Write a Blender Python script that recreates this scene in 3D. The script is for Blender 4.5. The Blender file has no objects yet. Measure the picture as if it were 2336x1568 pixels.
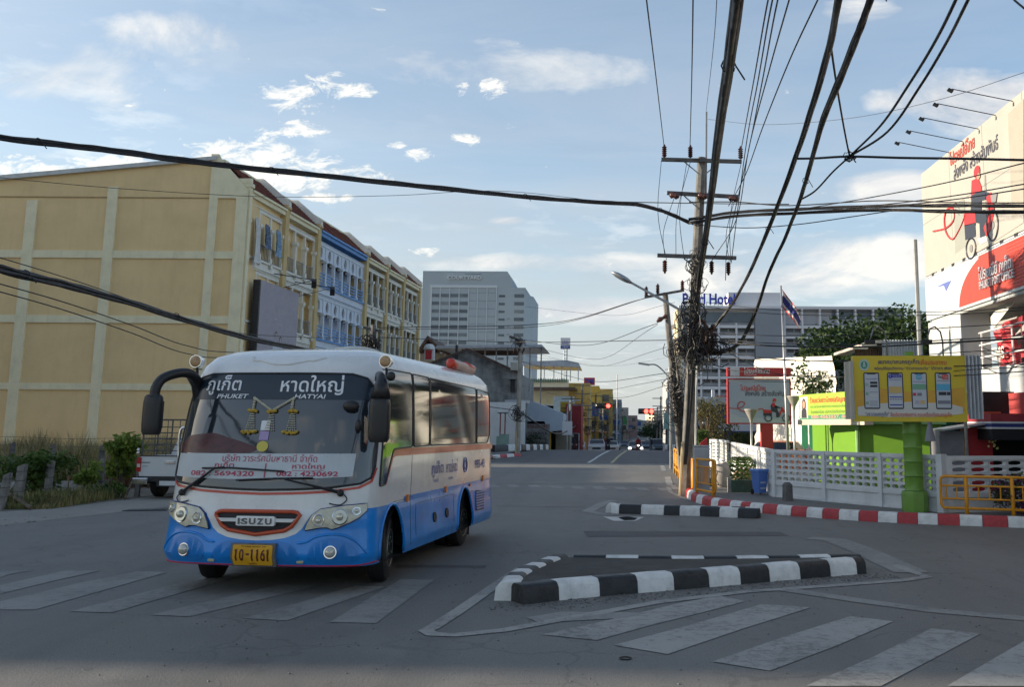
import bpy, bmesh, math, random
from mathutils import Vector, Matrix
from bisect import bisect
random.seed(7)
SC = bpy.context.scene
COL = SC.collection
PI = math.pi

# ------------------------------------------------------------------ camera
FPX, CX, CY, ROLL, EYE = 2110.0, 1400.0, 664.0, 0.0065, 2.0      # focal length and optical axis in units of a 2336 wide picture
PITCH = math.atan(311/2110)
r0 = Vector((1,0,0)); FW = Vector((0,math.cos(PITCH),math.sin(PITCH))); u0 = Vector((0,-math.sin(PITCH),math.cos(PITCH)))
RT = math.cos(ROLL)*r0+math.sin(ROLL)*u0; UP = math.cos(ROLL)*u0-math.sin(ROLL)*r0
camd = bpy.data.cameras.new('camera'); cam = bpy.data.objects.new('camera', camd); COL.objects.link(cam)
camd.sensor_width = 36; camd.lens = FPX/2336*36; camd.clip_end = 3000; camd.clip_start = .1
camd.shift_x = -(CX-1168)/2336; camd.shift_y = -(784-CY)/2336
m3 = Matrix((RT, UP, -FW)).transposed().to_4x4(); m3.translation = Vector((0,0,EYE)); cam.matrix_world = m3
SC.camera = cam
def ray(x,y): return FW+(x-CX)/FPX*RT+(CY-y)/FPX*UP      # direction of a point measured in the photograph
# ------------------------------------------------------------------ sun and sky
SUN_AZ = math.radians(-88.0)     # from the view axis (+Y), negative = to the left
SUN_EL = math.radians(13.5)
sdir = Vector((math.sin(SUN_AZ)*math.cos(SUN_EL), math.cos(SUN_AZ)*math.cos(SUN_EL), math.sin(SUN_EL)))
sund = bpy.data.lights.new('sun','SUN'); sund.energy = 2.5; sund.angle = math.radians(.6); sund.color = (1,.86,.67)
sun = bpy.data.objects.new('sun', sund); COL.objects.link(sun)
sun.rotation_euler = sdir.to_track_quat('Z','Y').to_euler()
SC.view_settings.view_transform = 'Standard'; SC.view_settings.look = 'None'
SC.view_settings.exposure = 1.72; SC.view_settings.gamma = 1; SC.view_settings.use_curve_mapping = False
SC.cycles.max_bounces = 6; SC.cycles.diffuse_bounces = 3; SC.cycles.glossy_bounces = 3; SC.cycles.transmission_bounces = 4
SC.cycles.use_denoising = True

world = bpy.data.worlds.new('World'); SC.world = world; world.use_nodes = True
nt = world.node_tree; N = nt.nodes; L = nt.links; N.clear()
def nd(tree, t, **k):
    n = tree.nodes.new(t)
    for a, b in k.items():
        if a == 'inp':
            for i, v in b.items(): n.inputs[i].default_value = v
        else: setattr(n, a, b)
    return n
sky = nd(nt,'ShaderNodeTexSky', sky_type='NISHITA', sun_disc=False, sun_elevation=math.radians(22), sun_rotation=SUN_AZ, air_density=1.0, dust_density=.6, ozone_density=2.0)
sky.sun_elevation = SUN_EL; sky.sun_rotation = SUN_AZ
out = nd(nt,'ShaderNodeOutputWorld'); bg = nd(nt,'ShaderNodeBackground', inp={1:.10})
tc = nd(nt,'ShaderNodeTexCoord')
def mth(op,a,b=None,clamp=False,tree=nt):
    n = tree.nodes.new('ShaderNodeMath'); n.operation = op; n.use_clamp = clamp
    for i, v in enumerate((a,b)):
        if v is None: continue
        if isinstance(v,(int,float)): n.inputs[i].default_value = v
        else: tree.links.new(v, n.inputs[i])
    return n.outputs[0]
def ramp(tree, src, stops):
    n = tree.nodes.new('ShaderNodeValToRGB'); e = n.color_ramp.elements
    while len(e) < len(stops): e.new(.5)
    for el,(p,c) in zip(e, stops):
        el.position = p; el.color = tuple(c)+(1,) if len(c)==3 else c
    tree.links.new(src, n.inputs[0]); return n.outputs[0]
def mixc(tree, fac, a, b, mode='MIX'):
    n = tree.nodes.new('ShaderNodeMix'); n.data_type = 'RGBA'; n.blend_type = mode
    for s, v in ((0,fac),(6,a),(7,b)):
        if isinstance(v,(int,float)): n.inputs[s].default_value = v
        elif isinstance(v,(tuple,list)): n.inputs[s].default_value = tuple(v)+(1,) if len(v)==3 else v
        else: tree.links.new(v, n.inputs[s])
    return n.outputs[2]
sep = nd(nt,'ShaderNodeSeparateXYZ'); L.new(tc.outputs['Generated'], sep.inputs[0])
el = sep.outputs[2]
# clouds live on a flat layer high above: direction divided by height
zc = mth('MAXIMUM', mth('ADD', el, .06), .02)
px_ = mth('DIVIDE', sep.outputs[0], zc); py_ = mth('DIVIDE', sep.outputs[1], zc)
cmb = nd(nt,'ShaderNodeCombineXYZ'); L.new(px_, cmb.inputs[0]); L.new(py_, cmb.inputs[1])
def noise(tree, vec, scale, detail=6, rough=.55, dist=0, off=(0,0,0), stretch=(1,1,1), rot=0):
    mp = nd(tree,'ShaderNodeMapping'); mp.inputs[1].default_value = off; mp.inputs[3].default_value = stretch; mp.inputs[2].default_value = (0,0,rot)
    tree.links.new(vec, mp.inputs[0])
    n = nd(tree,'ShaderNodeTexNoise', inp={'Scale':scale,'Detail':detail,'Roughness':rough,'Distortion':dist}); tree.links.new(mp.outputs[0], n.inputs['Vector'])
    return n.outputs[0]
puff = noise(nt, cmb.outputs[0], 3.4, 9, .60, .15, (4.2,1.3,0))
puffm = ramp(nt, puff, [(.53,(0,0,0)),(.64,(1,1,1))])
gate = ramp(nt, noise(nt, cmb.outputs[0], .55, 3, .5, 0, (1.7,.4,0)), [(.44,(0,0,0)),(.56,(1,1,1))])
lowg = ramp(nt, el, [(.0,(.9,.9,.9)),(.12,(1,1,1)),(.24,(.75,.75,.75)),(.42,(.12,.12,.12)),(.6,(0,0,0))])
pm = mth('MULTIPLY', mth('MULTIPLY', puffm, lowg), gate)
# a bank of cumulus low over the western horizon and a softer one to the east
bank = noise(nt, tc.outputs['Generated'], 5.5, 9, .56, .15, (.3,.9,.2), (1,1,2.6))
bandl = ramp(nt, el, [(.08,(0,0,0)),(.17,(1,1,1)),(.235,(.9,.9,.9)),(.30,(0,0,0))])
bankm = mth('MULTIPLY', ramp(nt, bank, [(.50,(0,0,0)),(.58,(1,1,1))]), bandl)
low2 = noise(nt, tc.outputs['Generated'], 3.0, 7, .6, .2, (2.3,.1,.7), (1,1,5))
low2m = mth('MULTIPLY', ramp(nt, low2, [(.42,(0,0,0)),(.66,(.8,.8,.8))]), ramp(nt, el, [(.0,(.6,.6,.6)),(.1,(1,1,1)),(.3,(.35,.35,.35)),(.5,(0,0,0))]))
cir = noise(nt, cmb.outputs[0], .55, 8, .62, .5, (3,1,0), (1,2.4,1), .6)
cirm = mth('MULTIPLY', ramp(nt, cir, [(.40,(0,0,0)),(.78,(.75,.75,.75))]), ramp(nt, el, [(.1,(.5,.5,.5)),(.3,(1,1,1)),(.9,(.6,.6,.6))]))
# how near the sun the direction looks
dt = nd(nt,'ShaderNodeVectorMath', operation='DOT_PRODUCT'); L.new(tc.outputs['Generated'], dt.inputs[0]); dt.inputs[1].default_value = sdir
near = ramp(nt, mth('ADD', mth('MULTIPLY', dt.outputs['Value'], .5), .5), [(.35,(0,0,0)),(.98,(1,1,1))])
warm = mixc(nt, near, (3.1,3.25,3.5), (6.2,5.7,4.7))
grey = mixc(nt, near, (1.70,1.84,2.02), (2.05,2.1,2.05))
hs = nd(nt,'ShaderNodeHueSaturation', inp={'Saturation':1.02,'Value':.78}); L.new(sky.outputs[0], hs.inputs['Color'])
SKYC = mixc(nt, 1.0, hs.outputs[0], (1.03,1.0,.96), 'MULTIPLY')
veil = ramp(nt, el, [(.0,(.85,.85,.85)),(.10,(.60,.60,.60)),(.25,(.24,.24,.24)),(.6,(.06,.06,.06))])
c0 = mixc(nt, mth('ADD', veil, mth('MULTIPLY', near, .16), clamp=True), SKYC, grey)
c1 = mixc(nt, mth('MULTIPLY', cirm, .30), c0, mixc(nt, near, (2.6,2.75,2.9), (3.2,3.2,3.05)))
c2 = mixc(nt, mth('MULTIPLY', low2m, .8), c1, grey)
c3 = c2
c4 = mixc(nt, mth('MULTIPLY', pm, .25), c3, warm)
# the clouds of the day, each at its own bearing and height, broken up by noise
ya = mth('MAXIMUM', mth('ABSOLUTE', sep.outputs[1]), .05); uu = mth('DIVIDE', sep.outputs[0], ya); ww = mth('DIVIDE', el, ya)
def cloudset(items):
    acc = None
    for x,y,rx,ry,g in items:
        d = ray(x,y); u_, w_ = d.x/d.y, d.z/d.y
        a = mth('MULTIPLY', mth('SUBTRACT', uu, u_), FPX/rx); b = mth('MULTIPLY', mth('SUBTRACT', ww, w_), FPX/ry)
        m = mth('MULTIPLY', mth('SUBTRACT', 1.0, mth('ADD', mth('MULTIPLY',a,a), mth('MULTIPLY',b,b))), g)
        acc = m if acc is None else mth('MAXIMUM', acc, m)
    return mth('MAXIMUM', acc, -1.0)
uw = nd(nt,'ShaderNodeCombineXYZ'); L.new(uu, uw.inputs[0]); L.new(ww, uw.inputs[1])
n1 = noise(nt, uw.outputs[0], 26, 12, .68, .5, (3.1,.4,0), (1,1.9,1)); n2 = noise(nt, uw.outputs[0], 4.5, 8, .6, .4, (1.1,2.4,0), (1,2.2,1))
bright = cloudset([(60,395,190,38,1),(330,385,230,42,1),(590,365,190,52,1.2),(560,405,330,40,1.1),(690,205,95,48,.9),(810,205,55,24,1),(682,298,75,22,1),(960,355,45,16,.9),(905,332,20,10,.8),(1120,203,34,26,.9),(1055,203,22,18,.8),(745,450,60,12,.9),(960,577,50,12,.9),(295,240,16,9,.8),(1060,318,40,12,.7)])
bm_ = ramp(nt, mth('ADD', mth('MULTIPLY', bright, .50), mth('MULTIPLY', mth('SUBTRACT', n1, .5), 3.6)), [(.10,(0,0,0)),(.30,(.35,.35,.35)),(.62,(.92,.92,.92))])
big = cloudset([(2250,235,260,95,1.1),(2080,235,130,45,.8),(2060,430,190,55,.85),(1960,30,110,40,.5),(2100,590,380,60,.8),(1340,710,330,40,.8),(1160,505,60,14,.7),(480,70,300,60,.25),(90,150,260,80,.25),(1750,640,300,50,.6),(900,140,400,60,.15),(2330,430,120,60,.6),(1250,600,300,26,.5)])
gm_ = ramp(nt, mth('ADD', mth('MULTIPLY', big, .8), mth('MULTIPLY', mth('SUBTRACT', n2, .5), 2.2)), [(.08,(0,0,0)),(.6,(.9,.9,.9))])
litc = ramp(nt, n1, [(.35,(2.5,2.6,2.7)),(.6,(3.6,3.5,3.2))])
c5 = mixc(nt, gm_, c4, ramp(nt, n2, [(.38,(1.75,1.9,2.15)),(.62,(3.3,3.2,3.0))]))
c6 = mixc(nt, bm_, c5, mixc(nt, near, litc, (4.1,3.9,3.45)))
L.new(c6, bg.inputs[0]); L.new(bg.outputs[0], out.inputs[0])

# ------------------------------------------------------------------ survey helpers: a direction measured in the photograph, taken out to a real distance
def ray(x,y): return FW+(x-CX)/FPX*RT+(CY-y)/FPX*UP
def G(x,y,z=0.0):
    d = ray(x,y); return Vector((0,0,EYE))+((z-EYE)/d.z)*d
def at(x,y,Y):
    d = ray(x,y); return Vector((0,0,EYE))+(Y/d.y)*d
def sx(x,Y): return at(x,976,Y).x
def sz(y,Y,x=1400): return at(x,y,Y).z
PROF = [(-500,0),(52,0),(58,.04),(66,.17),(72,.2),(80,.05),(95,-.6),(111,-1.1),(200,-2.3),(3000,-2.3)]
def gz(Y):
    for p,q in zip(PROF,PROF[1:]):
        if Y<=q[0]: return p[1]+(Y-p[0])/(q[0]-p[0])*(q[1]-p[1])
    return -2.3

# ------------------------------------------------------------------ materials
MATS = {}
def mat(name, rgb, rough=.6, metal=0., var=.12, scale=2.5, bump=0., bscale=40., spec=.5, emit=None, coat=0., tint=None, alpha=None, streak=0.):
    if name in MATS: return MATS[name]
    m = bpy.data.materials.new(name); m.use_nodes = True; t = m.node_tree
    p = t.nodes['Principled BSDF']; p.inputs['Roughness'].default_value = rough; p.inputs['Metallic'].default_value = metal
    p.inputs['Specular IOR Level'].default_value = spec; p.inputs['Coat Weight'].default_value = coat; p.inputs['Coat Roughness'].default_value = .08
    g = t.nodes.new('ShaderNodeNewGeometry')
    if var > 0:
        n1 = noise(t, g.outputs['Position'], scale, 7, .62)
        lo = tuple(c*(1-var*1.6) for c in rgb); hi = tuple(min(1,c*(1+var)) for c in rgb)
        if tint: lo = tint
        col = ramp(t, n1, [(.3,lo),(.52,rgb),(.75,hi)])
        if streak:
            n2 = noise(t, g.outputs['Position'], 1.6, 6, .7, .3, (5,3,1), (2.2,2.2,.22))
            col = mixc(t, mth('MULTIPLY', ramp(t, n2, [(.5,(0,0,0)),(.72,(1,1,1))]), streak, tree=t), col, tuple(c*.38 for c in rgb))
        t.links.new(col, p.inputs['Base Color'])
        r = ramp(t, n1, [(.3,(min(1,rough*1.15),)*3),(.7,(rough*.88,)*3)]); t.links.new(r, p.inputs['Roughness'])
    else: p.inputs['Base Color'].default_value = tuple(rgb)+(1,)
    if bump:
        b = t.nodes.new('ShaderNodeBump'); b.inputs['Strength'].default_value = bump; b.inputs['Distance'].default_value = .02
        t.links.new(noise(t, g.outputs['Position'], bscale, 5, .6), b.inputs['Height']); t.links.new(b.outputs[0], p.inputs['Normal'])
    if emit: p.inputs['Emission Color'].default_value = tuple(emit[0])+(1,); p.inputs['Emission Strength'].default_value = emit[1]
    if alpha is not None: p.inputs['Alpha'].default_value = alpha
    MATS[name] = m; return m

# ------------------------------------------------------------------ mesh builder
class B:
    def __init__(s): s.v = []; s.f = []
    def add(s, vs, fs):
        n = len(s.v); s.v += [tuple(v) for v in vs]; s.f += [tuple(i+n for i in f) for f in fs]; return s
    def box(s, x0,x1,y0,y1,z0,z1):
        return s.add([(x0,y0,z0),(x1,y0,z0),(x1,y1,z0),(x0,y1,z0),(x0,y0,z1),(x1,y0,z1),(x1,y1,z1),(x0,y1,z1)],
                     [(3,2,1,0),(4,5,6,7),(0,1,5,4),(1,2,6,5),(2,3,7,6),(3,0,4,7)])
    def cb(s, c, d, rz=0, rx=0, ry=0):
        R = Matrix.Rotation(rz,3,'Z')@Matrix.Rotation(rx,3,'X')@Matrix.Rotation(ry,3,'Y'); c = Vector(c)
        vs = [c+R@Vector((d[0]/2*i,d[1]/2*j,d[2]/2*k)) for k in (-1,1) for i,j in ((-1,-1),(1,-1),(1,1),(-1,1))]
        return s.add(vs, [(3,2,1,0),(4,5,6,7),(0,1,5,4),(1,2,6,5),(2,3,7,6),(3,0,4,7)])
    def bb(s, c, d, b=.02, rz=0):           # box with chamfered vertical and top edges
        hx,hy,hz = d[0]/2,d[1]/2,d[2]/2; R = Matrix.Rotation(rz,3,'Z'); c = Vector(c); vs = []
        def ring(k, z): return [(-hx+k,-hy,z),(hx-k,-hy,z),(hx,-hy+k,z),(hx,hy-k,z),(hx-k,hy,z),(-hx+k,hy,z),(-hx,hy-k,z),(-hx,-hy+k,z)]
        r1 = ring(b,-hz); r2 = ring(b,hz-b); i = b
        r3 = [(max(-hx+b,min(hx-b,x)),max(-hy+b,min(hy-b,y)),hz) for x,y,z in ring(b,0)]
        vs = [c+R@Vector(p) for p in r1+r2+r3]; fs = [tuple(range(7,-1,-1)), tuple(range(16,24))]
        for o in (0,8):
            for k in range(8): fs.append((o+k,o+(k+1)%8,o+8+(k+1)%8,o+8+k))
        return s.add(vs, fs)
    def cyl(s, p, q, r, r2=None, n=10, cap=True):
        p = Vector(p); q = Vector(q); r2 = r if r2 is None else r2; d = (q-p)
        a = d.orthogonal().normalized(); b = d.normalized().cross(a)
        vs = [p+(a*math.cos(2*PI*i/n)+b*math.sin(2*PI*i/n))*r for i in range(n)]+[q+(a*math.cos(2*PI*i/n)+b*math.sin(2*PI*i/n))*r2 for i in range(n)]
        fs = [(i,(i+1)%n,n+(i+1)%n,n+i) for i in range(n)]
        if cap: fs += [tuple(range(n-1,-1,-1)), tuple(range(n,2*n))]
        return s.add(vs, fs)
    def tube(s, pts, r, n=6, cap=True):
        pts = [Vector(p) for p in pts]; rings = []; up = None
        rr = r if isinstance(r,(list,tuple)) else [r]*len(pts)
        for i,p in enumerate(pts):
            d = (pts[min(i+1,len(pts)-1)]-pts[max(i-1,0)])
            if d.length < 1e-9: d = Vector((0,0,1))
            d.normalize()
            if up is None: up = d.orthogonal().normalized()
            else:
                up = up-d*up.dot(d)
                up = up.normalized() if up.length > 1e-6 else d.orthogonal().normalized()
            b = d.cross(up)
            rings.append([p+(up*math.cos(2*PI*k/n)+b*math.sin(2*PI*k/n))*rr[i] for k in range(n)])
        vs = [v for r_ in rings for v in r_]; fs = []
        for i in range(len(rings)-1):
            for k in range(n): fs.append((i*n+k,i*n+(k+1)%n,(i+1)*n+(k+1)%n,(i+1)*n+k))
        if cap: fs += [tuple(range(n-1,-1,-1)), tuple((len(rings)-1)*n+k for k in range(n))]
        return s.add(vs, fs)
    def sph(s, c, rx, ry=None, rz=None, n=10, m=6, rot=None):
        ry = rx if ry is None else ry; rz = rx if rz is None else rz; c = Vector(c); vs = [Vector((0,0,-1))]; 
        for j in range(1,m):
            a = -PI/2+PI*j/m
            for i in range(n): vs.append(Vector((math.cos(a)*math.cos(2*PI*i/n),math.cos(a)*math.sin(2*PI*i/n),math.sin(a))))
        vs.append(Vector((0,0,1))); fs = []
        for i in range(n): fs.append((0,1+(i+1)%n,1+i)); fs.append((len(vs)-1,1+(m-2)*n+i,1+(m-2)*n+(i+1)%n))
        for j in range(m-2):
            for i in range(n): fs.append((1+j*n+i,1+j*n+(i+1)%n,1+(j+1)*n+(i+1)%n,1+(j+1)*n+i))
        vs = [Vector((v.x*rx,v.y*ry,v.z*rz)) for v in vs]
        if rot: vs = [rot@v for v in vs]
        return s.add([c+v for v in vs], fs)
    def lathe(s, prof, c=(0,0,0), n=16, a0=0):       # prof [(r,z)]
        c = Vector(c); vs = []; fs = []
        for r,z in prof:
            for i in range(n): vs.append(c+Vector((r*math.cos(a0+2*PI*i/n),r*math.sin(a0+2*PI*i/n),z)))
        for j in range(len(prof)-1):
            for i in range(n): fs.append((j*n+i,j*n+(i+1)%n,(j+1)*n+(i+1)%n,(j+1)*n+i))
        fs += [tuple(range(n-1,-1,-1)), tuple((len(prof)-1)*n+k for k in range(n))]
        return s.add(vs, fs)
    def prism(s, poly, o, U, V, W):          # polygon [(u,v)] in plane o+uU+vV, thickness vector W
        o,U,V,W = map(Vector,(o,U,V,W)); n = len(poly)
        vs = [o+U*u+V*v for u,v in poly]; vs += [v+W for v in vs]
        fs = [tuple(range(n-1,-1,-1)), tuple(range(n,2*n))]+[(i,(i+1)%n,n+(i+1)%n,n+i) for i in range(n)]
        return s.add(vs, fs)
    def poly(s, pts): return s.add(pts, [tuple(range(len(pts)))])
    def xf(s, M): s.v = [tuple(M@Vector(v)) for v in s.v]; return s
    def ob(s, name, m, parent=None, loc=None, rz=0, smooth=False, kind=None, label=None, recalc=True):
        me = bpy.data.meshes.new(name); me.from_pydata(s.v, [], s.f)
        if recalc and len(s.f) < 60000:
            bm = bmesh.new(); bm.from_mesh(me); bmesh.ops.recalc_face_normals(bm, faces=bm.faces); bm.to_mesh(me); bm.free()
        me.update()
        if smooth:
            me.polygons.foreach_set('use_smooth',[True]*len(me.polygons))
            if smooth is not True: me.set_sharp_from_angle(angle=math.radians(smooth))
        for mm in (m if isinstance(m,(list,tuple)) else [m]): me.materials.append(mm)
        o = bpy.data.objects.new(name, me); COL.objects.link(o)
        if parent: o.parent = parent
        if loc is not None: o.location = loc
        if rz: o.rotation_euler[2] = rz
        if kind: o['kind'] = kind
        if label: o['label'] = label
        return o
def thing(name, label, cat, loc=(0,0,0), rz=0, group=None):
    o = bpy.data.objects.new(name, None); COL.objects.link(o); o.location = loc; o.rotation_euler = (0,0,rz); o.empty_display_size = .2
    return tag(o, label, cat, group)
def tag(o, label, cat, group=None):
    o['label'] = label; o['category'] = cat
    if group: o['group'] = group
    return o
def inst(src, parent, loc=None, rz=None, M=None):
    c = src.copy(); COL.objects.link(c); c.parent = parent
    if M is not None: c.matrix_local = M
    if loc is not None: c.location = loc
    if rz is not None: c.rotation_euler[2] = rz
    return c
def copy_tree(o, parent=None):
    c = o.copy(); COL.objects.link(c); c.parent = parent
    for ch in list(o.children): copy_tree(ch, c)
    return c
def copy_thing(o, loc, rz, label):
    c = copy_tree(o); c.location = loc; c.rotation_euler = (0,0,rz); c['label'] = label; return c
def smooth_pts(pts, k=8):
    pts = [Vector(p) for p in pts]; P = [pts[0]*2-pts[1]]+pts+[pts[-1]*2-pts[-2]]; outp = []
    for i in range(1,len(P)-2):
        a,b,c,d = P[i-1:i+3]
        for j in range(k):
            t = j/k; outp.append(.5*((2*b)+(c-a)*t+(2*a-5*b+4*c-d)*t*t+(3*b-a-3*c+d)*t**3))
    outp.append(pts[-1]); return outp
TXT = {}
def textmesh(string, bold=0.0, depth=.0, res=4):
    k = (string,bold,depth,res)
    if k in TXT: return TXT[k]
    cu = bpy.data.curves.new('txt','FONT'); cu.body = string; cu.size = 1; cu.offset = bold; cu.extrude = depth/2; cu.resolution_u = res
    o = bpy.data.objects.new('txt', cu); COL.objects.link(o)
    dg = bpy.context.evaluated_depsgraph_get(); me = bpy.data.meshes.new_from_object(o.evaluated_get(dg))
    bpy.data.objects.remove(o); bpy.data.curves.remove(cu)
    vs = [tuple(v.co) for v in me.vertices]; fs = [tuple(p.vertices) for p in me.polygons]
    bpy.data.meshes.remove(me)
    x0 = min(v[0] for v in vs); x1 = max(v[0] for v in vs); y0 = min(v[1] for v in vs); y1 = max(v[1] for v in vs)
    TXT[k] = (vs,fs,x0,x1,y0,y1); return TXT[k]
def text(string, o, U, V, w, h, m, parent, name='lettering', bold=0., depth=.004, lift=.004, shear=0., f=None):
    """lettering fitted to a w x h rectangle whose lower left corner is o; U, V unit vectors; normal = U x V"""
    vs,fs,x0,x1,y0,y1 = textmesh(string, bold, depth/ max(h,.01) if False else .0)
    o,U,V = map(Vector,(o,U,V)); Nn = U.cross(V).normalized(); q = []
    for x,y,z in vs:
        a = (x-x0)/(x1-x0)*w; b = (y-y0)/(y1-y0)*h; a += b*shear
        q.append(f(a,b) if f else o+U*a+V*b+Nn*lift)
    b_ = B(); b_.add(q, fs)
    if depth > .01 and not f:
        n = len(q); top = [Vector(p)+Nn*depth for p in q]; b_ = B(); b_.add(top, fs)
        ed = {}
        for fc in fs:
            for i in range(len(fc)):
                e = (fc[i],fc[(i+1)%len(fc)]); kk = (min(e),max(e)); ed[kk] = ed.get(kk,0)+1
        b_.add(q, []); 
        for (i,j),c in ed.items():
            if c == 1: b_.f.append((i,j,n+j,n+i))
        b_.v = [tuple(v) for v in top]+[tuple(v) for v in q]
    return b_.ob(name, m, parent, recalc=False)
# ================================================================== materials in use
def ground_mat(name, base, fine, spot, scale=1.0, cracks=.0, rough=.85):
    m = bpy.data.materials.new(name); m.use_nodes = True; t = m.node_tree; p = t.nodes['Principled BSDF']
    g = t.nodes.new('ShaderNodeNewGeometry'); P = g.outputs['Position']
    big = noise(t, P, .22*scale, 6, .6, .4); med = noise(t, P, 1.3*scale, 7, .65, .2); gr = noise(t, P, 38, 4, .75); gr2 = noise(t, P, 85, 3, .8)
    c = ramp(t, big, [(.32,tuple(v*.78 for v in base)),(.5,base),(.7,fine)])
    c = mixc(t, .55, c, ramp(t, med, [(.3,tuple(v*.7 for v in base)),(.55,base),(.72,fine)]))
    c = mixc(t, mth('MULTIPLY', ramp(t, gr, [(.35,(1,1,1)),(.47,(0,0,0))]), .5, tree=t), c, tuple(v*.42 for v in base))
    c = mixc(t, mth('MULTIPLY', ramp(t, gr2, [(.54,(0,0,0)),(.68,(1,1,1))]), .75, tree=t), c, spot)
    if cracks:
        vo = t.nodes.new('ShaderNodeTexVoronoi'); vo.feature = 'DISTANCE_TO_EDGE'; vo.inputs['Scale'].default_value = .75
        mp = t.nodes.new('ShaderNodeVectorMath'); mp.operation = 'ADD'; nz = t.nodes.new('ShaderNodeTexNoise'); nz.inputs['Scale'].default_value = 1.3; nz.inputs['Detail'].default_value = 6
        t.links.new(P, nz.inputs['Vector']); t.links.new(P, mp.inputs[0]); t.links.new(nz.outputs['Color'], mp.inputs[1]); t.links.new(mp.outputs[0], vo.inputs['Vector'])
        ck = ramp(t, vo.outputs['Distance'], [(.0,(1,1,1)),(.010,(.7,.7,.7)),(.022,(0,0,0))])
        ck = mth('MULTIPLY', ck, ramp(t, noise(t, P, .5, 3, .5, 0, (5,2,0)), [(.44,(0,0,0)),(.56,(1,1,1))]), tree=t)
        c = mixc(t, mth('MULTIPLY', ck, cracks, tree=t), c, tuple(v*.35 for v in base))
    sp = noise(t, P, 4.2, 3, .5, .6, (9,4,0)); c = mixc(t, mth('MULTIPLY', ramp(t, sp, [(.66,(0,0,0)),(.72,(1,1,1))]), .4, tree=t), c, tuple(v*.5 for v in base))
    # darker tyre-polished tracks along the running direction
    tr = noise(t, P, .5, 4, .5, .3, (2,0,0), (2.2,.12,1), .05)
    c = mixc(t, mth('MULTIPLY', ramp(t, tr, [(.5,(0,0,0)),(.68,(1,1,1))]), .35, tree=t), c, tuple(v*.62 for v in base))
    t.links.new(c, p.inputs['Base Color'])
    t.links.new(ramp(t, med, [(.3,(rough*.72,)*3),(.7,(rough,)*3)]), p.inputs['Roughness'])
    b = t.nodes.new('ShaderNodeBump'); b.inputs['Strength'].default_value = .55; b.inputs['Distance'].default_value = .012
    t.links.new(gr, b.inputs['Height']); t.links.new(b.outputs[0], p.inputs['Normal'])
    p.inputs['Specular IOR Level'].default_value = .45
    return m
ASPH = ground_mat('asphalt', (.160,.155,.143), (.205,.2,.186), (.38,.365,.33), 1, .4, .8)
ASPH2 = ground_mat('asphalt_newer', (.088,.084,.082), (.12,.114,.108), (.2,.19,.18), 1.3, 0, .85)
EARTH = ground_mat('earth', (.19,.165,.13), (.27,.24,.19), (.36,.33,.28), 2.5, 0, .95)
GRAVEL = ground_mat('gravel_verge', (.25,.235,.205), (.32,.30,.265), (.48,.45,.4), 3, 0, .95)
PAVE = ground_mat('pavement_concrete', (.17,.165,.155), (.24,.23,.215), (.3,.29,.27), 1.6, .6, .9)
def paint_mat(name, rgb, wear, under=(.105,.105,.11)):
    m = bpy.data.materials.new(name); m.use_nodes = True; t = m.node_tree; p = t.nodes['Principled BSDF']
    g = t.nodes.new('ShaderNodeNewGeometry'); P = g.outputs['Position']
    n1 = noise(t, P, 9, 8, .72, .4); n2 = noise(t, P, .9, 5, .6, .3); n3 = noise(t, P, 70, 3, .7)
    w = mth('ADD', mth('MULTIPLY', n1, .55, tree=t), mth('ADD', mth('MULTIPLY', n2, .3, tree=t), mth('MULTIPLY', n3, .25, tree=t), tree=t), tree=t)
    c = mixc(t, ramp(t, w, [(wear-.05,(1,1,1)),(wear+.06,(0,0,0))]), ramp(t, n2, [(.3,tuple(v*.8 for v in rgb)),(.7,rgb)]), under)
    t.links.new(c, p.inputs['Base Color']); p.inputs['Roughness'].default_value = .7
    b = t.nodes.new('ShaderNodeBump'); b.inputs['Strength'].default_value = .5; b.inputs['Distance'].default_value = .01
    t.links.new(n3, b.inputs['Height']); t.links.new(b.outputs[0], p.inputs['Normal'])
    return m
PT_WORN = paint_mat('worn_road_paint', (.27,.268,.25), .50, (.155,.15,.14))
PT_MED = paint_mat('faded_road_paint', (.35,.345,.32), .50, (.155,.15,.14))
PT_WHITE = paint_mat('white_road_paint', (.6,.6,.57), .40)
PT_YEL = paint_mat('yellow_road_paint', (.5,.42,.22), .40)
KW = mat('kerb_white_paint', (.70,.70,.67), .55, var=.14, scale=6, bump=.6, bscale=22, streak=.28)
KB = mat('kerb_black_paint', (.016,.018,.02), .5, var=.3, scale=6, bump=.6, bscale=22)
KR = mat('kerb_red_paint', (.42,.035,.04), .5, var=.15, scale=6, bump=.6, bscale=22)
CONC = mat('aged_concrete', (.30,.285,.26), .85, var=.22, scale=3, bump=.5, bscale=18, streak=.4)
DCONC = mat('dark_concrete', (.15,.145,.14), .88, var=.3, scale=3, bump=.5, bscale=18, streak=.3)
WHITE = mat('white_wall_paint', (.66,.68,.68), .6, var=.06, scale=1.5, bump=.15, bscale=14, streak=.18)
WPAINT = mat('white_metal_paint', (.62,.63,.63), .4, var=.06)
YRAIL = mat('yellow_rail_paint', (.72,.30,.012), .4, var=.12, scale=5)
GALV = mat('galvanised_steel', (.38,.4,.42), .42, .7, var=.15, scale=5)
STEEL = mat('grey_steel', (.22,.23,.24), .5, .4, var=.2)
DARK = mat('dark_steel', (.03,.03,.032), .5, .3, var=.2)
BLACK = mat('black_rubber', (.012,.012,.013), .65, var=.2, scale=8)
GLASSD = mat('dark_glass', (.012,.016,.02), .06, 0, var=0, spec=.8)
GLASSF = mat('building_glass', (.035,.045,.055), .15, 0, var=.2, scale=.8, spec=.8)
CHROME = mat('chrome', (.75,.76,.78), .12, 1., var=0)

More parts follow.
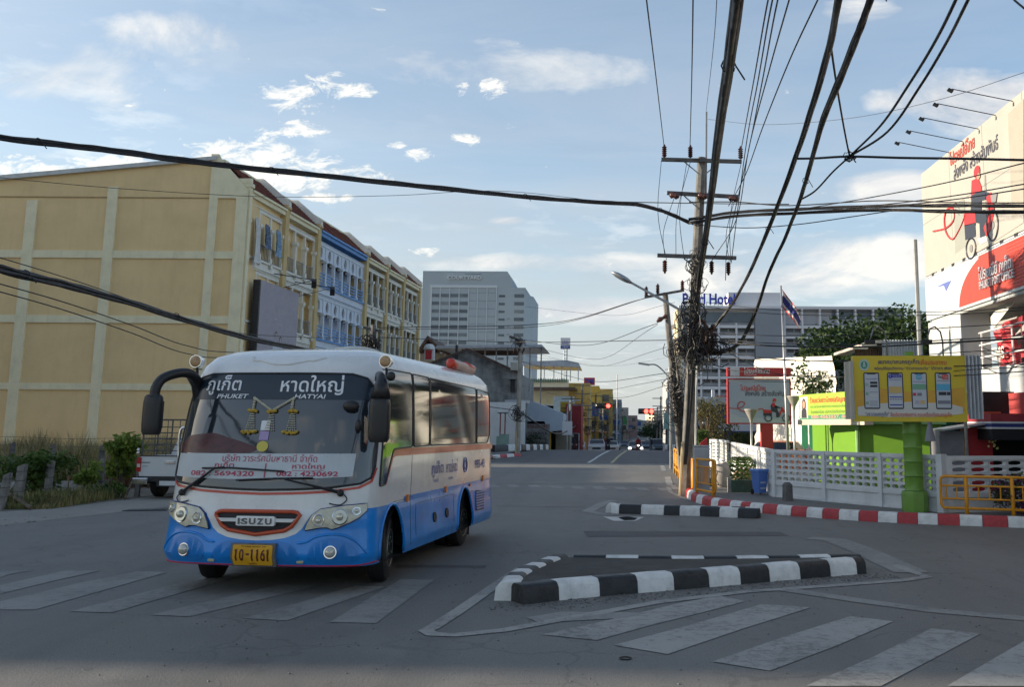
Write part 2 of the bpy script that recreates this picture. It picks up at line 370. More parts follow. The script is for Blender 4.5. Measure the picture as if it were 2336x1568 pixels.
# ================================================================== ground, roads, markings
def sheet(name, poly, m, z, ystep=None, kind='structure', parent=None):
    bm = bmesh.new(); vs = [bm.verts.new((p[0],p[1],0)) for p in poly]; bm.faces.new(vs)
    bmesh.ops.triangulate(bm, faces=bm.faces)
    for xx in ((-60,-30,-12,12,40) if name == 'ground' else ()): bmesh.ops.bisect_plane(bm, geom=bm.verts[:]+bm.edges[:]+bm.faces[:], plane_co=(xx,0,0), plane_no=(1,0,0))
    ys = ([-20,0,10,20,30,40] if name == 'ground' else [])+[52,55,58,62,66,69,72,76,80,87,95,103,111,200]
    for y in ys:
        bmesh.ops.bisect_plane(bm, geom=bm.verts[:]+bm.edges[:]+bm.faces[:], plane_co=(0,y,0), plane_no=(0,1,0))
    for v in bm.verts: v.co.z = gz(v.co.y)+z
    bmesh.ops.recalc_face_normals(bm, faces=bm.faces)
    for f in bm.faces:
        if f.normal.z < 0: f.normal_flip()
    me = bpy.data.meshes.new(name); bm.to_mesh(me); bm.free(); me.materials.append(m)
    o = bpy.data.objects.new(name, me); COL.objects.link(o)
    if kind: o['kind'] = kind
    if parent: o.parent = parent
    return o
def gp(pts, z=0): return [G(x,y,z) for x,y in pts]
sheet('ground', [(-900,-300),(900,-300),(900,1600),(-900,1600)], EARTH, -.004)
RW = lambda Y: 2.57+.046*(Y-30.3)        # right edge of the street beyond the crossing
LW = lambda Y: -8.3+.046*(Y-30.3)
sheet('road', [(-70,-40),(80,-40),(80,16.5),(14,18.2),(8.48,19.6),(4.54,21.63),(2.7,24.5),(2.45,27),(2.62,31),(RW(52),52),(RW(200),200),(RW(600),600),(LW(600),600),(LW(200),200),(LW(52),52),(-8.6,40),(-9.2,30),(-10.6,24),(-12.1,18.6),(-30,10),(-70,-6)], ASPH, .0)
sheet('road_patch', [(LW(52.7)+.1,52.7),(RW(52.2)-.1,52.2),(RW(74)-.1,74),(LW(74)+.1,74)], ASPH2, .004)
sheet('road_patch', gp([(1330,1213),(1780,1215),(1800,1224),(1340,1226)]), ASPH2, .004)
sheet('road_patch', gp([(905,1290),(1110,1291),(1108,1296),(900,1297)]), ASPH2, .003)
sheet('verge', [(-12.1,18.6),(-30,10),(-70,-6),(-70,-1.3),(-30,14.2),(-15.3,21.0)], GRAVEL, .004)
sheet('verge', [(-12.1,18.6),(-15.3,21.0),(-13.4,23.2),(-12.2,30),(-9.2,30),(-10.6,24)], GRAVEL, .004)
sheet('verge', [(-9.2,30),(-12.2,30),(-11.6,53.5),(-7.6,53.5),(-8.6,40)], GRAVEL, .004)
MK = []
def mark(px, m=PT_WORN, z=.006, name='road_marking'):
    MK.append(sheet(name, gp(px), m, z))
for s in ([(0,1305),(75,1303),(20,1312),(0,1320)],[(0,1337),(150,1303),(228,1304),(110,1330),(0,1357)],[(0,1374),(190,1330),(315,1305),(383,1307),(80,1393),(0,1393)],
          [(157,1397),(420,1330),(505,1305),(580,1306),(255,1400)],[(342,1405),(640,1335),(730,1337),(432,1409)],[(553,1413),(700,1372),(810,1338),(880,1340),(655,1418)],[(752,1422),(915,1323),(990,1325),(858,1424)]):
    mark(s, PT_WORN, name='crossing_stripe')
for s in ([(1235,1450),(1375,1420),(1560,1376),(1640,1361),(1700,1374),(1620,1395),(1480,1430),(1362,1463)],[(1400,1474),(1560,1432),(1740,1380),(1850,1388),(1700,1435),(1523,1495)],
          [(1625,1512),(1790,1455),(1940,1408),(2038,1420),(1910,1475),(1757,1533)],[(1838,1568),(1990,1502),(2125,1436),(2237,1448),(2130,1505),(2010,1568)],[(2160,1568),(2336,1465),(2500,1420),(2640,1440),(2400,1568)],[(2450,1700),(2760,1480),(2900,1500),(2700,1700)]):
    mark(s, PT_MED, name='crossing_stripe')
def band(px, w, m=PT_MED, z=.0075, name='road_marking'):
    P = [G(x,y) for x,y in px]; Lf = []; Rt = []
    for i,p in enumerate(P):
        d = (P[min(i+1,len(P)-1)]-P[max(0,i-1)]); d.z = 0; d.normalize(); n = Vector((-d.y,d.x,0))*w/2; Lf.append(p+n); Rt.append(p-n)
    sheet(name, Lf+Rt[::-1], m, z)
band([(1188,1298),(1105,1355),(1040,1400),(985,1435),(972,1441),(985,1449),(1040,1451),(1150,1440),(1300,1412),(1500,1376),(1700,1352),(1900,1338),(2060,1326),(2115,1318),(2090,1309),(2040,1290)], .16)
band([(1845,1229),(1905,1233),(1970,1258),(2080,1308)], .5, PT_WORN, .0065)
band([(1780,1345),(1960,1372),(2120,1394),(2336,1413),(2500,1425)], .26, PT_WORN, .0062)
mark([(1200,1411),(1280,1398),(1480,1400),(1430,1412),(1230,1423)], PT_WORN, .0066)
band([(1395,1178),(1340,1168),(1375,1150),(1400,1142)], .3, PT_WORN, .0065)
mark([(1375,1180),(1470,1181),(1450,1190),(1400,1190)], PT_WHITE, .0062)
for k in range(9):
    x0 = 1115+k*49; w = 28
    mark([(x0,1112+k*1.1),(x0+w,1112.5+k*1.1),(x0+w-14,1106+k*1.1),(x0-10,1105.5+k*1.1)], PT_WORN, name='crossing_stripe')
band([(1100,1104),(1300,1104),(1480,1109),(1545,1112)], .1, PT_WORN)
band([(1545,1118),(1527,1105),(1523,1088)], .25, PT_MED); band([(1600,1148),(1560,1138),(1530,1124),(1524,1110)], .14, PT_MED)
band([(1515,1075),(1510,1063)], .22, PT_MED)
band([(1125,1155),(1300,1157),(1400,1160)], .08, PT_WORN)
sheet('road_marking', [(-3.75+.046*Y+dx,Y) for Y,dx in ((52.7,-.12),(60,-.1),(68,.05),(76,.1))]+[(-3.75+.046*Y+dx,Y) for Y,dx in ((76,.28),(68,.23),(60,.06),(52.7,.06))], PT_WHITE, .012)
sheet('road_marking', [(-1.0+.046*Y+dx-1.45,Y) for Y,dx in ((52.7,-.12),(60,-.1),(68,.05),(76,.1))]+[(-1.0+.046*Y+dx-1.45,Y) for Y,dx in ((76,.28),(68,.23),(60,.06),(52.7,.06))], PT_YEL, .012)
for dx in (0,.25): sheet('road_marking', [(-2.2+.046*Y+dx,Y) for Y in (84,300)]+[(-2.1+.046*Y+dx,Y) for Y in (300,84)], PT_YEL, .012)
# bottle cap sized litter and stains on the near asphalt
sheet('water_puddle', gp([(1408,1182),(1430,1180),(1455,1183),(1448,1188),(1425,1189)]), mat('wet', (.02,.02,.022), .03, var=0), .0085)
tag(B().tube([G(1427,1505)+Vector((.032*math.cos(a)*1.6,.05*math.sin(a),.008)) for a in [i*PI/6 for i in range(13)]], .006, 5).ob('cable_tie_loop', BLACK), 'small black rubber loop lying on the near asphalt below the island', 'loop')

# ================================================================== kerbs
def path_len(P): return sum((Vector(b)-Vector(a)).length for a,b in zip(P,P[1:]))
def resample(P, step):
    P = [Vector(p) for p in P]; outp = [P[0]]; acc = 0
    for a,b in zip(P,P[1:]):
        L_ = (b-a).length; d = step-acc
        while d <= L_: outp.append(a+(b-a)*(d/L_)); d += step
        acc = (acc+L_)%step if L_ else acc
    return outp
def kerb_block(P, w, h, m, parent, base=0., bev=.05, side=0):
    """P: short polyline of the kerb's centre; profile with battered faces and rounded top"""
    prof = [(-w/2-.03,0),(-w/2-.012,h-bev*1.3),(-w/2+bev*.5,h-bev*.3),(-w/2+bev*1.2,h),(w/2-bev*1.2,h),(w/2-bev*.5,h-bev*.3),(w/2+.012,h-bev*1.3),(w/2+.03,0)]
    rings = []
    for i,p in enumerate(P):
        d = P[min(i+1,len(P)-1)]-P[max(0,i-1)]; d.z = 0; d.normalize(); n = Vector((-d.y,d.x,0))
        ds = (.004 if i == 0 else -.004 if i == len(P)-1 else 0)
        rings.append([p+d*ds+n*a+Vector((0,0,base+z+random.uniform(-.003,.003))) for a,z in prof])
    b = B(); k = len(prof); fs = [(i*k+j,i*k+j+1,(i+1)*k+j+1,(i+1)*k+j) for i in range(len(P)-1) for j in range(k-1)]
    fs += [tuple(range(k)), tuple((len(P)-1)*k+j for j in range(k-1,-1,-1))]
    b.add([v for r in rings for v in r], fs)
    return b.ob('kerb_block', m, parent, smooth=40)
def kerb_path(parent, P, cuts, cols, w, h, base=0.):
    """cuts: arc lengths where blocks meet"""
    P = [Vector(p) for p in P]; S_ = [0]
    for a,b in zip(P,P[1:]): S_.append(S_[-1]+(b-a).length)
    def pt(s):
        s = max(0,min(S_[-1],s)); i = max(1,min(len(S_)-1, bisect(S_,s))); t = (s-S_[i-1])/max(1e-9,S_[i]-S_[i-1]); return P[i-1]+(P[i]-P[i-1])*t
    for k,(a,b) in enumerate(zip(cuts,cuts[1:])):
        n = max(2, int((b-a)/.18)+1)
        kerb_block([pt(a+(b-a)*i/(n-1)) for i in range(n)], w, h, cols[k%len(cols)], parent, base)
def arc_at(P, targets):
    """arc length along P where the projection lies nearest each target point"""
    res = []
    for t in targets:
        best = (1e9,0); s0 = 0
        for a,b in zip(P,P[1:]):
            d = b-a; L_ = d.length; u = max(0,min(1,(t-a).dot(d)/(L_*L_))); q = a+d*u; e = (q-t).length
            if e < best[0]: best = (e,s0+u*L_)
            s0 += L_
        res.append(best[1])
    return res
INFILL = ground_mat('island_infill', (.052,.047,.040), (.085,.077,.066), (.13,.12,.11), 2.2, 0, .9)
isl = thing('traffic_island', 'near triangular concrete island with thick black and white painted kerb', 'traffic island', (0,0,0))
KH = .21
v1 = G(1175,1390); v2 = G(1975,1314); v3 = Vector((G(1262,1262,KH).x+.1, G(1262,1262,KH).y-.08, 0))
inw = .14
front = [G(1178,1376),G(1300,1362),G(1500,1345),G(1700,1328),G(1850,1315),G(1960,1306)]
left = [G(1158,1372),G(1190,1338),Vector((v3.x,v3.y,0))]
back = [Vector((v3.x,v3.y,0)), Vector((G(1600,1268,KH).x,G(1600,1268,KH).y,0)), G(1965,1300)+Vector((0,.1,0))]
fp = smooth_pts(front,6)
tg = [G(x,1345) for x in ()]
cf = arc_at(fp, [G(x,y) for x,y in ((1180,1376),(1263,1367),(1358,1358),(1442,1350),(1524,1343),(1602,1336),(1674,1330),(1742,1325),(1812,1319),(1880,1313),(1940,1308),(1962,1306))])
cf[0] = 0; cf[-1] = path_len(fp)
kerb_path(isl, fp, cf, [KB,KW], .26, KH)
lp = smooth_pts(left,6); LL = path_len(lp)
kerb_path(isl, lp, [0]+[.5+(LL-.5)*i/7 for i in range(8)], [KW,KB], .26, KH)
bp = smooth_pts(back,6); BL_ = path_len(bp)
kerb_path(isl, bp, [.2+(BL_-.2)*i/9 for i in range(10)], [KB,KW], .22, KH-.01)
inner = [p for p in fp]+[p for p in bp[::-1]][0:]+[p for p in lp[::-1]]
B().prism([(p.x,p.y) for p in (fp+bp[::-1]+lp[::-1])[::3]], (0,0,.0), (1,0,0),(0,1,0),(0,0,KH-.035))  .ob('asphalt_infill', INFILL, isl)
isl2 = thing('traffic_island', 'farther low black and white kerbed island beside the red and white kerb', 'traffic island', (0,0,0))
f2 = [G(1400,1171),G(1500,1174),G(1600,1177),G(1732,1183)]
c2_ = arc_at(f2, [G(x,1175) for x in (1386,1406,1460,1516,1554,1606,1659,1706,1736)]); c2_[0] = 0; c2_[-1] = path_len(f2)
kerb_path(isl2, f2, c2_, [KW,KB], .26, KH)
a2 = G(1395,1150,KH); a2.z = 0; b2 = G(1560,1153,KH); b2.z = 0
l2 = [G(1398,1168), a2]; kerb_path(isl2, l2, [0,.6,1.2,1.8,2.4,path_len(l2)], [KW,KB], .24, KH)
k2 = [a2,b2,G(1732,1178)]; n2 = path_len(k2); kerb_path(isl2, k2, [n2*i/11 for i in range(12)], [KW,KB], .22, KH-.01)
B().prism([(p.x,p.y) for p in f2+k2[::-1]], (0,0,0), (1,0,0),(0,1,0),(0,0,KH-.04))  .ob('asphalt_infill', INFILL, isl2)
gb = B()
for _ in range(900):
    q = random.choice(fp[:-1]); x = q.x+random.uniform(-.3,.6); y = q.y-random.uniform(.14,.55)**1.2; r = random.uniform(.004,.014); gb.sph((x,y,r*.4),r,r,r*.6,4,3)
for _ in range(500): r = random.uniform(.004,.012); gb.sph((random.uniform(-5,5),random.uniform(7.6,15),r*.4),r,r,r*.6,4,3)
tag(gb.ob('road_grit', DCONC, kind='stuff'), 'fine grit and pebbles gathered along the foot of the near island', 'grit')
# red and white pavement kerb
kr = [G(1574,1112),G(1573,1128),G(1582,1139),G(1605,1149),G(1660,1161),G(1760,1172),G(1900,1184),G(2050,1193),G(2200,1199),G(2336,1204),G(2600,1212),G(3000,1222)]
krp = smooth_pts(kr, 8); kth = thing('pavement_kerb', 'long red and white painted kerb curving round the right hand pavement', 'kerb', (0,0,0))
tk = [(1573,1128),(1578,1136),(1588,1142),(1600,1147),(1614,1151),(1632,1156),(1650,1159),(1672,1163),(1695,1166),(1718,1168),(1745,1171),(1778,1174),(1810,1177),(1845,1180),(1880,1183),(1915,1186),(1960,1189),(2002,1192),(2048,1194),(2094,1196),(2140,1198),(2190,1200),(2242,1202),(2300,1204),(2360,1206),(2420,1208),(2490,1210),(2560,1212)]
ck = arc_at(krp, [G(x,y) for x,y in tk])
kerb_path(kth, krp, ck, [KR,KW], .22, .22)
sheet('pavement', [(p.x+.05,p.y+.06) for p in krp[::3]]+[(60,16),(60,44),(14,44),(8,52),(RW(52)+.1,52),(RW(40)+.1,40),(2.75,31)], PAVE, .17)
sheet('pavement', [(LW(54)-.1,54),(LW(74)-.1,74),(-24,74),(-24,54)], PAVE, .12)
# kerbs of the hump bridge, both sides
def strip_kerb(label, P, n, cols, w=.3, h=.4):
    k = thing('bridge_kerb', label, 'kerb', (0,0,0)); P = [Vector(p) for p in P]; T = path_len(P)
    kerb_path(k, P, [T*i/n for i in range(n+1)], cols, w, h)
strip_kerb('raised black and white kerb beyond the left pole at the bridge', [Vector((sx(1125,64),64,gz(64)+.15)), Vector((sx(1188,68),68,gz(68)+.1)), Vector((sx(1248,84),84,gz(84)+.1))], 10, [KB,KW], .3, .45)
strip_kerb('raised black and white kerb behind the leaning right pole', [Vector((sx(1521,76),76,gz(76)+.1)), Vector((sx(1560,70),70,gz(70)+.1)), Vector((sx(1600,69),69,gz(69)+.1))], 6, [KW,KB], .3, .4)
strip_kerb('low red and white kerb at the foot of the left concrete pole', [Vector((sx(1105,57),57,gz(57)+.0)), Vector((sx(1185,61),61,gz(61)))], 5, [KR,KW], .25, .2)

# ================================================================== pierced concrete fence
def breeze(w, h, d, name='breeze_block', hw=.80, hh=.64):
    hexp = [(-.5,-.28),(-.22,-.5),(.22,-.5),(.5,-.28),(.5,.28),(.22,.5),(-.22,.5),(-.5,.28)]
    out_ = [(-.5,-.25),(-.25,-.5),(.25,-.5),(.5,-.25),(.5,.25),(.25,.5),(-.25,.5),(-.5,.25)]
    vs = []; fs = []
    for y in (0,d):
        for (a,b) in out_:
            u = a*w; v = b*h
            vs.append((u,y,v))
        for (a,b) in hexp: vs.append((a*w*hw*(1.0 if y == 0 else .9),y,b*h*hh*(1.0 if y == 0 else .9)))
    # square corners
    vs += [(-w/2,0,-h/2),(w/2,0,-h/2),(w/2,0,h/2),(-w/2,0,h/2),(-w/2,d,-h/2),(w/2,d,-h/2),(w/2,d,h/2),(-w/2,d,h/2)]
    for i in range(8):
        j = (i+1)%8
        fs.append((i,j,8+j,8+i)); fs.append((16+j,16+i,24+i,24+j)); fs.append((8+i,8+j,24+j,24+i))
    for c,(i,j) in enumerate(((0,1),(2,3),(4,5),(6,7))):
        fs.append((32+c,j,i)); fs.append((36+c,16+i,16+j))
    me = bpy.data.meshes.new(name); me.from_pydata(vs, [], fs); me.materials.append(WHITE); me.update(); return me
def fence_bay(parent, P, Q, z0, z1, nx, ny, me_blk, bw, bh, solid=.42, post=.12, thick=.14):
    """one bay from P to Q: rails, sunk base panel and pierced blocks; the blocks are parts of their own"""
    P = Vector((P[0],P[1],0)); Q = Vector((Q[0],Q[1],0)); U = (Q-P).normalized(); Ln = (Q-P).length; ang = math.atan2(U.y,U.x); nrm = Vector((-U.y,U.x,0))
    M = Matrix.Translation(P)@Matrix.Rotation(ang,4,'Z')
    B().box(0,post,-.02,thick+.02,z0,z1).xf(M).ob('post', WHITE, parent)
    B().box(post,Ln,.0,thick,z1-.09,z1-.003).xf(M).ob('top_rail', WHITE, parent)
    ins = .05
    B().box(post,Ln,.01,thick-.01,z0+solid-.1,z0+solid).xf(M).ob('middle_rail', WHITE, parent)
    B().box(post,Ln,.05,thick-.05,z0+.06,z0+solid-.1).xf(M).ob('base_panel', WHITE, parent)
    B().box(post,Ln,.008,thick-.008,z0-.05,z0+.06).xf(M).ob('base_rail', WHITE, parent)
    H_ = z1-.09-(z0+solid); W_ = Ln-post
    for i in range(nx):
        for j in range(ny):
            o = bpy.data.objects.new('breeze_block', me_blk); COL.objects.link(o); o.parent = parent
            o.matrix_local = M@Matrix.Translation((post+W_*(i+.5)/nx, .03, z0+solid+H_*(j+.5)/ny))
FZ = .17
FA = G(1762,1134,FZ); FB = G(2152,1170,FZ); ft = at(1762,1026,FA.y).z; ft2 = at(2150,1040,FB.y).z
fence = thing('pierced_fence', 'white pierced concrete block fence with three bays behind the green sign column', 'fence')
blk = breeze((FB-FA).length/3/7-.02, (ft-.09-FZ-.42)/5, .09)
for k in range(3):
    a = FA.lerp(FB,k/3); b = FA.lerp(FB,(k+1)/3); fence_bay(fence, a, b, FZ, ft, 7, 5, blk, 0, 0)
B().box(-.08,.08,-.1,.1,FZ-.02,ft+.02).xf(Matrix.Translation((FB.x,FB.y,0))@Matrix.Rotation(math.atan2((FB-FA).y,(FB-FA).x),4,'Z')).ob('corner_pier', WHITE, fence)
FC = G(2336,1172,FZ); FC = Vector((13.4,22.6,0))
fence2 = thing('pierced_fence', 'white pierced fence section with wide openings behind the yellow railing', 'fence')
FB2 = Vector((FB.x+.12,FB.y-.02,0)); nb = 2
blk2 = breeze((FC-FB2).length/nb/6-.03, (ft-.09-FZ-.42)/5, .10, hw=.88, hh=.68)
for k in range(nb): fence_bay(fence2, FB2.lerp(FC,k/nb), FB2.lerp(FC,(k+1)/nb), FZ, ft-.02, 6, 5, blk2, 0, 0)
fence3 = thing('pierced_fence', 'receding white fence section left of the blue wheelie bin', 'fence')
FD = Vector((sx(1668,38),38,0)); FA0 = Vector((FA.x-.02,FA.y+.14,0))
blk3 = breeze((FD-FA0).length/4/5-.03, (ft-.09-FZ-.42)/5, .09, hw=.6, hh=.4)
for k in range(4): fence_bay(fence3, FD.lerp(FA0,k/4), FD.lerp(FA0,(k+1)/4), FZ, ft, 5, 5, blk3, 0, 0)
fence4 = thing('pierced_fence', 'short sunlit white fence piece beyond the gateway next to the clipped hedge', 'fence')
p4 = [Vector((sx(1619,44),44,0)), Vector((sx(1640,43.4),43.4,0)), Vector((sx(1656,38.5),38.5,0))]
blk4 = breeze(.3,.17,.09, hw=.6, hh=.4)
fence_bay(fence4, p4[0], p4[1], FZ, FZ+1.3, 2, 5, blk4, 0, 0); fence_bay(fence4, p4[1], p4[2], FZ, FZ+1.3, 12, 5, blk4, 0, 0)

# ================================================================== yellow tubular railing (right edge)
def railing(label, P, Q, n, z0, h, posts, leftround=True, plate=False):
    P = Vector(P); Q = Vector(Q); U = (Q-P).normalized(); Ln = (Q-P).length
    t = thing('yellow_railing', label, 'railing', (P.x,P.y,0), math.atan2(U.y,U.x))
    b0 = z0+.14; r = .032; c = .08
    loop = [(Ln,0,z0+h),(c,0,z0+h),(c*.3,0,z0+h-c*.3),(0,0,z0+h-c),(0,0,b0+c),(c*.3,0,b0+c*.3),(c,0,b0),(Ln,0,b0)]
    if plate: loop = [(Ln-c,0,z0+h)]+loop[1:-1]+[(Ln-c,0,b0),(Ln-c*.3,0,b0+c*.3),(Ln,0,b0+c),(Ln,0,z0+h-c),(Ln-c*.3,0,z0+h-c*.3),(Ln-c,0,z0+h)]
    B().tube(loop, r, 8).ob('frame', YRAIL, t, smooth=True)
    B().cyl((0,0,z0+h-.2),(Ln,0,z0+h-.2),.022,n=6).ob('upper_rail', YRAIL, t, smooth=True); B().cyl((0,0,b0+.2),(Ln,0,b0+.2),.022,n=6).ob('lower_rail', YRAIL, t, smooth=True)
    bar = None
    for i in range(n):
        x = Ln*(i+.5)/n
        if bar is None: bar = B().cyl((0,0,b0+.2),(0,0,z0+h-.2),.016,n=6,cap=False).ob('bar', YRAIL, t, (x,0,0), smooth=True)
        else: inst(bar, t, (x,0,0))
    for x in posts: B().cyl((x,-.0,-.02),(x,0,z0+h-.02),.042,n=8).ob('post', YRAIL, t, smooth=True)
    return t
ra = G(2156,1190,.0); rb = G(2420,1203,.0)
railing('yellow tubular pedestrian railing standing on the kerb at the right', (ra.x-.1,ra.y-.1,0), (rb.x+1.0,rb.y-.12,0), 15, .16, .82, [.52,1.45,2.4,3.3])
railing('upright yellow railing panel in front of the grey cabinet', (2.33,26.3,0), (2.72,24.9,0), 8, .16, .98, [.05,1.3], plate=True)
railing('thin yellow railing panel behind the big wooden looking pole', (2.48,33.5,0), (2.36,27.6,0), 12, .12, .95, [.3,3,5.6], plate=True)
railing('farthest yellow railing panel by the second leaning pole', (2.75,42,0), (2.62,37,0), 10, .12, .95, [.3,2.4,4.7], plate=True)
# grey cabinet, red pylon, bollards, bin
p = G(1600,1126,FZ)
cab = thing('utility_cabinet', 'narrow pale grey cabinet behind the upright yellow railing panel', 'cabinet', (p.x,p.y,FZ))
B().bb((0,0,.65),(.42,.5,1.3),.015).ob('body', mat('cabinet_grey',(.42,.44,.46),.5), cab); B().box(-.23,.23,-.27,.27,1.3,1.33).ob('lid', GALV, cab); B().box(-.2,.2,-.258,-.252,.08,1.22).ob('door', mat('cabinet_grey2',(.36,.38,.4),.5), cab)
REDP = mat('signal_red_paint', (.45,.02,.03), .4, var=.08)
py = thing('red_pylon_sign', 'small red pylon sign with slanted top behind the grey cabinet', 'sign', (sx(1597,30),30,FZ)); py.scale = (.75,.75,.85)
B().prism([(-.28,0),(-.28,.95),(-.22,1.0),(-.22,1.25),(.05,1.6),(.3,1.78),(.34,.0)], (0,.05,0),(1,0,0),(0,0,1),(0,.12,0)).ob('panel', REDP, py)
B().tube([(-.26,.0,.85),(-.1,.0,1.12),(.34,.0,.98)],.02,5).ob('white_edge', WPAINT, py)
for k,sx_ in enumerate(('PHUKET','POST','OFFICE')): text(sx_, (-.08,.04,1.38-k*.11), (1,0,0),(0,0,1), .3,.07, WPAINT, py, lift=.005)
def bollard(label, x, y, s=1.):
    p = G(x,y,FZ); t = thing('stone_bollard', label, 'bollard', (p.x,p.y,FZ), .3)
    t.scale = (.78,.78,1.0)
    B().add([(-.13,-.13,0),(.13,-.13,0),(.13,.13,0),(-.13,.13,0),(-.12,-.12,.4),(.12,-.12,.4),(.12,.12,.4),(-.12,.12,.4),(-.06,-.07,.46),(.06,-.07,.46),(.06,.07,.46),(-.06,.07,.46)],
        [(3,2,1,0),(0,1,5,4),(1,2,6,5),(2,3,7,6),(3,0,4,7),(4,5,9,8),(5,6,10,9),(6,7,11,10),(7,4,8,11),(8,9,10,11)]).ob('shaft', DCONC, t)
bollard('squat grey concrete bollard in front of the white pierced fence', 1797, 1143)
BLUE = mat('blue_bin_plastic', (.09,.2,.55), .45, var=.08)
p = G(1733,1129,FZ)
bn = thing('wheelie_bin', 'blue plastic wheelie bin with lid at the end of the white fence', 'bin', (p.x,p.y,FZ), .5); bn.scale = (.62,.62,.78)
B().add([(-.2,-.22,.06),(.2,-.22,.06),(.2,.2,.06),(-.2,.2,.06),(-.26,-.3,.82),(.26,-.3,.82),(.26,.3,.82),(-.26,.3,.82)],[(3,2,1,0),(0,1,5,4),(1,2,6,5),(2,3,7,6),(3,0,4,7),(4,5,6,7)]).ob('body', BLUE, bn)
B().bb((0,0,.86),(.6,.68,.08),.03).ob('lid', mat('bin_lid',(.12,.26,.62),.45), bn); B().cyl((-.2,.36,.84),(.2,.36,.84),.018,n=6).ob('handle', BLUE, bn)
for s in (-1,1): B().cyl((s*.2,.24,.1),(s*.25,.24,.1),.1,n=14).ob('wheel', BLACK, bn)
for k in range(3): B().box(-.14,.14,-.262-.0,-.25,.2+k*.2,.26+k*.2).ob('sticker', mat('bin_print',(.5,.55,.7),.5), bn)
# ================================================================== the bus
BO = (-4.28,11.4); BA = math.radians(6.3); BLEN = 6.75; W0 = 1.33
btab = []
def _bt():
    P = [(W0*math.sin(i/60*PI/2)**(2/2.9) if i else 0, .5*(1-max(0,math.cos(i/60*PI/2))**(2/2.9))) for i in range(61)]
    P += [(W0,BLEN-.25)]+[(W0-.25*(1-math.cos(i/6*PI/2)),BLEN-.25+.25*math.sin(i/6*PI/2)) for i in range(1,7)]+[(0,BLEN)]
    s = 0; btab.append((0,)+P[0])
    for a,b in zip(P,P[1:]): s += math.hypot(b[0]-a[0],b[1]-a[1]); btab.append((s,)+b)
_bt(); AS = [t[0] for t in btab]; AEND = AS[-1]
LV = [(.32,1.34,.07),(.45,1.37,0),(.75,1.345,.03),(.9,1.34,.03),(1.0,1.33,.06),(1.22,1.33,.09),(1.3,1.33,.10),(1.75,1.32,.18),(2.2,1.29,.27),(2.6,1.255,.37),(2.75,1.22,.45),(2.88,1.15,.6),(2.97,1.02,.85),(3.03,.8,1.25),(3.07,.45,1.9),(3.08,0.02,2.3)]
def lvl(z):
    if z <= LV[0][0]: return LV[0][1:]
    for p,q in zip(LV,LV[1:]):
        if z <= q[0]:
            t = (z-p[0])/(q[0]-p[0]); return p[1]+t*(q[1]-p[1]), p[2]+t*(q[2]-p[2])
    return LV[-1][1:]
def S(a,z,off=0.):
    def raw(a,z):
        s = abs(a); i = min(max(1,bisect(AS,s)),len(AS)-1); p,q = btab[i-1],btab[i]; t = min(max((s-p[0])/max(1e-9,q[0]-p[0]),0),1)
        x = p[1]+t*(q[1]-p[1]); y = p[2]+t*(q[2]-p[2]); w,fr = lvl(z); x = x/W0*w*(1 if a >= 0 else -1); y += fr*max(0,1-y/3.0)
        if z > 2.75: y -= max(0,(z-2.75))*(max(0,y-3)/3.75)*2.2       # the roof's rear end slopes in
        return Vector((x,y,z))
    p = raw(a,z)
    if off:
        e = .02; n = (raw(a+e,z)-raw(a-e,z)).cross(raw(a,z+e)-raw(a,z-e))
        if n.length > 1e-9: p = p+n.normalized()*off
    return p
BUSWHITE = mat('bus_white_paint', (.70,.70,.68), .25, var=.07, scale=3, coat=.6, streak=.14)
BUSBLUE = mat('bus_blue_paint', (.001,.235,.70), .3, var=.14, scale=2.5, coat=.5, streak=.12)
BUSRED = mat('bus_red_paint', (.52,.06,.035), .35, var=.12, coat=.3)
GLASSB = mat('bus_glass', (.022,.028,.036), .05, 0, var=0, spec=1.0, coat=.5)
RUB = mat('black_trim', (.012,.012,.013), .4, var=0)
bus = thing('minibus', 'white over blue minibus with long black mirrors and yellow number plate', 'bus', (BO[0],BO[1],0), -BA)
WA = [(2.04,.36,.60),(5.57,.36,.60)]          # wheel arches: centre a, hub z, radius
def inarch(a,z):
    for c,h,r in WA:
        if z < h+.02: 
            if abs(abs(a)-c) < r-.16: return True
        if (abs(a)-c)**2/(r-.17)**2+(z-h)**2/(r+.03)**2 < 1: return True
    return False
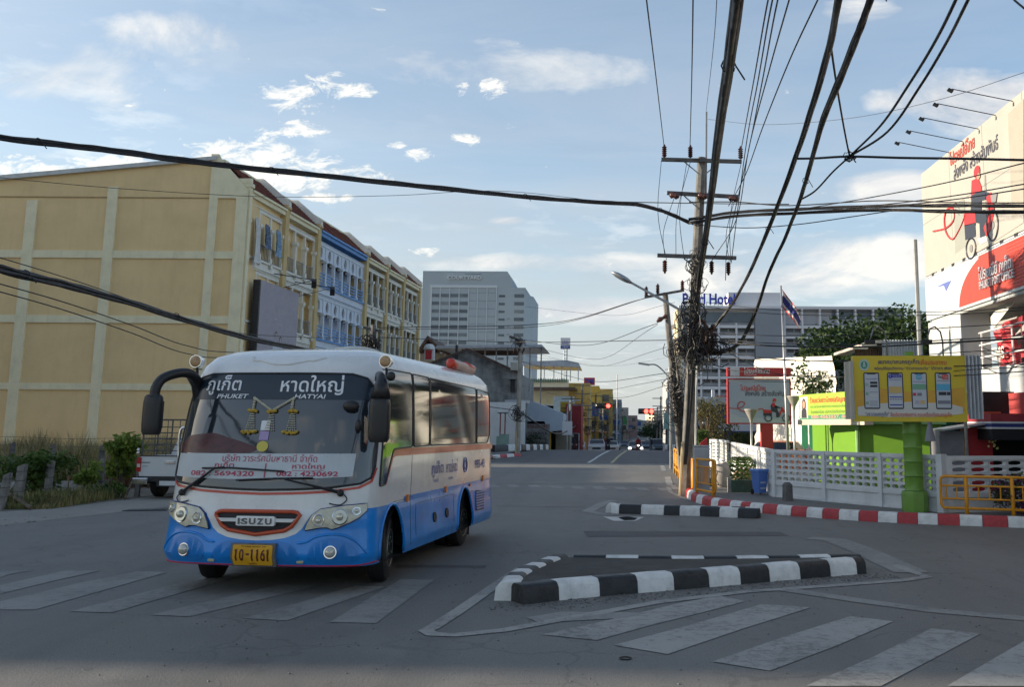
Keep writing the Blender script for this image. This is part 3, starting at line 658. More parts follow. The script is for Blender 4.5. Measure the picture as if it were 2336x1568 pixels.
def shell():
    zs = sorted(set([.34,.355,.415,.485,.56,.64,.715,.785,.86,.93,.98]+[.32,.38,.45,.52,.6,.68,.75,.82,.9,.96,1.0,1.06,1.14,1.22,1.3,1.4,1.5,1.6,1.68,1.75,1.9,2.05,2.2,2.35,2.5,2.6,2.68,2.75,2.8,2.84,2.88,2.92,2.95,2.97,3.0,3.02,3.03,3.05,3.065,3.07,3.078,3.08]))
    aa = [i*.09 for i in range(0,16)]+[1.44+i*.035 for i in range(0,36)]+[2.7+i*.2 for i in range(12)]+[5.05+i*.035 for i in range(0,34)]+[6.3+i*.12 for i in range(10)]+[AEND-.9,AEND-.6,AEND-.3,AEND]
    aa = sorted(a for a in aa if a <= AEND+1e-6); aa = [-a for a in aa[::-1] if a > 1e-6]+aa
    white = B(); 
    vs = [S(a,z) for z in zs for a in aa]; n = len(aa); fw = []; fb = []
    for j in range(len(zs)-1):
        for i in range(n):
            i2 = (i+1)%n; am = (aa[i]+aa[i2])/2 if i2 else AEND; zm = (zs[j]+zs[j+1])/2
            if inarch(am,zm): continue
            f = (j*n+i,j*n+i2,(j+1)*n+i2,(j+1)*n+i)
            # lower body blue; the white nose dips round the grille
            aab = abs(am)
            zb = 1.0+.012*min(aab,5) if aab > 1.28 else 1.03-.0*aab
            if aab <= 1.28: zb = 1.0
            (fb if zm < zb else fw).append(f)
    b = B(); b.v = [tuple(v) for v in vs]; b.f = fw+fb; b.f.append(tuple(range(n)))
    o = b.ob('body_shell', [BUSWHITE,BUSBLUE,DARK], bus, smooth=50, recalc=False)
    for k,pn in enumerate(o.data.polygons): pn.material_index = 0 if k < len(fw) else 1 if k < len(fw)+len(fb) else 2
    return o
shell()
def patch(name, poly, m, off=.008, parent=bus, step=.08, thick=0., zstep=None, smooth=True, label=None):
    """a piece laid on the body: outline in (girth a, height z), follows the curved shell"""
    bm = bmesh.new(); bm.faces.new([bm.verts.new((a,z,0)) for a,z in poly]); bmesh.ops.triangulate(bm, faces=bm.faces)
    a0 = min(p[0] for p in poly); a1 = max(p[0] for p in poly); z0 = min(p[1] for p in poly); z1 = max(p[1] for p in poly)
    k = math.ceil(a0/step)
    while k*step < a1:
        if abs(k*step) < 1.9 or k%4 == 0: bmesh.ops.bisect_plane(bm, geom=bm.verts[:]+bm.edges[:]+bm.faces[:], plane_co=(k*step,0,0), plane_no=(1,0,0))
        k += 1
    for zz in [l[0] for l in LV]+[1.1,1.5,1.9,2.05,2.4,2.5]:
        if z0 < zz < z1: bmesh.ops.bisect_plane(bm, geom=bm.verts[:]+bm.edges[:]+bm.faces[:], plane_co=(0,zz,0), plane_no=(0,1,0))
    if thick:
        g = bmesh.ops.extrude_face_region(bm, geom=bm.faces[:])
        tops = set(v for v in g['geom'] if isinstance(v, bmesh.types.BMVert))
    else: tops = set(bm.verts)
    for v in bm.verts: v.co = S(v.co.x, v.co.y, off+(thick if (thick and v in tops) else 0) if not (thick and v not in tops) else -.01)
    if thick: bmesh.ops.recalc_face_normals(bm, faces=bm.faces)
    me = bpy.data.meshes.new(name); bm.to_mesh(me); bm.free(); me.materials.append(m)
    if smooth: me.polygons.foreach_set('use_smooth',[True]*len(me.polygons)); me.set_sharp_from_angle(angle=math.radians(35))
    o = bpy.data.objects.new(name, me); COL.objects.link(o); o.parent = parent
    if label: o['label'] = label
    return o
def rimline(name, pts, w, m, off=.012, parent=bus, closed=True, r=None):
    P = pts+[pts[0]] if closed else pts; Q = []
    for a,b in zip(P,P[1:]):
        k = max(1,int(math.hypot(b[0]-a[0],b[1]-a[1])/.06))
        for i in range(k): Q.append(S(a[0]+(b[0]-a[0])*i/k, a[1]+(b[1]-a[1])*i/k, off))
    Q.append(S(P[-1][0],P[-1][1],off)); return B().tube(Q, w/2, 6).ob(name, m, parent, smooth=True)
def mir(P): return [(-a,z) for a,z in P[::-1]]
def rnd(P, r=.06, k=4):
    o = []; n = len(P)
    for i in range(n):
        p = Vector(P[i]); a = Vector(P[i-1]); b = Vector(P[(i+1)%n]); ra = min(r,(a-p).length/2.2); rb = min(r,(b-p).length/2.2)
        s = p+(a-p).normalized()*ra; e = p+(b-p).normalized()*rb
        for j in range(k+1): t = j/k; q = s*(1-t)**2+p*2*t*(1-t)+e*t*t; o.append((q.x,q.y))
    return o
# windscreen
wsR = [(0,2.645),(.6,2.645),(1.0,2.64),(1.2,2.59),(1.33,2.45),(1.37,2.2),(1.39,1.8),(1.38,1.5),(1.33,1.36),(1.2,1.295),(.8,1.245),(.4,1.225),(0,1.215)]
ws = wsR+mir(wsR)[1:-1]
wso = patch('windscreen', ws, GLASSB, .006)
rimline('windscreen_seal', ws, .03, RUB, .006)
TINT = mat('tint_strip', (.018,.03,.045), .22, var=0)
patch('tint_strip', [(-1.24,2.315),(1.3,2.315),(1.3,2.5),(1.2,2.585),(1.0,2.63),(-1.0,2.63),(-1.16,2.585),(-1.24,2.5)], TINT, .010, wso)
BOARD = mat('card_white', (.52,.56,.58), .5, var=.05); LETW = mat('letter_white', (.72,.74,.76), .5, var=0); LETR = mat('letter_red', (.42,.04,.09), .5, var=0)
LETB = mat('letter_blue', (.10,.12,.36), .5, var=0); LETK = mat('letter_black', (.02,.022,.028), .5, var=0)
patch('name_board', [(-1.27,1.36),(-.6,1.34),(.2,1.335),(1.1,1.38),(1.12,1.655),(-1.27,1.64)], BOARD, .012, wso)
patch('red_dashboard', rnd([(-1.28,1.65),(-.2,1.65),(-.1,1.72),(-.3,1.78),(-.75,1.9),(-1.15,1.86),(-1.28,1.75)],.08), mat('dash_red',(.08,.02,.025),.3,var=.3,scale=12), .010, wso)
def btext(s, a0, z0, w, h, m, par, off=.016, bold=0., name='lettering', shear=0.):
    vs,fs,x0,x1,y0,y1 = textmesh(s, bold); q = [S(a0+(x-x0)/(x1-x0)*w+(y-y0)/(y1-y0)*h*shear, z0+(y-y0)/(y1-y0)*h, off) for x,y,z in vs]
    return B().add(q, fs).ob(name, m, par, recalc=False)
btext('ภูเก็ต', -1.03, 2.37, .53, .25, LETW, wso, bold=.012); btext('PHUKET', -.82, 2.325, .44, .055, LETW, wso, bold=.018, shear=.25)
btext('หาดใหญ่', .06, 2.37, .84, .25, LETW, wso, bold=.012); btext('HATYAI', .27, 2.325, .40, .055, LETW, wso, bold=.018, shear=.25)
btext('บริษัท วาระรัศมีมหาธานี จำกัด', -.56, 1.55, 1.22, .09, LETR, wso, bold=0)
btext('ภูเก็ต', -.66, 1.455, .27, .09, LETR, wso, bold=.01); btext('หาดใหญ', .36, 1.455, .40, .085, LETR, wso, bold=.01)
btext('082 : 5694320', -.98, 1.375, .86, .06, LETR, wso, bold=.02); btext('082 : 4230692', .17, 1.38, .76, .06, LETR, wso, bold=.02)
patch('divider_line', [(.015,1.36),(.03,1.36),(.03,1.53),(.015,1.53)], LETR, .016, wso)
patch('underline', [(.36,1.445),(.76,1.447),(.76,1.452),(.36,1.45)], LETR, .016, wso)
patch('sticker', rnd([(-.12,1.93),(.0,1.93),(.0,2.05),(-.12,2.05)],.01), LETW, .014, wso); patch('sticker', rnd([(-.12,1.81),(.0,1.81),(.0,1.92),(-.12,1.92)],.01), mat('sticker_violet',(.38,.28,.5),.4,var=0), .014, wso)
patch('sticker', [(-.06+.075*math.cos(i*PI/8),1.735+.065*math.sin(i*PI/8)) for i in range(16)], mat('sticker_yellow',(.6,.5,.08),.4,var=0), .014, wso)
GARW = mat('garland_cream', (.52,.48,.36), .7, var=.2, scale=30); GARY = mat('marigold', (.5,.32,.04), .8, var=.3, scale=30)
def gar(pts, r, m=GARW): 
    b = B(); n = int(path_len([Vector((p[0],p[1],0)) for p in pts])/.028); P = [Vector((p[0],p[1])) for p in pts]
    for i in range(n+1):
        t = i/n*(len(P)-1); k = min(int(t),len(P)-2); q = P[k].lerp(P[k+1],t-k); b.sph(S(q.x,q.y,.02), r, r, r*.8, 6, 4)
    return b
g_ = bpy.data.objects.new('flower_garland', None); COL.objects.link(g_); g_.parent = bus
b = gar([(-.27,2.33),(0,2.17),(.27,2.33)], .022)
for a in (-.26,.26):
    b.v += []; bb_ = gar([(a,2.31),(a,2.18)], .022); b.add(bb_.v, bb_.f)
for a,zt in ((-.26,2.16),(0,2.15),(.28,2.16)):
    for k in (-2,-1,0,1,2):
        bb_ = gar([(a+k*.008,zt),(a+k*.028,1.93)], .011); b.add(bb_.v, bb_.f)
b.ob('garland_strand', GARW, g_, smooth=True)
b = B()
for a,z in ((-.26,2.17),(0,2.16),(.28,2.17)):
    for k in range(6): b.sph(S(a-.05+k*.02,z+random.uniform(-.01,.01),.03), .022, n=6, m=4)
for a,z in ((-.26,1.905),(.28,1.905)):
    for k in range(9): b.sph(S(a-.09+k*.022,z+random.uniform(-.012,.012),.03), .022, n=6, m=4)
b.ob('marigold_cluster', GARY, g_, smooth=True)
# red line under the windscreen and window line along the sides
rl = [(0,1.185),(.4,1.195),(.8,1.215),(1.18,1.262),(1.33,1.33),(1.40,1.48)]
patch('red_line', rl+[(1.43,1.48),(1.36,1.31),(1.2,1.235),(.8,1.185),(.4,1.165),(0,1.155)]+[(-a,z) for a,z in [(.4,1.165),(.8,1.185),(1.2,1.235),(1.36,1.31),(1.43,1.48)]]+[(-a,z) for a,z in [(1.40,1.48),(1.33,1.33),(1.18,1.262),(.8,1.215),(.4,1.195)]], BUSRED, .006)
for s in (1,-1):
    ms = (lambda P: P) if s > 0 else (lambda P: [(-a,z) for a,z in P])
    patch('red_stripe', ms([(1.70,1.25),(1.76,1.26),(1.95,1.58),(2.04,1.605),(7.45,1.585),(7.45,1.68),(2.0,1.70),(1.86,1.66),(1.80,1.60)]), BUSRED, .007)
    # side glass: cab window, and the three passenger panes
    cabw = patch('cab_window', ms(rnd([(1.50,1.25),(1.70,1.26),(1.88,1.60),(1.95,1.70),(2.74,1.715),(2.74,2.73),(1.62,2.73),(1.52,2.60)],.05)), GLASSB, .009)
    rimline('window_rubber', ms(rnd([(1.50,1.25),(1.70,1.26),(1.88,1.60),(1.95,1.70),(2.74,1.715),(2.74,2.73),(1.62,2.73),(1.52,2.60)],.05)), .022, RUB, .008, cabw)
    for P in ([(2.80,1.715),(3.54,1.72),(3.66,2.715),(2.80,2.725)],[(3.60,1.72),(6.24,1.705),(6.42,2.66),(3.72,2.71)],[(6.30,1.705),(7.05,1.705),(7.25,1.85),(7.36,2.45),(7.32,2.62),(6.50,2.655)]):
        P = rnd(P,.05); w_ = patch('side_window', ms(P), GLASSB, .009); rimline('window_rubber', ms(P), .022, RUB, .008, w_)
    patch('pillar_strip', ms([(3.56,1.72),(3.59,1.72),(3.71,2.71),(3.68,2.71)]), RUB, .014)
    rimline('panel_seam', ms([(2.77,1.60),(2.77,.40)]), .008, DARK, .0, closed=False)
    rimline('panel_seam', ms([(2.1,1.02),(2.9,1.03)]), .006, DARK, .0, closed=False)
    for a0,a1,z0,z1 in ((3.0,4.9,.50,.93),(5.95,6.1,.5,.9)): rimline('locker_seam', ms([(a0,z0),(a0,z1),(a1,z1),(a1,z0)]), .006, DARK, .0, closed=False)
    # engine vent
    v_ = patch('side_vent', ms([(6.22,.55),(6.80,.54),(6.86,.86),(6.26,.90)]), DARK, .006)
    for k in range(7):
        z = .575+k*.045; patch('louvre', ms([(6.24,z),(6.82,z-.005),(6.82,z+.02),(6.24,z+.024)]), BUSBLUE, .012, v_, thick=.012)
    for a,z in ((3.87,.666),(4.5,.673)): patch('filler_cap', ms([(a+.075*math.cos(i*PI/6),z+.075*math.sin(i*PI/6)) for i in range(12)]), DARK, .006, thick=.01)
    AMB = mat('amber_lens', (.75,.22,.03), .3, var=.1)
    for a,z in ((2.62,1.03),(4.46,1.03),(6.76,1.08)): patch('side_marker', ms(rnd([(a-.035,z-.05),(a+.035,z-.05),(a+.035,z+.05),(a-.035,z+.05)],.02)), AMB, .006, thick=.02)
    patch('side_reflector', ms([(5.86,.99),(5.96,.99),(5.96,1.03),(5.86,1.03)]), BUSRED, .006, thick=.012)
for s_,a0,w in (('ภูเก็ต',3.7,.62),('หาดใหญ่',4.48,.62)): btext(s_, a0, 1.24, w, .24, LETB, bus, .008, .01)
btext('PHUKET', 3.82, 1.17, .26, .04, LETB, bus, .008, .01); btext('HATYAI', 4.6, 1.17, .26, .04, LETB, bus, .008, .01)
btext('993-43', 6.2, 1.27, .68, .15, LETB, bus, .008, .015)
rimline('crest_ring', [(5.58+.12*math.cos(i*PI/8),1.36+.12*math.sin(i*PI/8)) for i in range(16)], .014, LETB, .006)
rimline('crest_ring', [(5.58+.06*math.cos(i*PI/5),1.36+.08*math.sin(i*PI/5)) for i in range(10)], .012, LETB, .006)
# headlights
LENS = mat('headlight_lens', (.52,.49,.36), .12, var=.2, scale=14, spec=.8, coat=.8); LAMPR = mat('reflector', (.62,.60,.50), .18, .5, var=.1, scale=20)
BLUED = mat('trim_dark_blue', (.012,.035,.16), .35, var=0)
hl = [(.60,.755),(.63,.84),(.68,.925),(.77,.99),(1.0,1.03),(1.30,1.055),(1.30,.97),(1.22,.90),(1.10,.84),(.97,.785),(.91,.77),(.86,.79),(.78,.79)]
for s in (1,-1):
    P = hl if s > 0 else [(-a,z) for a,z in hl]
    h_ = patch('headlight', P, LENS, .016, thick=.02); rimline('headlight_rim', P, .028, BLUED, .016, h_)
    for a,z,r in ((1.0,.905,.085),(.76,.87,.06),(1.18,.965,.045)):
        c = S(a*s,z,.042); b = B(); n = (S(a*s,z,.2)-S(a*s,z,0)).normalized(); b.tube([c+n*.004,c-n*.002],[r,r],16); o = b.ob('lamp_bowl', LAMPR, h_)
        B().tube([c+(S(a*s+r*math.cos(k*PI/8),z+r*math.sin(k*PI/8),.04)-S(a*s,z,.04)) for k in range(17)], .007, 5).ob('lamp_ring', CHROME, h_)
        B().sph(c+n*.004, r*.55, n=10, m=6).ob('lamp_bulb', LAMPR, h_, smooth=True)
# grille
gr = [(-.53,.925),(-.49,.955),(-.44,.962),(.44,.962),(.49,.955),(.53,.925),(.44,.80),(.35,.745),(0,.695),(-.35,.745),(-.44,.80)]
gri = patch('grille_recess', gr, mat('grille_black',(.006,.006,.01),.6,var=0), .006); rimline('grille_surround', gr, .05, mat('grille_orange_red',(.5,.075,.025),.35,var=.1), .014, gri)
patch('grille_bar', [(-.50,.885),(.50,.885),(.47,.875),(.44,.845),(-.44,.845),(-.47,.875)], BUSWHITE, .02, gri, thick=.015)
bd = patch('badge', rnd([(-.24,.80),(.24,.80),(.24,.905),(-.24,.905)],.02), BUSWHITE, .04, gri, thick=.012)
LETG = mat('badge_letter_steel', (.16,.17,.18), .25, .8, var=0)
for k,(ch,w) in enumerate((('I',.025),('S',.082),('U',.082),('Z',.082),('U',.082))):
    x = [-.215,-.175,-.075,.025,.125][k]; btext(ch, x, .817, w, .07, LETG, bd, .058, .035)
ap = [(0,.625),(.2,.635),(.36,.66),(.48,.705),(.555,.765),(.60,.84),(.66,.93),(.77,1.0),(.9,1.02),(.9,1.04)]
patch('nose_apron', ap+mir(ap)[:-1], BUSWHITE, .003)
# number plate
pf = patch('plate_frame', [(-.27,.345),(.27,.345),(.27,.595),(-.27,.595)], DCONC, .03, thick=.015)
PLY = mat('plate_yellow', (.72,.36,.01), .4, var=.06); pl = patch('number_plate', rnd([(-.24,.365),(.24,.365),(.24,.575),(-.24,.575)],.02), PLY, .048, pf, thick=.006)
LETM = mat('plate_maroon', (.09,.006,.01), .5, var=0)
btext('0', -.155, .42, .055, .105, LETM, pl, .058, .02); btext('6', .105, .42, .055, .105, LETM, pl, .058, .02)
patch('hyphen', [(-.075,.462),(-.035,.462),(-.035,.477),(-.075,.477)], LETM, .058, pl)
for a in (-.195,.0,.065,.19): patch('digit_one', [(a-.010,.42),(a+.010,.42),(a+.010,.525),(a-.006,.525),(a-.022,.505),(a-.010,.502)], LETM, .058, pl); btext('THAILAND 24', -.14, .548, .30, .018, LETM, pl, .058); btext('ภูเก็ต', -.05, .37, .1, .032, LETM, pl, .058)
# bumper sculpting: fog lamp scoops, ridges, lower red line
SCO = mat('bus_blue_scoop_shade', (.001,.19,.58), .35, var=.1, coat=.4)  # scoops are flat patches; their recess shade is put into a darker blue
for s in (1,-1):
    Pq = [(.62,.42),(.66,.58),(.80,.66),(.98,.665),(1.12,.60),(1.24,.46),(1.22,.37),(.75,.36)]
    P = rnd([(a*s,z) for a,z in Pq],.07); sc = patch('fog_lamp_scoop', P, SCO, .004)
    ridge = [(.50,.60),(.62,.62),(.72,.675),(.88,.705),(1.05,.69),(1.2,.61),(1.32,.47)]
    q = smooth_pts([S(a*s,z,.0) for a,z in ridge],5); B().tube(q, [.004]+[.016]*(len(q)-2)+[.004], 8).ob('bumper_ridge', BUSBLUE, bus, smooth=True)
    c = S(.90*s,.50,.015); n = (S(.9*s,.5,.2)-S(.9*s,.5,0)).normalized(); fl = B().tube([c-n*.03,c+n*.008],[.082,.076],20).ob('fog_lamp', CHROME, bus, smooth=35)
    B().sph(c+n*.0,.066,.066,.066,14,8).ob('lens', mat('fog_lens',(.6,.58,.5),.1,.3,var=.2,scale=20), fl, smooth=True)
    patch('position_lamp', rnd([(s*.51,.375),(s*.59,.375),(s*.59,.397),(s*.51,.397)] if s > 0 else [(-.59,.375),(-.51,.375),(-.51,.397),(-.59,.397)],.01), mat('amber_pale',(.6,.55,.3),.3,var=0), .006, thick=.012)
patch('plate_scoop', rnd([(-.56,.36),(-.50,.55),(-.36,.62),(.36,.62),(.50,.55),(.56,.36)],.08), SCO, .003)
rimline('bumper_lower_line', [(-1.55,.345),(-1.2,.33),(-.6,.335),(0,.33),(.6,.335),(1.2,.33),(1.55,.36)], .022, mat('bumper_crimson',(.4,.01,.06),.4,var=0), .0, closed=False)
q = smooth_pts([S(a,z,.004) for a,z in ((-.55,2.88),(-.5,2.83),(-.42,2.815),(-.36,2.82),(-.15,2.775),(0,2.765),(.15,2.775),(.36,2.82),(.42,2.815),(.6,2.86))],5)
B().tube(q, [.004]+[.016]*(len(q)-2)+[.004], 6).ob('roof_moulding', BUSWHITE, bus, smooth=True)
# wipers
def wiper(P, blade, hose):
    w = B().tube([S(a,z,o) for a,z,o in P], [.022]*2+[.012]*(len(P)-2), 6).ob('wiper_arm', RUB, bus)
    B().tube([S(a,z,.04) for a,z in blade], .012, 5).ob('wiper_blade', RUB, w); B().sph(S(P[0][0],P[0][1],.03),.045,n=8,m=5).ob('wiper_pivot', RUB, w)
    B().tube(smooth_pts([S(a,z,.02) for a,z in hose],5), .007, 5).ob('washer_hose', RUB, w)
wiper([(-1.06,1.165,.03),(-.96,1.22,.05),(-.62,1.46,.055),(-.5,1.475,.045)], [(-.80,1.46),(-.4,1.47),(.27,1.435)], [(-1.10,1.16),(-1.16,1.10),(-1.1,1.05),(-1.0,1.06),(-.95,1.075)])
wiper([(.98,1.185,.03),(.88,1.215,.05),(.55,1.29,.055),(.3,1.34,.045)], [(-.32,1.325),(.2,1.35),(.64,1.36)], [(1.02,1.17),(1.06,1.11),(1.0,1.05),(.92,1.05),(.86,1.065)])
# mirrors
MB_ = mat('mirror_black_plastic', (.014,.014,.015), .38, var=.1, bump=.2, bscale=60)
ml = bpy.data.objects.new('side_mirror', None); COL.objects.link(ml); ml.parent = bus
# far side (bus right): big arched arm reaching out and forward, head hanging down
root = S(-1.33,2.62,.0); arm = smooth_pts([(-1.17,.62,2.2),(-1.15,.50,2.45),(-1.12,.40,2.57),(-1.14,.24,2.64),(-1.20,.08,2.63),(-1.29,-.06,2.56),(-1.33,-.12,2.45),(-1.34,-.13,2.33)],6)
B().tube([(-1.15,.55,1.95),(-1.14,.52,2.2),(-1.16,.46,2.5),(-1.2,.36,2.64)],[.025,.045,.055,.05],10).ob('mirror_bracket', MB_, ml, smooth=True)
B().tube(arm, [.04]+[.06]*(len(arm)-4)+[.058,.06,.075], 12).ob('mirror_arm', MB_, ml, smooth=True)
def mhead(c, w, d, h, par, taper=False):
    b = B(); rings = []; zs = [(0,.8),(.04,.95),(.12,1),(h*.5,1),(h-.1,.98),(h-.03,.9),(h,.7)]
    for z,k in zs:
        for i in range(14):
            t = 2*PI*i/14; cx = math.copysign(abs(math.cos(t))**.6,math.cos(t)); cy = math.copysign(abs(math.sin(t))**.6,math.sin(t)); rings.append((c[0]+cx*w/2*k,c[1]+cy*d/2*k,c[2]+z))
    fs = [(j*14+i,j*14+(i+1)%14,(j+1)*14+(i+1)%14,(j+1)*14+i) for j in range(len(zs)-1) for i in range(14)]+[tuple(range(14)),tuple(84+i for i in range(14))]
    b.add(rings, fs); o = b.ob('mirror_head', MB_, par, smooth=50)
    B().box(c[0]-w*.4,c[0]+w*.4,c[1]+d/2+.0,c[1]+d/2+.006,c[2]+.08,c[2]+h-.08).ob('mirror_glass', CHROME, o); return o
mhead((-1.345,-.13,1.87), .23,.15,.49, ml)
mr = bpy.data.objects.new('side_mirror', None); COL.objects.link(mr); mr.parent = bus
B().tube([(1.26,.50,2.58),(1.34,.32,2.62),(1.42,.18,2.58),(1.45,.1,2.47),(1.455,.08,2.33)],[.05,.055,.06,.09,.125],12).ob('mirror_arm', MB_, mr, smooth=True)
mhead((1.455,.07,1.80), .255,.16,.54, mr)
B().tube([(1.22,.3,2.31),(1.38,.12,2.33)],.012,6).ob('mirror_stay', MB_, mr); B().sph((1.55,.14,2.6),.06,.03,.06,10,6).ob('spot_mirror', MB_, mr, smooth=True)
im = B().sph(S(1.02,2.22,.07),.11,.04,.07,12,6).ob('convex_mirror', RUB, bus, smooth=True); im = B().sph(S(1.12,1.98,.06),.045,.03,.08,10,6).ob('convex_mirror', RUB, bus, smooth=True)
B().tube(smooth_pts([(-1.36,.9,1.5),(-1.5,.85,1.45),(-1.56,.85,1.6),(-1.56,.85,1.9),(-1.5,.86,1.96),(-1.36,.9,1.95)],4),.018,6).ob('mirror_loop', CHROME, bus, smooth=True)
B().bb((-1.50,.87,1.62),(.13,.04,.32),.02).ob('small_mirror', GALV, bus)
# clearance lamps on the front roof corners
for s in (-1,1):
    c = Vector((1.385,.42,2.80)) if s > 0 else Vector((-1.10,.36,2.80))
    o = B().tube([c+Vector((0,.10,.01)),c+Vector((0,.04,.0)),c+Vector((0,-.05,-.0))],[.03,.075,.082],14).ob('roof_lamp', CHROME, bus, smooth=35)
    B().sph(c+Vector((0,-.05,0)),.074,.03,.074,14,6).ob('lens', mat('amber_old',(.45,.28,.14),.3,var=.3,scale=25), o, smooth=True)
    B().tube([c+Vector((0,0,-.07)),c+Vector((0,.02,-.16))],.016,6).ob('stalk', DARK, o); B().cb(c+Vector((0,.02,-.10)),(.1,.05,.012)).ob('bracket', DARK, o)
# roof vent hump and rear red lamps
B().sph((.1,2.6,3.05),.42,.5,.13,18,8).ob('roof_hatch', mat('hatch_cream',(.55,.52,.42),.4), bus, smooth=True)
rb_ = B().tube([(1.0,4.55,3.02),(1.0,4.62,3.07),(1.0,5.95,3.03),(1.0,6.02,2.98)],[.03,.085,.085,.03],10).ob('roof_light_bar', mat('pale_lamp_pod',(.62,.45,.40),.35,var=.1), bus, smooth=True)
for y0,y1 in ((4.5,4.85),(5.45,6.05)): B().tube([(1.0,y0,3.0),(1.0,y0+.08,3.07),(1.0,y1-.08,3.045),(1.0,y1,2.98)],[.04,.085,.085,.04],10).ob('red_lamp', mat('red_lamp_plastic',(.62,.05,.02),.3,var=.05), rb_, smooth=True)
# wheels
RIM = mat('steel_wheel', (.45,.46,.47), .35, .6, var=.15)
def wheel(x, y, out, steer=0., r=.385, w=.22, bolts=True, m=RIM):
    e = bpy.data.objects.new('wheel', None); COL.objects.link(e); e.parent = bus; e.location = (x,y,r); e.rotation_euler = (0,0,steer)
    prof = [(.52*r,-w/2),(.86*r,-w/2),(.97*r,-w*.40),(r,-w*.25),(r,w*.25),(.97*r,w*.40),(.86*r,w/2),(.52*r,w/2)]
    M = Matrix.Rotation(PI/2,4,'Y'); B().lathe(prof,n=36).xf(M).ob('tyre', BLACK, e, smooth=40)
    o = out; rim = [(.02,o*w*.32),(.12,o*w*.34),(.16,o*w*.12),(.42*r,o*w*.05),(.50*r,o*w*.30),(.56*r,o*w*.48),(.54*r,o*w*.52),(.2,o*w*.5)]
    rr = B().lathe([(.0001,o*w*.42),(.07,o*w*.42),(.09,o*w*.2),(.45*r,o*w*.15),(.52*r,o*w*.44),(.57*r,o*w*.52),(.575*r,o*w*.47)],n=24).xf(M).ob('rim', m, e, smooth=40)
    for k in range(6 if bolts else 0): B().cyl(M@Vector((.13*math.cos(k*PI/3),.13*math.sin(k*PI/3),o*w*.2)), M@Vector((.13*math.cos(k*PI/3),.13*math.sin(k*PI/3),o*w*.55)),.016,n=6).ob('wheel_nut', mat('nut_green',(.12,.2,.12),.5), rr)
    return e
wheel(1.13,1.18,1,.20,r=.42,w=.24); wheel(-1.10,1.12,-1,.20,r=.42,w=.24)
for s in (1,-1): wheel(s*1.12,5.57-.70,s); wheel(s*.88,5.57-.70,s,bolts=False)
for yy in (1.34,4.87):
    for s in (1,-1):
        b = B(); n = 12
        for i in range(n):
            t0 = PI*i/n; t1 = PI*(i+1)/n; R_ = .50
            b.add([(s*1.31,yy+R_*math.cos(t0),.36+1.2*R_*math.sin(t0)),(s*1.31,yy+R_*math.cos(t1),.36+1.2*R_*math.sin(t1)),(s*.8,yy+R_*math.cos(t1),.36+1.2*R_*math.sin(t1)),(s*.8,yy+R_*math.cos(t0),.36+1.2*R_*math.sin(t0))],[(0,1,2,3)])
        b.add([(s*.8,yy-.5,.28),(s*.8,yy+.5,.28),(s*.8,yy+.5,.96),(s*.8,yy-.5,.96)],[(0,1,2,3)])
        b.ob('wheel_arch', DARK, bus, recalc=False)
        rimline('arch_lip', [(s*(2.04 if yy < 2 else 5.57)+.47*math.cos(PI*i/12),.36+.64*math.sin(PI*i/12)) for i in range(13)], .045, BUSBLUE, .0, closed=False)
for s in (1,-1): B().box(s*1.0-.18,s*1.0+.18,5.42,5.44,.12,.55).ob('mudflap', BLACK, bus)
B().box(-.9,.9,.5,6.4,.45,.62).ob('chassis', DARK, bus); B().cyl((-.95,4.87,.40),(.95,4.87,.40),.09).ob('axle', DARK, bus)
B().box(-.6,.6,2.2,3.6,.33,.46).ob('fuel_tank', DARK, bus)
# seats and driver's cab things seen dimly are left behind the dark glass
# ================================================================== the yellow shophouse row on the left
OCH = mat('ochre_render', (.76,.56,.29), .8, var=.06, scale=.5, bump=.2, bscale=8, streak=.10)
CRM = mat('cream_trim', (.78,.71,.49), .75, var=.06, scale=1.5, streak=.15)
CRW = mat('cream_white_trim', (.72,.70,.62), .7, var=.06, scale=2, streak=.15)
OCP = mat('ochre_pilaster', (.58,.43,.20), .75, var=.08, scale=1.2, streak=.12)
TILE = mat('red_roof_tile', (.30,.13,.11), .8, var=.2, scale=3)
BWALL = mat('pale_blue_wall', (.46,.54,.68), .7, var=.05); BTRIM = mat('blue_trim', (.10,.27,.56), .6, var=.08)
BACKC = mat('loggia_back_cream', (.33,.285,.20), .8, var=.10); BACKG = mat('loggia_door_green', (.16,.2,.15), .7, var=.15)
BRN = mat('brown_lattice', (.09,.055,.04), .6, var=.3, scale=8)
F0 = Vector((-21.25,52,0)); FD_ = Vector((.0518,.9987,0)); FANG = math.atan2(.9987,.0518)
EAVE = 15.42
def s_of(px, z=EAVE):
    lo, hi = -2, 60
    for _ in range(40):
        m = (lo+hi)/2; p = F0+FD_*m; v = Vector((p.x,p.y,z-EYE)); q = CX+FPX*(v.dot(RT))/(v.dot(FW))
        if q < px: lo = m
        else: hi = m
    return (lo+hi)/2
cuts = [s_of(p) for p in (564,650,723.6,834.3,880.7,919,954.5)]
FLZ = [4.2,7.95,11.7]; FH = 3.72
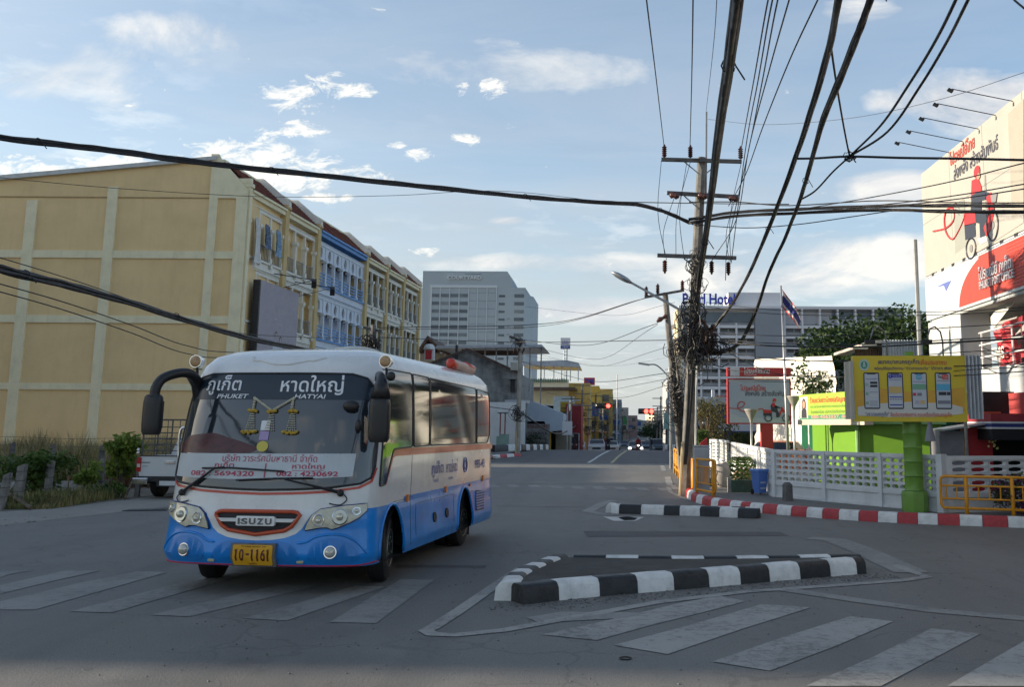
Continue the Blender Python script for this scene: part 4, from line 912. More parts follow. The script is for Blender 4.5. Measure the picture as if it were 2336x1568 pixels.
def unit(label, s0, s1, nb, style, first=False):
    w = s1-s0; p = F0+FD_*s0; t = thing('shophouse', label, 'building', (p.x,p.y,0), FANG, 'shophouses of the yellow row')
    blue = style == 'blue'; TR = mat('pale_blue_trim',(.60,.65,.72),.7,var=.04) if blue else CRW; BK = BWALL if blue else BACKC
    pw = .55
    # shell: floors, back wall of the loggias, side walls, body behind
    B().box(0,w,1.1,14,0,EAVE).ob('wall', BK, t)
    for s_,nm in ((0,'pilaster'),):
        b = B().box(-pw/2 if not first else -.05,pw/2,-.22,1.5,0,EAVE+.2).box(-pw/2-.06 if not first else -.1,pw/2+.06,-.30,1.5,EAVE+.2,EAVE+.42)
        b.box(-.12,.12,-.26,1.5,EAVE+.42,EAVE+.7).ob('pilaster', CRM if first else OCP, t)
    for k,z in enumerate(FLZ):
        fl = B().box(pw/2,w-pw/2,-.04,1.5,z-.55,z-.02).box(pw/2,w-pw/2,-.14,.0,z-.1,z+.03).ob('floor_edge', TR, t)
        if blue: B().box(pw/2,w-pw/2,-.16,-.14,z-.10,z+.04).ob('blue_edge', BTRIM, t)
        top = z+FH-.56
        B().box(pw/2,w-pw/2,0,.28,top-.30,top).box(pw/2+.02,w-pw/2-.02,-.05,.0,top-.08,top-.04).ob('lintel', TR, t)
        cw = (w-pw)/nb
        for i in range(nb+1):
            u = pw/2+cw*i; hw = .10 if 0 < i < nb else .06
            b = B().box(u-hw*.8,u+hw*.8,.003,.15,z,top-.30)
            if blue: b.box(u-.10,u+.10,-.06,.15,z,z+1.75).box(u-.2,u+.2,-.12,.28,z+1.75,z+1.9).box(u-.16,u+.16,-.1,.26,z+.0,z+.25)
            else: b.box(u-.10,u+.10,-.08,.13,z+.35,z+1.95).box(u-.20,u+.20,-.17,.18,z+1.95,z+2.13).box(u-.15,u+.15,-.13,.16,z+1.88,z+1.95).box(u-.14,u+.14,-.14,.15,z-.12,z+.35).box(u-.12,u+.12,-.20,-.1,z-.3,z-.1)
            b.ob('column', TR, t)
        for i in range(nb):
            u0_ = pw/2+cw*i+.1; u1_ = pw/2+cw*(i+1)-.1; um = (u0_+u1_)/2
            # door and lattice transom on the back wall of the loggia
            B().box(u0_-.02,u1_+.02,1.02,1.097,z+2.05,top-.1).ob('transom', BRN, t)
            if random.random() < .8: B().box(u0_+.08,u1_-.08,1.03,1.097,z,z+1.95).ob('door', BACKG if not blue else BWALL, t)
            if blue:
                R_ = (top-.30-(z+1.9))*.36; zc_ = (z+1.9+top-.3)/2; n = 16; pts = [(um+R_*.8*math.cos(2*PI*k_/n),zc_+R_*1.15*math.sin(2*PI*k_/n)) for k_ in range(n)]
                # panel with a round opening
                sq = []
                for k_ in range(n):
                    a = 2*PI*k_/n; c_,s_ = math.cos(a),math.sin(a); m_ = max(abs(c_),abs(s_)); sq.append((um+(u1_-u0_)/2*c_/m_, zc_+(top-.3-z-1.9)/2*s_/m_))
                vs = [(x,.05,zz) for x,zz in sq]+[(x,.05,zz) for x,zz in pts]+[(x,.2,zz) for x,zz in pts]
                fs = [(k_,(k_+1)%n,n+(k_+1)%n,n+k_) for k_ in range(n)]+[(n+k_,n+(k_+1)%n,2*n+(k_+1)%n,2*n+k_) for k_ in range(n)]
                B().add(vs,fs).ob('round_opening_panel', TR, t)
                b = B()
                for q in range(4): b.box(u0_,u1_,-.02,.03,z+.2+q*.22,z+.27+q*.22)
                b.ob('slat_railing', BTRIM, t)
            else:
                b = B().box(u0_,u1_,.0,.04,z+.95,z+1.0).box(u0_,u1_,.0,.04,z+.1,z+.14)
                n = 7
                for q in range(n): x = u0_+(u1_-u0_)*(q+.5)/n; b.box(x-.014,x+.014,.005,.035,z+.1,z+.97)
                b.ob('balcony_railing', STEEL, t)
    # ground floor: shutter and dark shop front
    B().box(pw/2,w-pw/2,.3,.4,.2,3.3).ob('shutter', STEEL, t)
    B().box(pw/2,w-pw/2,-.05,1.5,3.3,3.64).ob('lintel', TR, t)
    # cornice, tiled mansard and sloping party parapet
    B().box(pw/2,w-pw/2,-.18,1.5,EAVE-.28,EAVE-.02).box(pw/2,w-pw/2,-.30,1.5,EAVE-.02,EAVE+.12).ob('cornice', BTRIM if blue else CRM, t)
    b = B(); rows = 11; x0 = pw/2 if not first else .3; x1 = w-pw/2
    for r_ in range(rows):
        y0 = -.22+r_*1.92/rows; z0 = EAVE+.14+r_*1.75/rows; y1 = y0+1.92/rows; z1 = z0+1.75/rows
        nn = 10
        for q in range(nn):
            a = x0+(x1-x0)*q/nn; c = x0+(x1-x0)*(q+1)/nn; hgt = .03*(q%2)
            b.add([(a,y0-.05,z0+hgt+.03),(c,y0-.05,z0+hgt+.03),(c,y1,z1+hgt),(a,y1,z1+hgt),(a,y0,z0),(c,y0,z0)],[(0,1,2,3),(4,5,1,0)])
    b.ob('roof_tiles', TILE, t)
    B().prism([(-.2,EAVE+.05),(1.7,EAVE+1.78),(1.9,EAVE+1.7),(1.9,EAVE+.05)],(x0,0,0),(0,1,0),(0,0,1),(x1-x0,0,0)).ob('roof_deck', TILE, t)
    B().box(x0,x1,1.62,2.1,EAVE+1.8,EAVE+1.98).box(x0,x1,1.8,4.5,EAVE,EAVE+1.5).ob('roof_ridge', CRM, t)
    # parapet between this and the next unit
    B().prism([(-.34,EAVE+.3),(-.34,EAVE+.62),(1.45,EAVE+2.15),(2.1,EAVE+2.15),(2.1,EAVE+1.6),(.4,EAVE)], (w-.16,0,0),(0,1,0),(0,0,1),(.30,0,0)).ob('party_parapet', CRW, t)
    B().prism([(-.3,EAVE+.3),(1.4,EAVE+1.95),(2.1,EAVE+2.22),(2.1,EAVE+1.6),(.4,EAVE)], (w+.16,0,0),(0,1,0),(0,0,1),(.34,0,0)).ob('party_parapet', OCP, t)
    return t
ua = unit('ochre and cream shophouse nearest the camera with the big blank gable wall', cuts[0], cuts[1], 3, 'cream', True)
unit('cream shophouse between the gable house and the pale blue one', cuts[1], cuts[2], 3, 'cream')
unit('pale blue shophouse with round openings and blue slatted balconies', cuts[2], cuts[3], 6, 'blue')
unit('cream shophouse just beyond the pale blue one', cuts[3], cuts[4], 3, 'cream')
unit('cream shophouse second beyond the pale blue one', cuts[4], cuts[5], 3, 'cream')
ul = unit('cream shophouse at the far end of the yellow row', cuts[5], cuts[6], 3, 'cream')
wl_ = cuts[6]-cuts[5]; B().box(wl_-.27,wl_+.3,-.25,1.5,0,EAVE+.4).ob('pilaster', OCP, ul)
# gable wall (world frame, parallel to X)
gw = bpy.data.objects.new('gable_wall', None); COL.objects.link(gw); gw.parent = ua; gw.matrix_parent_inverse = Matrix.Identity(4)
gw.matrix_local = (Matrix.Translation(ua.location)@Matrix.Rotation(FANG,4,'Z')).inverted()
GY = 52.0; XR = F0.x+.10; XL = -46.0
def gx(px, y=600): return at(px,y,GY).x
apx = at(497,366,GY); zl = at(0,412,GY).z; XA = apx.x; ZA = apx.z; XE = gx(0,412)
slope = (ZA-zl)/(XA-XE)
zr = lambda x: ZA-(XA-x)*slope if x < XA else ZA-(x-XA)/(XR-XA)*(ZA-EAVE)
B().prism([(XL,0),(XR,0),(XR,EAVE),(XA,ZA),(XL,zr(XL))],(0,GY,0),(1,0,0),(0,0,1),(0,14,0)).ob('render_wall', OCH, gw)
PR = GY-.12
pil = [(gx(68,600),gx(86,600)),(gx(244,500),gx(263,500)),(gx(478,500),gx(495,500)),(gx(538,500),XR+.02)]
zbnd = [(at(200,890,GY).z,at(200,875,GY).z),(at(200,737,GY).z,at(200,720,GY).z),(at(200,589,GY).z,at(200,572,GY).z)]
ztop = at(200,451,GY).z
xs_p = [(gx(72,430),gx(84,430)),(gx(246,428),gx(266,428))]
for k,(a,b) in enumerate([(gx(50,600),gx(74,600)),(gx(234,600),gx(257,600))]):
    B().box(a,b,PR,GY,0,zr(a)-(1.0 if k else 1.35)).ob('pilaster', CRM, gw)
for a,b in ((XL+1.2,XL+1.7),(gx(-95,600),gx(-75,600))): B().box(a,b,PR,GY,0,zr(a)-1.3).ob('pilaster', CRM, gw)
xa,xb = gx(469,600),gx(488,600); xc,xd = gx(531,600),XR+.03
B().box(xa,xb,PR,GY,0,ztop).ob('pilaster', CRM, gw); B().box(xc,xd,PR,GY,0,ztop).ob('pilaster', CRM, gw)
B().prism([(xa,ztop),(xd,ztop),(xd,EAVE),(XA+.25,ZA+.05),(XA+.1,ZA+.35),(XA-.35,ZA+.35),(xa,ZA-.1)],(0,PR,0),(1,0,0),(0,0,1),(0,.12,0)).ob('gable_head', CRM, gw)
for z0,z1 in zbnd:
    for a,b in ((XL,gx(50,600)),(gx(74,600),gx(234,600)),(gx(257,600),xa),(xb,xc)): B().box(a,b,PR+.025,GY,z0,z1).ob('band', CRM, gw)
B().box(XL,xa,GY-.05,GY,ztop,ztop+.06).ob('shadow_line', mat('ochre_shadow',(.40,.29,.15),.8), gw)  # shadow under the roofline put in as a darker ochre strip
B().prism([(XL,zr(XL)),(XA,ZA),(XA,ZA+.22),(XL,zr(XL)+.30)],(0,GY-.22,0),(1,0,0),(0,0,1),(0,14.5,0)).ob('roof_edge', mat('white_roof_trim',(.5,.52,.52),.5,var=.1), gw)
# big advertising banner over the first unit, its lamps
bn_ = thing('advert_banner', 'mauve grey advertising banner with two portrait figures on the yellow row', 'banner', (0,0,0))
def fpt(s, out, z): p = F0+FD_*s; n = Vector((.9987,-.0518,0)); return Vector((p.x,p.y,z))+n*out
sA, sB_ = s_of(566,9), s_of(655,9)
zt_, zb_ = 10.35, 5.3
LIL = mat('banner_mauve', (.32,.29,.33), .6, var=.03)
a,b = fpt(sA,.7,0),fpt(sB_,.7,0); U = (b-a).normalized(); Ln = (b-a).length; nn = Vector((.9987,-.0518,0))
B().prism([(0,zb_),(Ln,zb_),(Ln,zt_),(0,zt_)],a,U,(0,0,1),-nn*.12).ob('print', LIL, bn_)
B().prism([(-.15,zb_-.5),(0,zb_-.5),(0,zt_),(-.15,zt_)],a,U,(0,0,1),-nn*.4).ob('frame', DARK, bn_)
for u_,hgt in ((Ln*.44,1.0),(Ln*.56,.75)):
    zb2 = zb_+.9; sk = mat('print_skin',(.42,.33,.3),.6,var=0); wh = mat('print_shirt',(.5,.52,.58),.6,var=0); hr = mat('print_hair',(.06,.05,.06),.6,var=0)
    c0 = a+U*u_+nn*.008
    def disc(c,ru,rv,m,nm,l=0): B().poly([c+U*ru*math.cos(k*PI/7)+Vector((0,0,rv*math.sin(k*PI/7)))+nn*l for k in range(14)]).ob(nm, m, bn_)
    disc(c0+Vector((0,0,zb2+hgt+.18)),.17,.22,hr,'printed_hair'); disc(c0+Vector((0,0,zb2+hgt+.13)),.12,.17,sk,'printed_face',.004)
    B().poly([c0+U*x+Vector((0,0,zb2+z)) for x,z in ((-.42,-.7),(.42,-.7),(.38,.45),(.2,.75),(0,.82),(-.2,.75),(-.38,.45))]).ob('printed_shirt', wh, bn_)
text('URBAN', a+U*(Ln*.42)+Vector((0,0,8.6)), U, (0,0,1), .95,.34, mat('print_pale',(.5,.46,.5),.6,var=0), bn_, lift=.01, bold=.02)
text('STUDIO', a+U*(Ln*.38)+Vector((0,0,8.0)), U, (0,0,1), 1.15,.34, mat('print_pale',(.5,.46,.5),.6,var=0), bn_, lift=.01, bold=.02)
for k,(px,py_) in enumerate(((658,648),(702,662))):
    t = thing('banner_lamp', ['black floodlight on an arm above the mauve banner, nearer one','black floodlight on an arm above the mauve banner, farther one'][k], 'floodlight'); s_ = s_of(px,11)-1.6
    h0 = fpt(s_-.8,0,11.25); h1 = fpt(s_+.5,2.1,11.05); t.location = h0
    B().tube([(0,0,0),h1-h0],.03,5).tube([(0,.6,-.9),h1-h0],.02,5).ob('arm', DARK, t); B().cb(h1-h0+Vector((0,0,-.22)),(.3,.5,.45),.3,.5).ob('lamp_head', DARK, t)
# laundry on the top balcony
def cloth(label, s, z, w, h, m, nm='laundry'):
    b = B(); nx = 7; ny = 6; base = fpt(s,.25,z); 
    for j in range(ny+1):
        for i in range(nx+1):
            u = (i/nx-.5)*w*(.7+.5*j/ny); b.v.append(tuple(FD_*u+Vector((.9987,-.0518,0))*(.08*math.sin(i*2.1+j*.6)+.03*j)+Vector((0,0,-h*j/ny+.05*math.sin(i*1.7)))))
    for j in range(ny):
        for i in range(nx): b.f.append((j*(nx+1)+i,j*(nx+1)+i+1,(j+1)*(nx+1)+i+1,(j+1)*(nx+1)+i))
    o = b.ob(nm, m, None, base, smooth=True, recalc=False); tag(o, label, 'laundry', None); return o
cloth('white sheet hanging over the nearest top balcony', cuts[0]+1.0, 14.0, .7, 2.7, mat('sheet_white',(.62,.62,.6),.8))
cloth('dark blue and grey shirts hanging on the nearest top balcony', cuts[0]+2.4, 13.9, .8, 1.5, mat('shirt_blue',(.12,.17,.26),.8,var=.5,scale=6))
cloth('light blue clothes hanging beside the second column', cuts[0]+4.0, 13.9, .8, 1.7, mat('cloth_lightblue',(.2,.32,.45),.8,var=.4,scale=6))
# ================================================================== vegetation helpers
def leafmat(name, rgb, tr=.25):
    m = bpy.data.materials.new(name); m.use_nodes = True; t = m.node_tree; p = t.nodes['Principled BSDF']; g = t.nodes.new('ShaderNodeNewGeometry')
    c = ramp(t, noise(t, g.outputs['Position'], 2.6, 4, .6), [(.3,tuple(v*.55 for v in rgb)),(.5,rgb),(.7,(rgb[0]*1.7,rgb[1]*1.45,rgb[2]*1.2))])
    t.links.new(c, p.inputs['Base Color']); p.inputs['Roughness'].default_value = .6; p.inputs['Specular IOR Level'].default_value = .3
    tl = t.nodes.new('ShaderNodeBsdfTranslucent'); t.links.new(c, tl.inputs[0]); mx = t.nodes.new('ShaderNodeMixShader'); mx.inputs[0].default_value = tr
    t.links.new(p.outputs[0], mx.inputs[1]); t.links.new(tl.outputs[0], mx.inputs[2]); t.links.new(mx.outputs[0], t.nodes['Material Output'].inputs[0]); return m
LG = leafmat('leaf_green', (.075,.13,.028)); LD = leafmat('leaf_dark_green', (.035,.065,.02)); LO = leafmat('leaf_olive', (.11,.105,.04)); LB = leafmat('leaf_bright', (.17,.24,.045), .35)
GRS = leafmat('dry_grass', (.30,.25,.13)); GRG = leafmat('green_grass', (.16,.18,.06)); GRB = leafmat('dead_brown_grass', (.17,.10,.06))
BARK = mat('bark', (.12,.09,.06), .9, var=.3, scale=6, bump=.6, bscale=25)
def leaves(n, fn, size, name, m, parent, droop=.3):
    b = B()
    for _ in range(n):
        c = fn(); s = size*random.uniform(.6,1.3); a = random.uniform(0,2*PI); t = random.uniform(-.9,.9)
        d = Vector((math.cos(a)*math.cos(t),math.sin(a)*math.cos(t),math.sin(t)-droop)).normalized(); w = d.cross(Vector((random.gauss(0,1),random.gauss(0,1),random.gauss(0,1)))).normalized()
        i = len(b.v); b.v += [tuple(c),tuple(c+d*s*.5+w*s*.28),tuple(c+d*s),tuple(c+d*s*.5-w*s*.28)]; b.f.append((i,i+1,i+2,i+3))
    return b.ob(name, m, parent, recalc=False)
def blobs(cs, k=.75):
    def fn():
        c,r = random.choice(cs); v = Vector((random.gauss(0,1),random.gauss(0,1),random.gauss(0,1))).normalized()*r[0]*(k+(1-k)*random.random()) if not isinstance(r,(int,float)) else Vector((random.gauss(0,1),random.gauss(0,1),random.gauss(0,1))).normalized()*r*(random.random()**.33)
        return Vector(c)+v
    return fn
def tree(label, loc, h, r, m, nleaf, lsize, ncl=14, flat=.75, trunk=.14, group=None, hc=None, cat='tree'):
    t = thing('tree', label, cat, loc, 0, group); hc = hc or h*.45; b = B()
    b.tube(smooth_pts([(0,0,-.1),(.05*h*random.uniform(-1,1),.03*h,hc*.5),(0,0,hc)],4), [trunk*1.3]+[trunk]*7+[trunk*.8], 8); cs = []
    for i in range(ncl):
        a = 2*PI*i/ncl*2.4; rr = r*random.uniform(.15,.78); z = hc+(h-hc)*random.uniform(.05,.85); cr = r*random.uniform(.30,.5); c = Vector((rr*math.cos(a),rr*math.sin(a),z)); cs.append((c,cr))
        b.tube([(0,0,hc*random.uniform(.7,1)),c*.55+Vector((0,0,hc*.35)),c], [trunk*.5,trunk*.3,.02], 5)
    b.ob('trunk', BARK, t, smooth=True)
    def fn():
        c,cr = random.choice(cs); v = Vector((random.gauss(0,1),random.gauss(0,1),random.gauss(0,1)*flat)).normalized(); return c+v*cr*(.45+.6*random.random()**.5)
    leaves(nleaf, fn, lsize, 'crown', m, t); return t
# ================================================================== the vacant lot at the left
def blades(n, fn, m, name, label, cat, hgt=(.4,1.0), w=.012):
    b = B()
    for _ in range(n):
        x,y,hs = fn(); h = random.uniform(*hgt)*hs; a = random.uniform(0,2*PI); ln = random.uniform(.1,.55)*h; dx,dy = math.cos(a),math.sin(a); ww = w*random.uniform(.7,1.5)
        px_,py_ = -dy*ww,dx*ww; i = len(b.v)
        b.v += [(x-px_,y-py_,0),(x+px_,y+py_,0),(x+dx*ln*.35-px_*.7,y+dy*ln*.35-py_*.7,h*.6),(x+dx*ln*.35+px_*.7,y+dy*ln*.35+py_*.7,h*.6),(x+dx*ln,y+dy*ln,h*random.uniform(.85,1))]
        b.f += [(i,i+1,i+3,i+2),(i+2,i+3,i+4)]
    o = b.ob(name, m, None, recalc=False, kind='stuff'); tag(o, label, cat); return o
sheet('dirt_lot', [(-14.6,20.6),(-15.5,20.2),(-30,13.2),(-70,-2),(-70,51.9),(-12,51.9),(-12.6,30),(-13.2,23)], EARTH, .012)
def fn_back():
    x = random.uniform(-36,-13.5); y = random.uniform(33,44); return x,y,1.0+.35*math.sin(x*.9)+.2*math.sin(x*2.3+y)
blades(26000, fn_back, GRS, 'tall_dry_grass', 'tall dry grass growing in front of the ochre gable wall', 'grass', (.5,1.35), .016)
blades(14000, fn_back, GRG, 'tall_green_grass', 'green weeds mixed through the dry grass below the gable wall', 'grass', (.5,1.15), .018)
def fn_front():
    t = random.random(); x = -13.2-t*16; y0 = 22.3-t*5.2; y = y0+random.random()**1.3*3.6; return x,y,(.5+.8*abs(math.sin(x*1.7)))*(1 if y-y0 > .5 else .4)
blades(16000, fn_front, GRG, 'verge_grass', 'low green and brown grass along the edge of the road by the concrete posts', 'grass', (.12,.42), .013)
blades(12000, fn_front, GRS, 'verge_dry_grass', 'straw coloured grass along the edge of the road at the left', 'grass', (.10,.38), .012)
blades(2500, lambda: (random.gauss(-15.2,.55),random.gauss(31.5,.8),1), GRB, 'dead_grass_clump', 'reddish brown clump of dead grass behind the posts', 'grass', (.5,1.05), .02)
def shrub(label, x, y, Y, h, r, m, n, ls, stem=True):
    p = Vector((sx(x,Y),Y,0)); t = thing('shrub', label, 'shrub', p); cs = [(Vector((random.gauss(0,r*.35),random.gauss(0,r*.3),h*random.uniform(.3,.92))), r*random.uniform(.3,.5)) for _ in range(12)]
    b = B()
    for c,cr in cs: b.tube([(0,0,0),c*.5+Vector((0,0,h*.15)),c],[.02,.014,.006],4)
    b.ob('stem', BARK, t); leaves(n, lambda: (lambda c: c[0]+Vector((random.gauss(0,1),random.gauss(0,1),random.gauss(0,1)*.8)).normalized()*c[1]*random.random()**.4)(random.choice(cs)), ls, 'foliage', m, t, .5)
shrub('dark green leafy bush between the first two concrete posts', 95, 1100, 24.0, 1.35, .75, LG, 2600, .13)
shrub('small green sapling leaning on the third concrete post', 208, 1100, 26.2, 1.0, .42, LB, 700, .13)
shrub('bright green bush with pointed leaves beside the pickup', 284, 1100, 28.0, 1.65, .62, LB, 2600, .17)
shrub('low dark weed at the foot of the fourth post', 268, 1120, 25.5, .45, .45, LG, 500, .1)
PCONC = mat('post_concrete', (.21,.20,.185), .88, var=.25, scale=5, bump=.5, bscale=18, streak=.4)
def cpost(label, px, pyb, pyt, lean=0., w=.16, Y=None):
    w *= .7
    p = G(px,pyb) if Y is None else Vector((sx(px,Y),Y,0)); h = at(px,pyt,p.y).z; t = thing('concrete_post', label, 'post', p, .12)
    b = B().add([(-w/2,-w/2,-.1),(w/2,-w/2,-.1),(w/2,w/2,-.1),(-w/2,w/2,-.1),(-w/2+lean,-w/2,h*.93),(w/2+lean,-w/2,h),(w/2+lean,w/2,h*.97),(-w/2+lean,w/2,h*.9)],[(3,2,1,0),(4,5,6,7),(0,1,5,4),(1,2,6,5),(2,3,7,6),(3,0,4,7)])
    b.ob('shaft', PCONC if Y is None else DCONC, t)
    for z in (h*.35,h*.6,h*.82): B().tube([(-w/2-.01+lean*z/h,-w/2-.01,z),(w/2+.01+lean*z/h,-w/2-.01,z),(w/2+.01+lean*z/h,w/2+.01,z+.01)],.006,4).ob('wire_tie', DARK, t)
for a in (('broken leaning concrete post at the far left edge',-2,1165,1078,.12,.2),('thick rounded concrete post left of the dark bush',38,1156,1058,.05,.24),('straight square concrete post right of the dark bush',105,1150,1050,.03,.2),
          ('slim concrete post beside the sapling',227,1131,1042,0,.17),('concrete post nearest the white pickup',312,1135,1048,.02,.17)): cpost(*a)
for k,(px,t_) in enumerate(((33,1008),(126,1012),(238,1012),(-60,1008))): cpost(['tall weathered post at the left end of the back wire fence','second tall post of the back wire fence','third tall post of the back wire fence','tall post of the back wire fence beyond the left edge'][k], px, 0, t_, 0, .17, 29.5)
wf = thing('wire_fence', 'rusty thin wire mesh strung between the tall posts of the lot', 'fence'); b = B()
for z in (.55,.95,1.3,1.55): b.tube([(sx(-60,29.5)+i*.9,29.5,z+.03*math.sin(i*1.3)) for i in range(15)],.008,4)
for i in range(24): b.tube([(sx(-60,29.5)+i*.52,29.5,.3),(sx(-60,29.5)+i*.52,29.5,1.55)],.006,3)
b.ob('wires', mat('rusty_wire',(.16,.12,.09),.8), wf)
def slab(label, px, py_, d, rz, m, nm='debris'):
    p = G(px,py_); o = B().add([(-.5*d[0],-.5*d[1],0),(.5*d[0],-.45*d[1],0),(.42*d[0],.5*d[1],0),(-.5*d[0],.4*d[1],0),(-.45*d[0],-.45*d[1],d[2]*.7),(.45*d[0],-.4*d[1],d[2]),(.38*d[0],.42*d[1],d[2]*.9),(-.42*d[0],.34*d[1],d[2]*.6)],[(3,2,1,0),(4,5,6,7),(0,1,5,4),(1,2,6,5),(2,3,7,6),(3,0,4,7)]).ob(nm, m, None, p, rz); tag(o, label, 'rubble')
slab('grey broken concrete slab lying in the grass right of the square post', 185, 1112, (2.3,.8,.26), .1, CONC, 'broken_slab'); slab('pale concrete slab lying by the left edge', -5, 1115, (2.0,1.2,.2), .3, CONC, 'broken_slab')
slab('flat dark plate lying at the road edge', 335, 1165, (1.0,.5,.03), .2, DARK, 'metal_plate')
tag(B().tube([G(318,1122)+Vector((0,0,.1)),G(300,1131)+Vector((0,0,.4)),G(285,1142)+Vector((0,0,.05))],.03,5).ob('dry_branch', BARK), 'pale dry branch lying across the verge', 'branch')
tag(B().tube([G(-20,1150)+Vector((0,0,.5)),G(70,1165)+Vector((0,0,.05))],.05,5).ob('dry_branch', BARK), 'dark fallen branch leaning on the leftmost post', 'branch')
st = B()
for _ in range(420):
    t = random.random(); x = -11.8-t*17; y = 19.0-t*6.6+random.uniform(-.4,1.9); r = random.uniform(.012,.05); st.sph((x,y,r*.3),r,r*.8,r*.5,5,3)
tag(st.ob('loose_stones', CONC, kind='stuff'), 'loose stones scattered along the gravel verge', 'stones')

# ================================================================== white pickup
CARW = mat('car_white', (.60,.61,.60), .3, var=.03, coat=.7)
pk = thing('pickup_truck', 'white pickup seen from behind with a tall rusty cargo cage', 'pickup truck', (sx(397,25.6),25.6,0), -.05)
W_ = .86
pb = B().box(-W_,W_,.02,1.5,.62,1.12).box(-W_,-W_+.06,0,1.5,1.12,1.14); pb.ob('bed', CARW, pk)
B().prism([(-W_+.02,.60),(W_-.02,.60),(W_,.70),(W_,1.09),(W_-.03,1.13),(-W_+.03,1.13),(-W_,1.09),(-W_,.70)],(0,0,0),(1,0,0),(0,0,1),(0,.06,0)).xf(Matrix.Translation((0,-.06,0))).ob('tailgate', CARW, pk)
B().bb((0,-.085,.98),(.28,.03,.08),.01).ob('handle', CHROME, pk); B().box(-W_,W_,-.075,.0,1.13,1.155).ob('gate_top_trim', DARK, pk)
B().box(-W_+.05,-W_+.3,-.066,-.06,.95,.98).box(-W_+.1,-W_+.24,-.066,-.06,.86,.875).ob('gate_badge', STEEL, pk)
for s in (-1,1): 
    tl_ = B().box(s*W_-.055,s*W_+.055,-.09,.04,.72,1.10).ob('tail_light', mat('tail_red',(.4,.015,.015),.2,var=0,coat=.5), pk); B().box(s*W_-.045,s*W_+.045,-.097,-.09,.84,.93).ob('lens', mat('lens_white',(.6,.5,.45),.2,var=0), tl_)
B().box(-W_,W_,-.1,.1,.46,.60).ob('tailgate_sill', DARK, pk); [B().bb((x,-.14,.48),(.42,.22,.16),.02).ob('bumper_end', CHROME, pk) for x in (-.72,.72)]
B().box(-.30,.30,-.13,-.05,.33,.50).ob('plate_mount', DARK, pk); B().box(-.22,.22,-.14,-.132,.36,.48).ob('number_plate', WPAINT, pk)
for x in (-.68,.68):
    for y in (.75,3.6): B().lathe([(.18,-.11),(.33,-.11),(.37,-.07),(.37,.07),(.33,.11),(.18,.11)],n=22).xf(Matrix.Translation((x,y,.37))@Matrix.Rotation(PI/2,4,'Y')).ob('wheel', BLACK, pk, smooth=40)
B().box(-.7,.7,.2,4.6,.38,.6).ob('chassis', DARK, pk)
B().add([(-W_,1.55,.55),(W_,1.55,.55),(W_,4.7,.5),(-W_,4.7,.5),(-W_,1.55,1.12),(W_,1.55,1.12),(W_,4.7,.95),(-W_,4.7,.95),(-.72,1.7,1.65),(.72,1.7,1.65),(.7,3.0,1.66),(-.7,3.0,1.66),(.78,3.7,1.1),(-.78,3.7,1.1)],[(3,2,1,0),(0,1,5,4),(1,2,6,5),(2,3,7,6),(3,0,4,7),(4,5,9,8),(8,9,10,11),(11,10,12,13),(13,12,6,7),(5,12,10,9),(5,6,12),(4,8,11,13),(4,13,7)]).ob('cab', CARW, pk)
RST = mat('cage_rust_grey',(.13,.12,.11),.7,.3,var=.3,scale=9); b = B()
for x in (-.84,.84):
    for y in (0,.75,1.5): b.cyl((x,y,1.12),(x,y,2.15),.022,n=5)
for z in (1.28,1.44,1.60,1.76,1.92,2.12):
    b.tube([(-.84,1.5,z),(-.84,0,z),(.84,0,z),(.84,1.5,z)],.013 if z < 2.1 else .024,5)
for x in (-.5,-.17,.17,.5): b.cyl((x,0,1.14),(x,0,2.12),.012,n=5)
b.ob('cargo_cage', RST, pk)
for z in (1.30,1.22): B().sph((-.98,.05,z),.05,.03,.05,8,5).ob('lamp', CHROME, pk)
# ================================================================== right hand side: municipal sign, booth, post office
YEL = mat('sign_yellow', (.66,.50,.03), .5, var=.05, scale=.8); YELO = mat('sign_amber', (.66,.36,.04), .5, var=.06); SIGNW = mat('sign_white', (.6,.6,.55), .5, var=.03)
GRN = mat('lime_green_paint', (.14,.31,.02), .5, var=.06, scale=2); GRC = mat('leaf_green_paint', (.15,.30,.04), .4, var=.10, scale=3, streak=.15)
T_NAVY = mat('print_navy', (.05,.04,.16), .5, var=0); T_RED = mat('print_red', (.60,.09,.04), .5, var=0); T_BLK = mat('print_black', (.025,.025,.035), .5, var=0)
SY = G(2088,1167,.17).y-.40
def fit(px0,py0,px1,py1,Y0,Y1): a = at(px0,py0,Y0); b = at(px1,py1,Y1); return a,b
ms_ = thing('municipal_sign', 'big yellow municipal notice board with four phone pictures on a green column', 'sign')
a = at(1950,962,SY+.15); b_ = at(2208,960,SY-.15); a.z = at(1950,962,SY+.15).z; U = Vector((b_.x-a.x,b_.y-a.y,0)); SW = U.length; U.normalize(); Z = Vector((0,0,1)); Nn = U.cross(Z)
SH = at(2080,812,SY).z-a.z
B().prism([(0,0),(SW,0),(SW,SH),(0,SH)],a,U,Z,-Nn*.35).ob('board', YEL, ms_)
def sp(u,v,l=.004): return a+U*(u*SW)+Z*(v*SH)+Nn*l
def sq(nm,pts,m,l=.006,par=ms_): return B().poly([sp(u,v,l) for u,v in pts]).ob(nm, m, par, recalc=False)
sq('amber_band', [(.02,.16),(.98,.16),(.98,.52),(.75,.48),(.5,.45),(.25,.50),(.02,.46)], YELO, .003)
sq('white_swoosh', [(.03,.09),(.3,.07),(.7,.075),(.96,.12),(.96,.22),(.85,.27),(.5,.30),(.2,.27),(.03,.22)], SIGNW, .006)
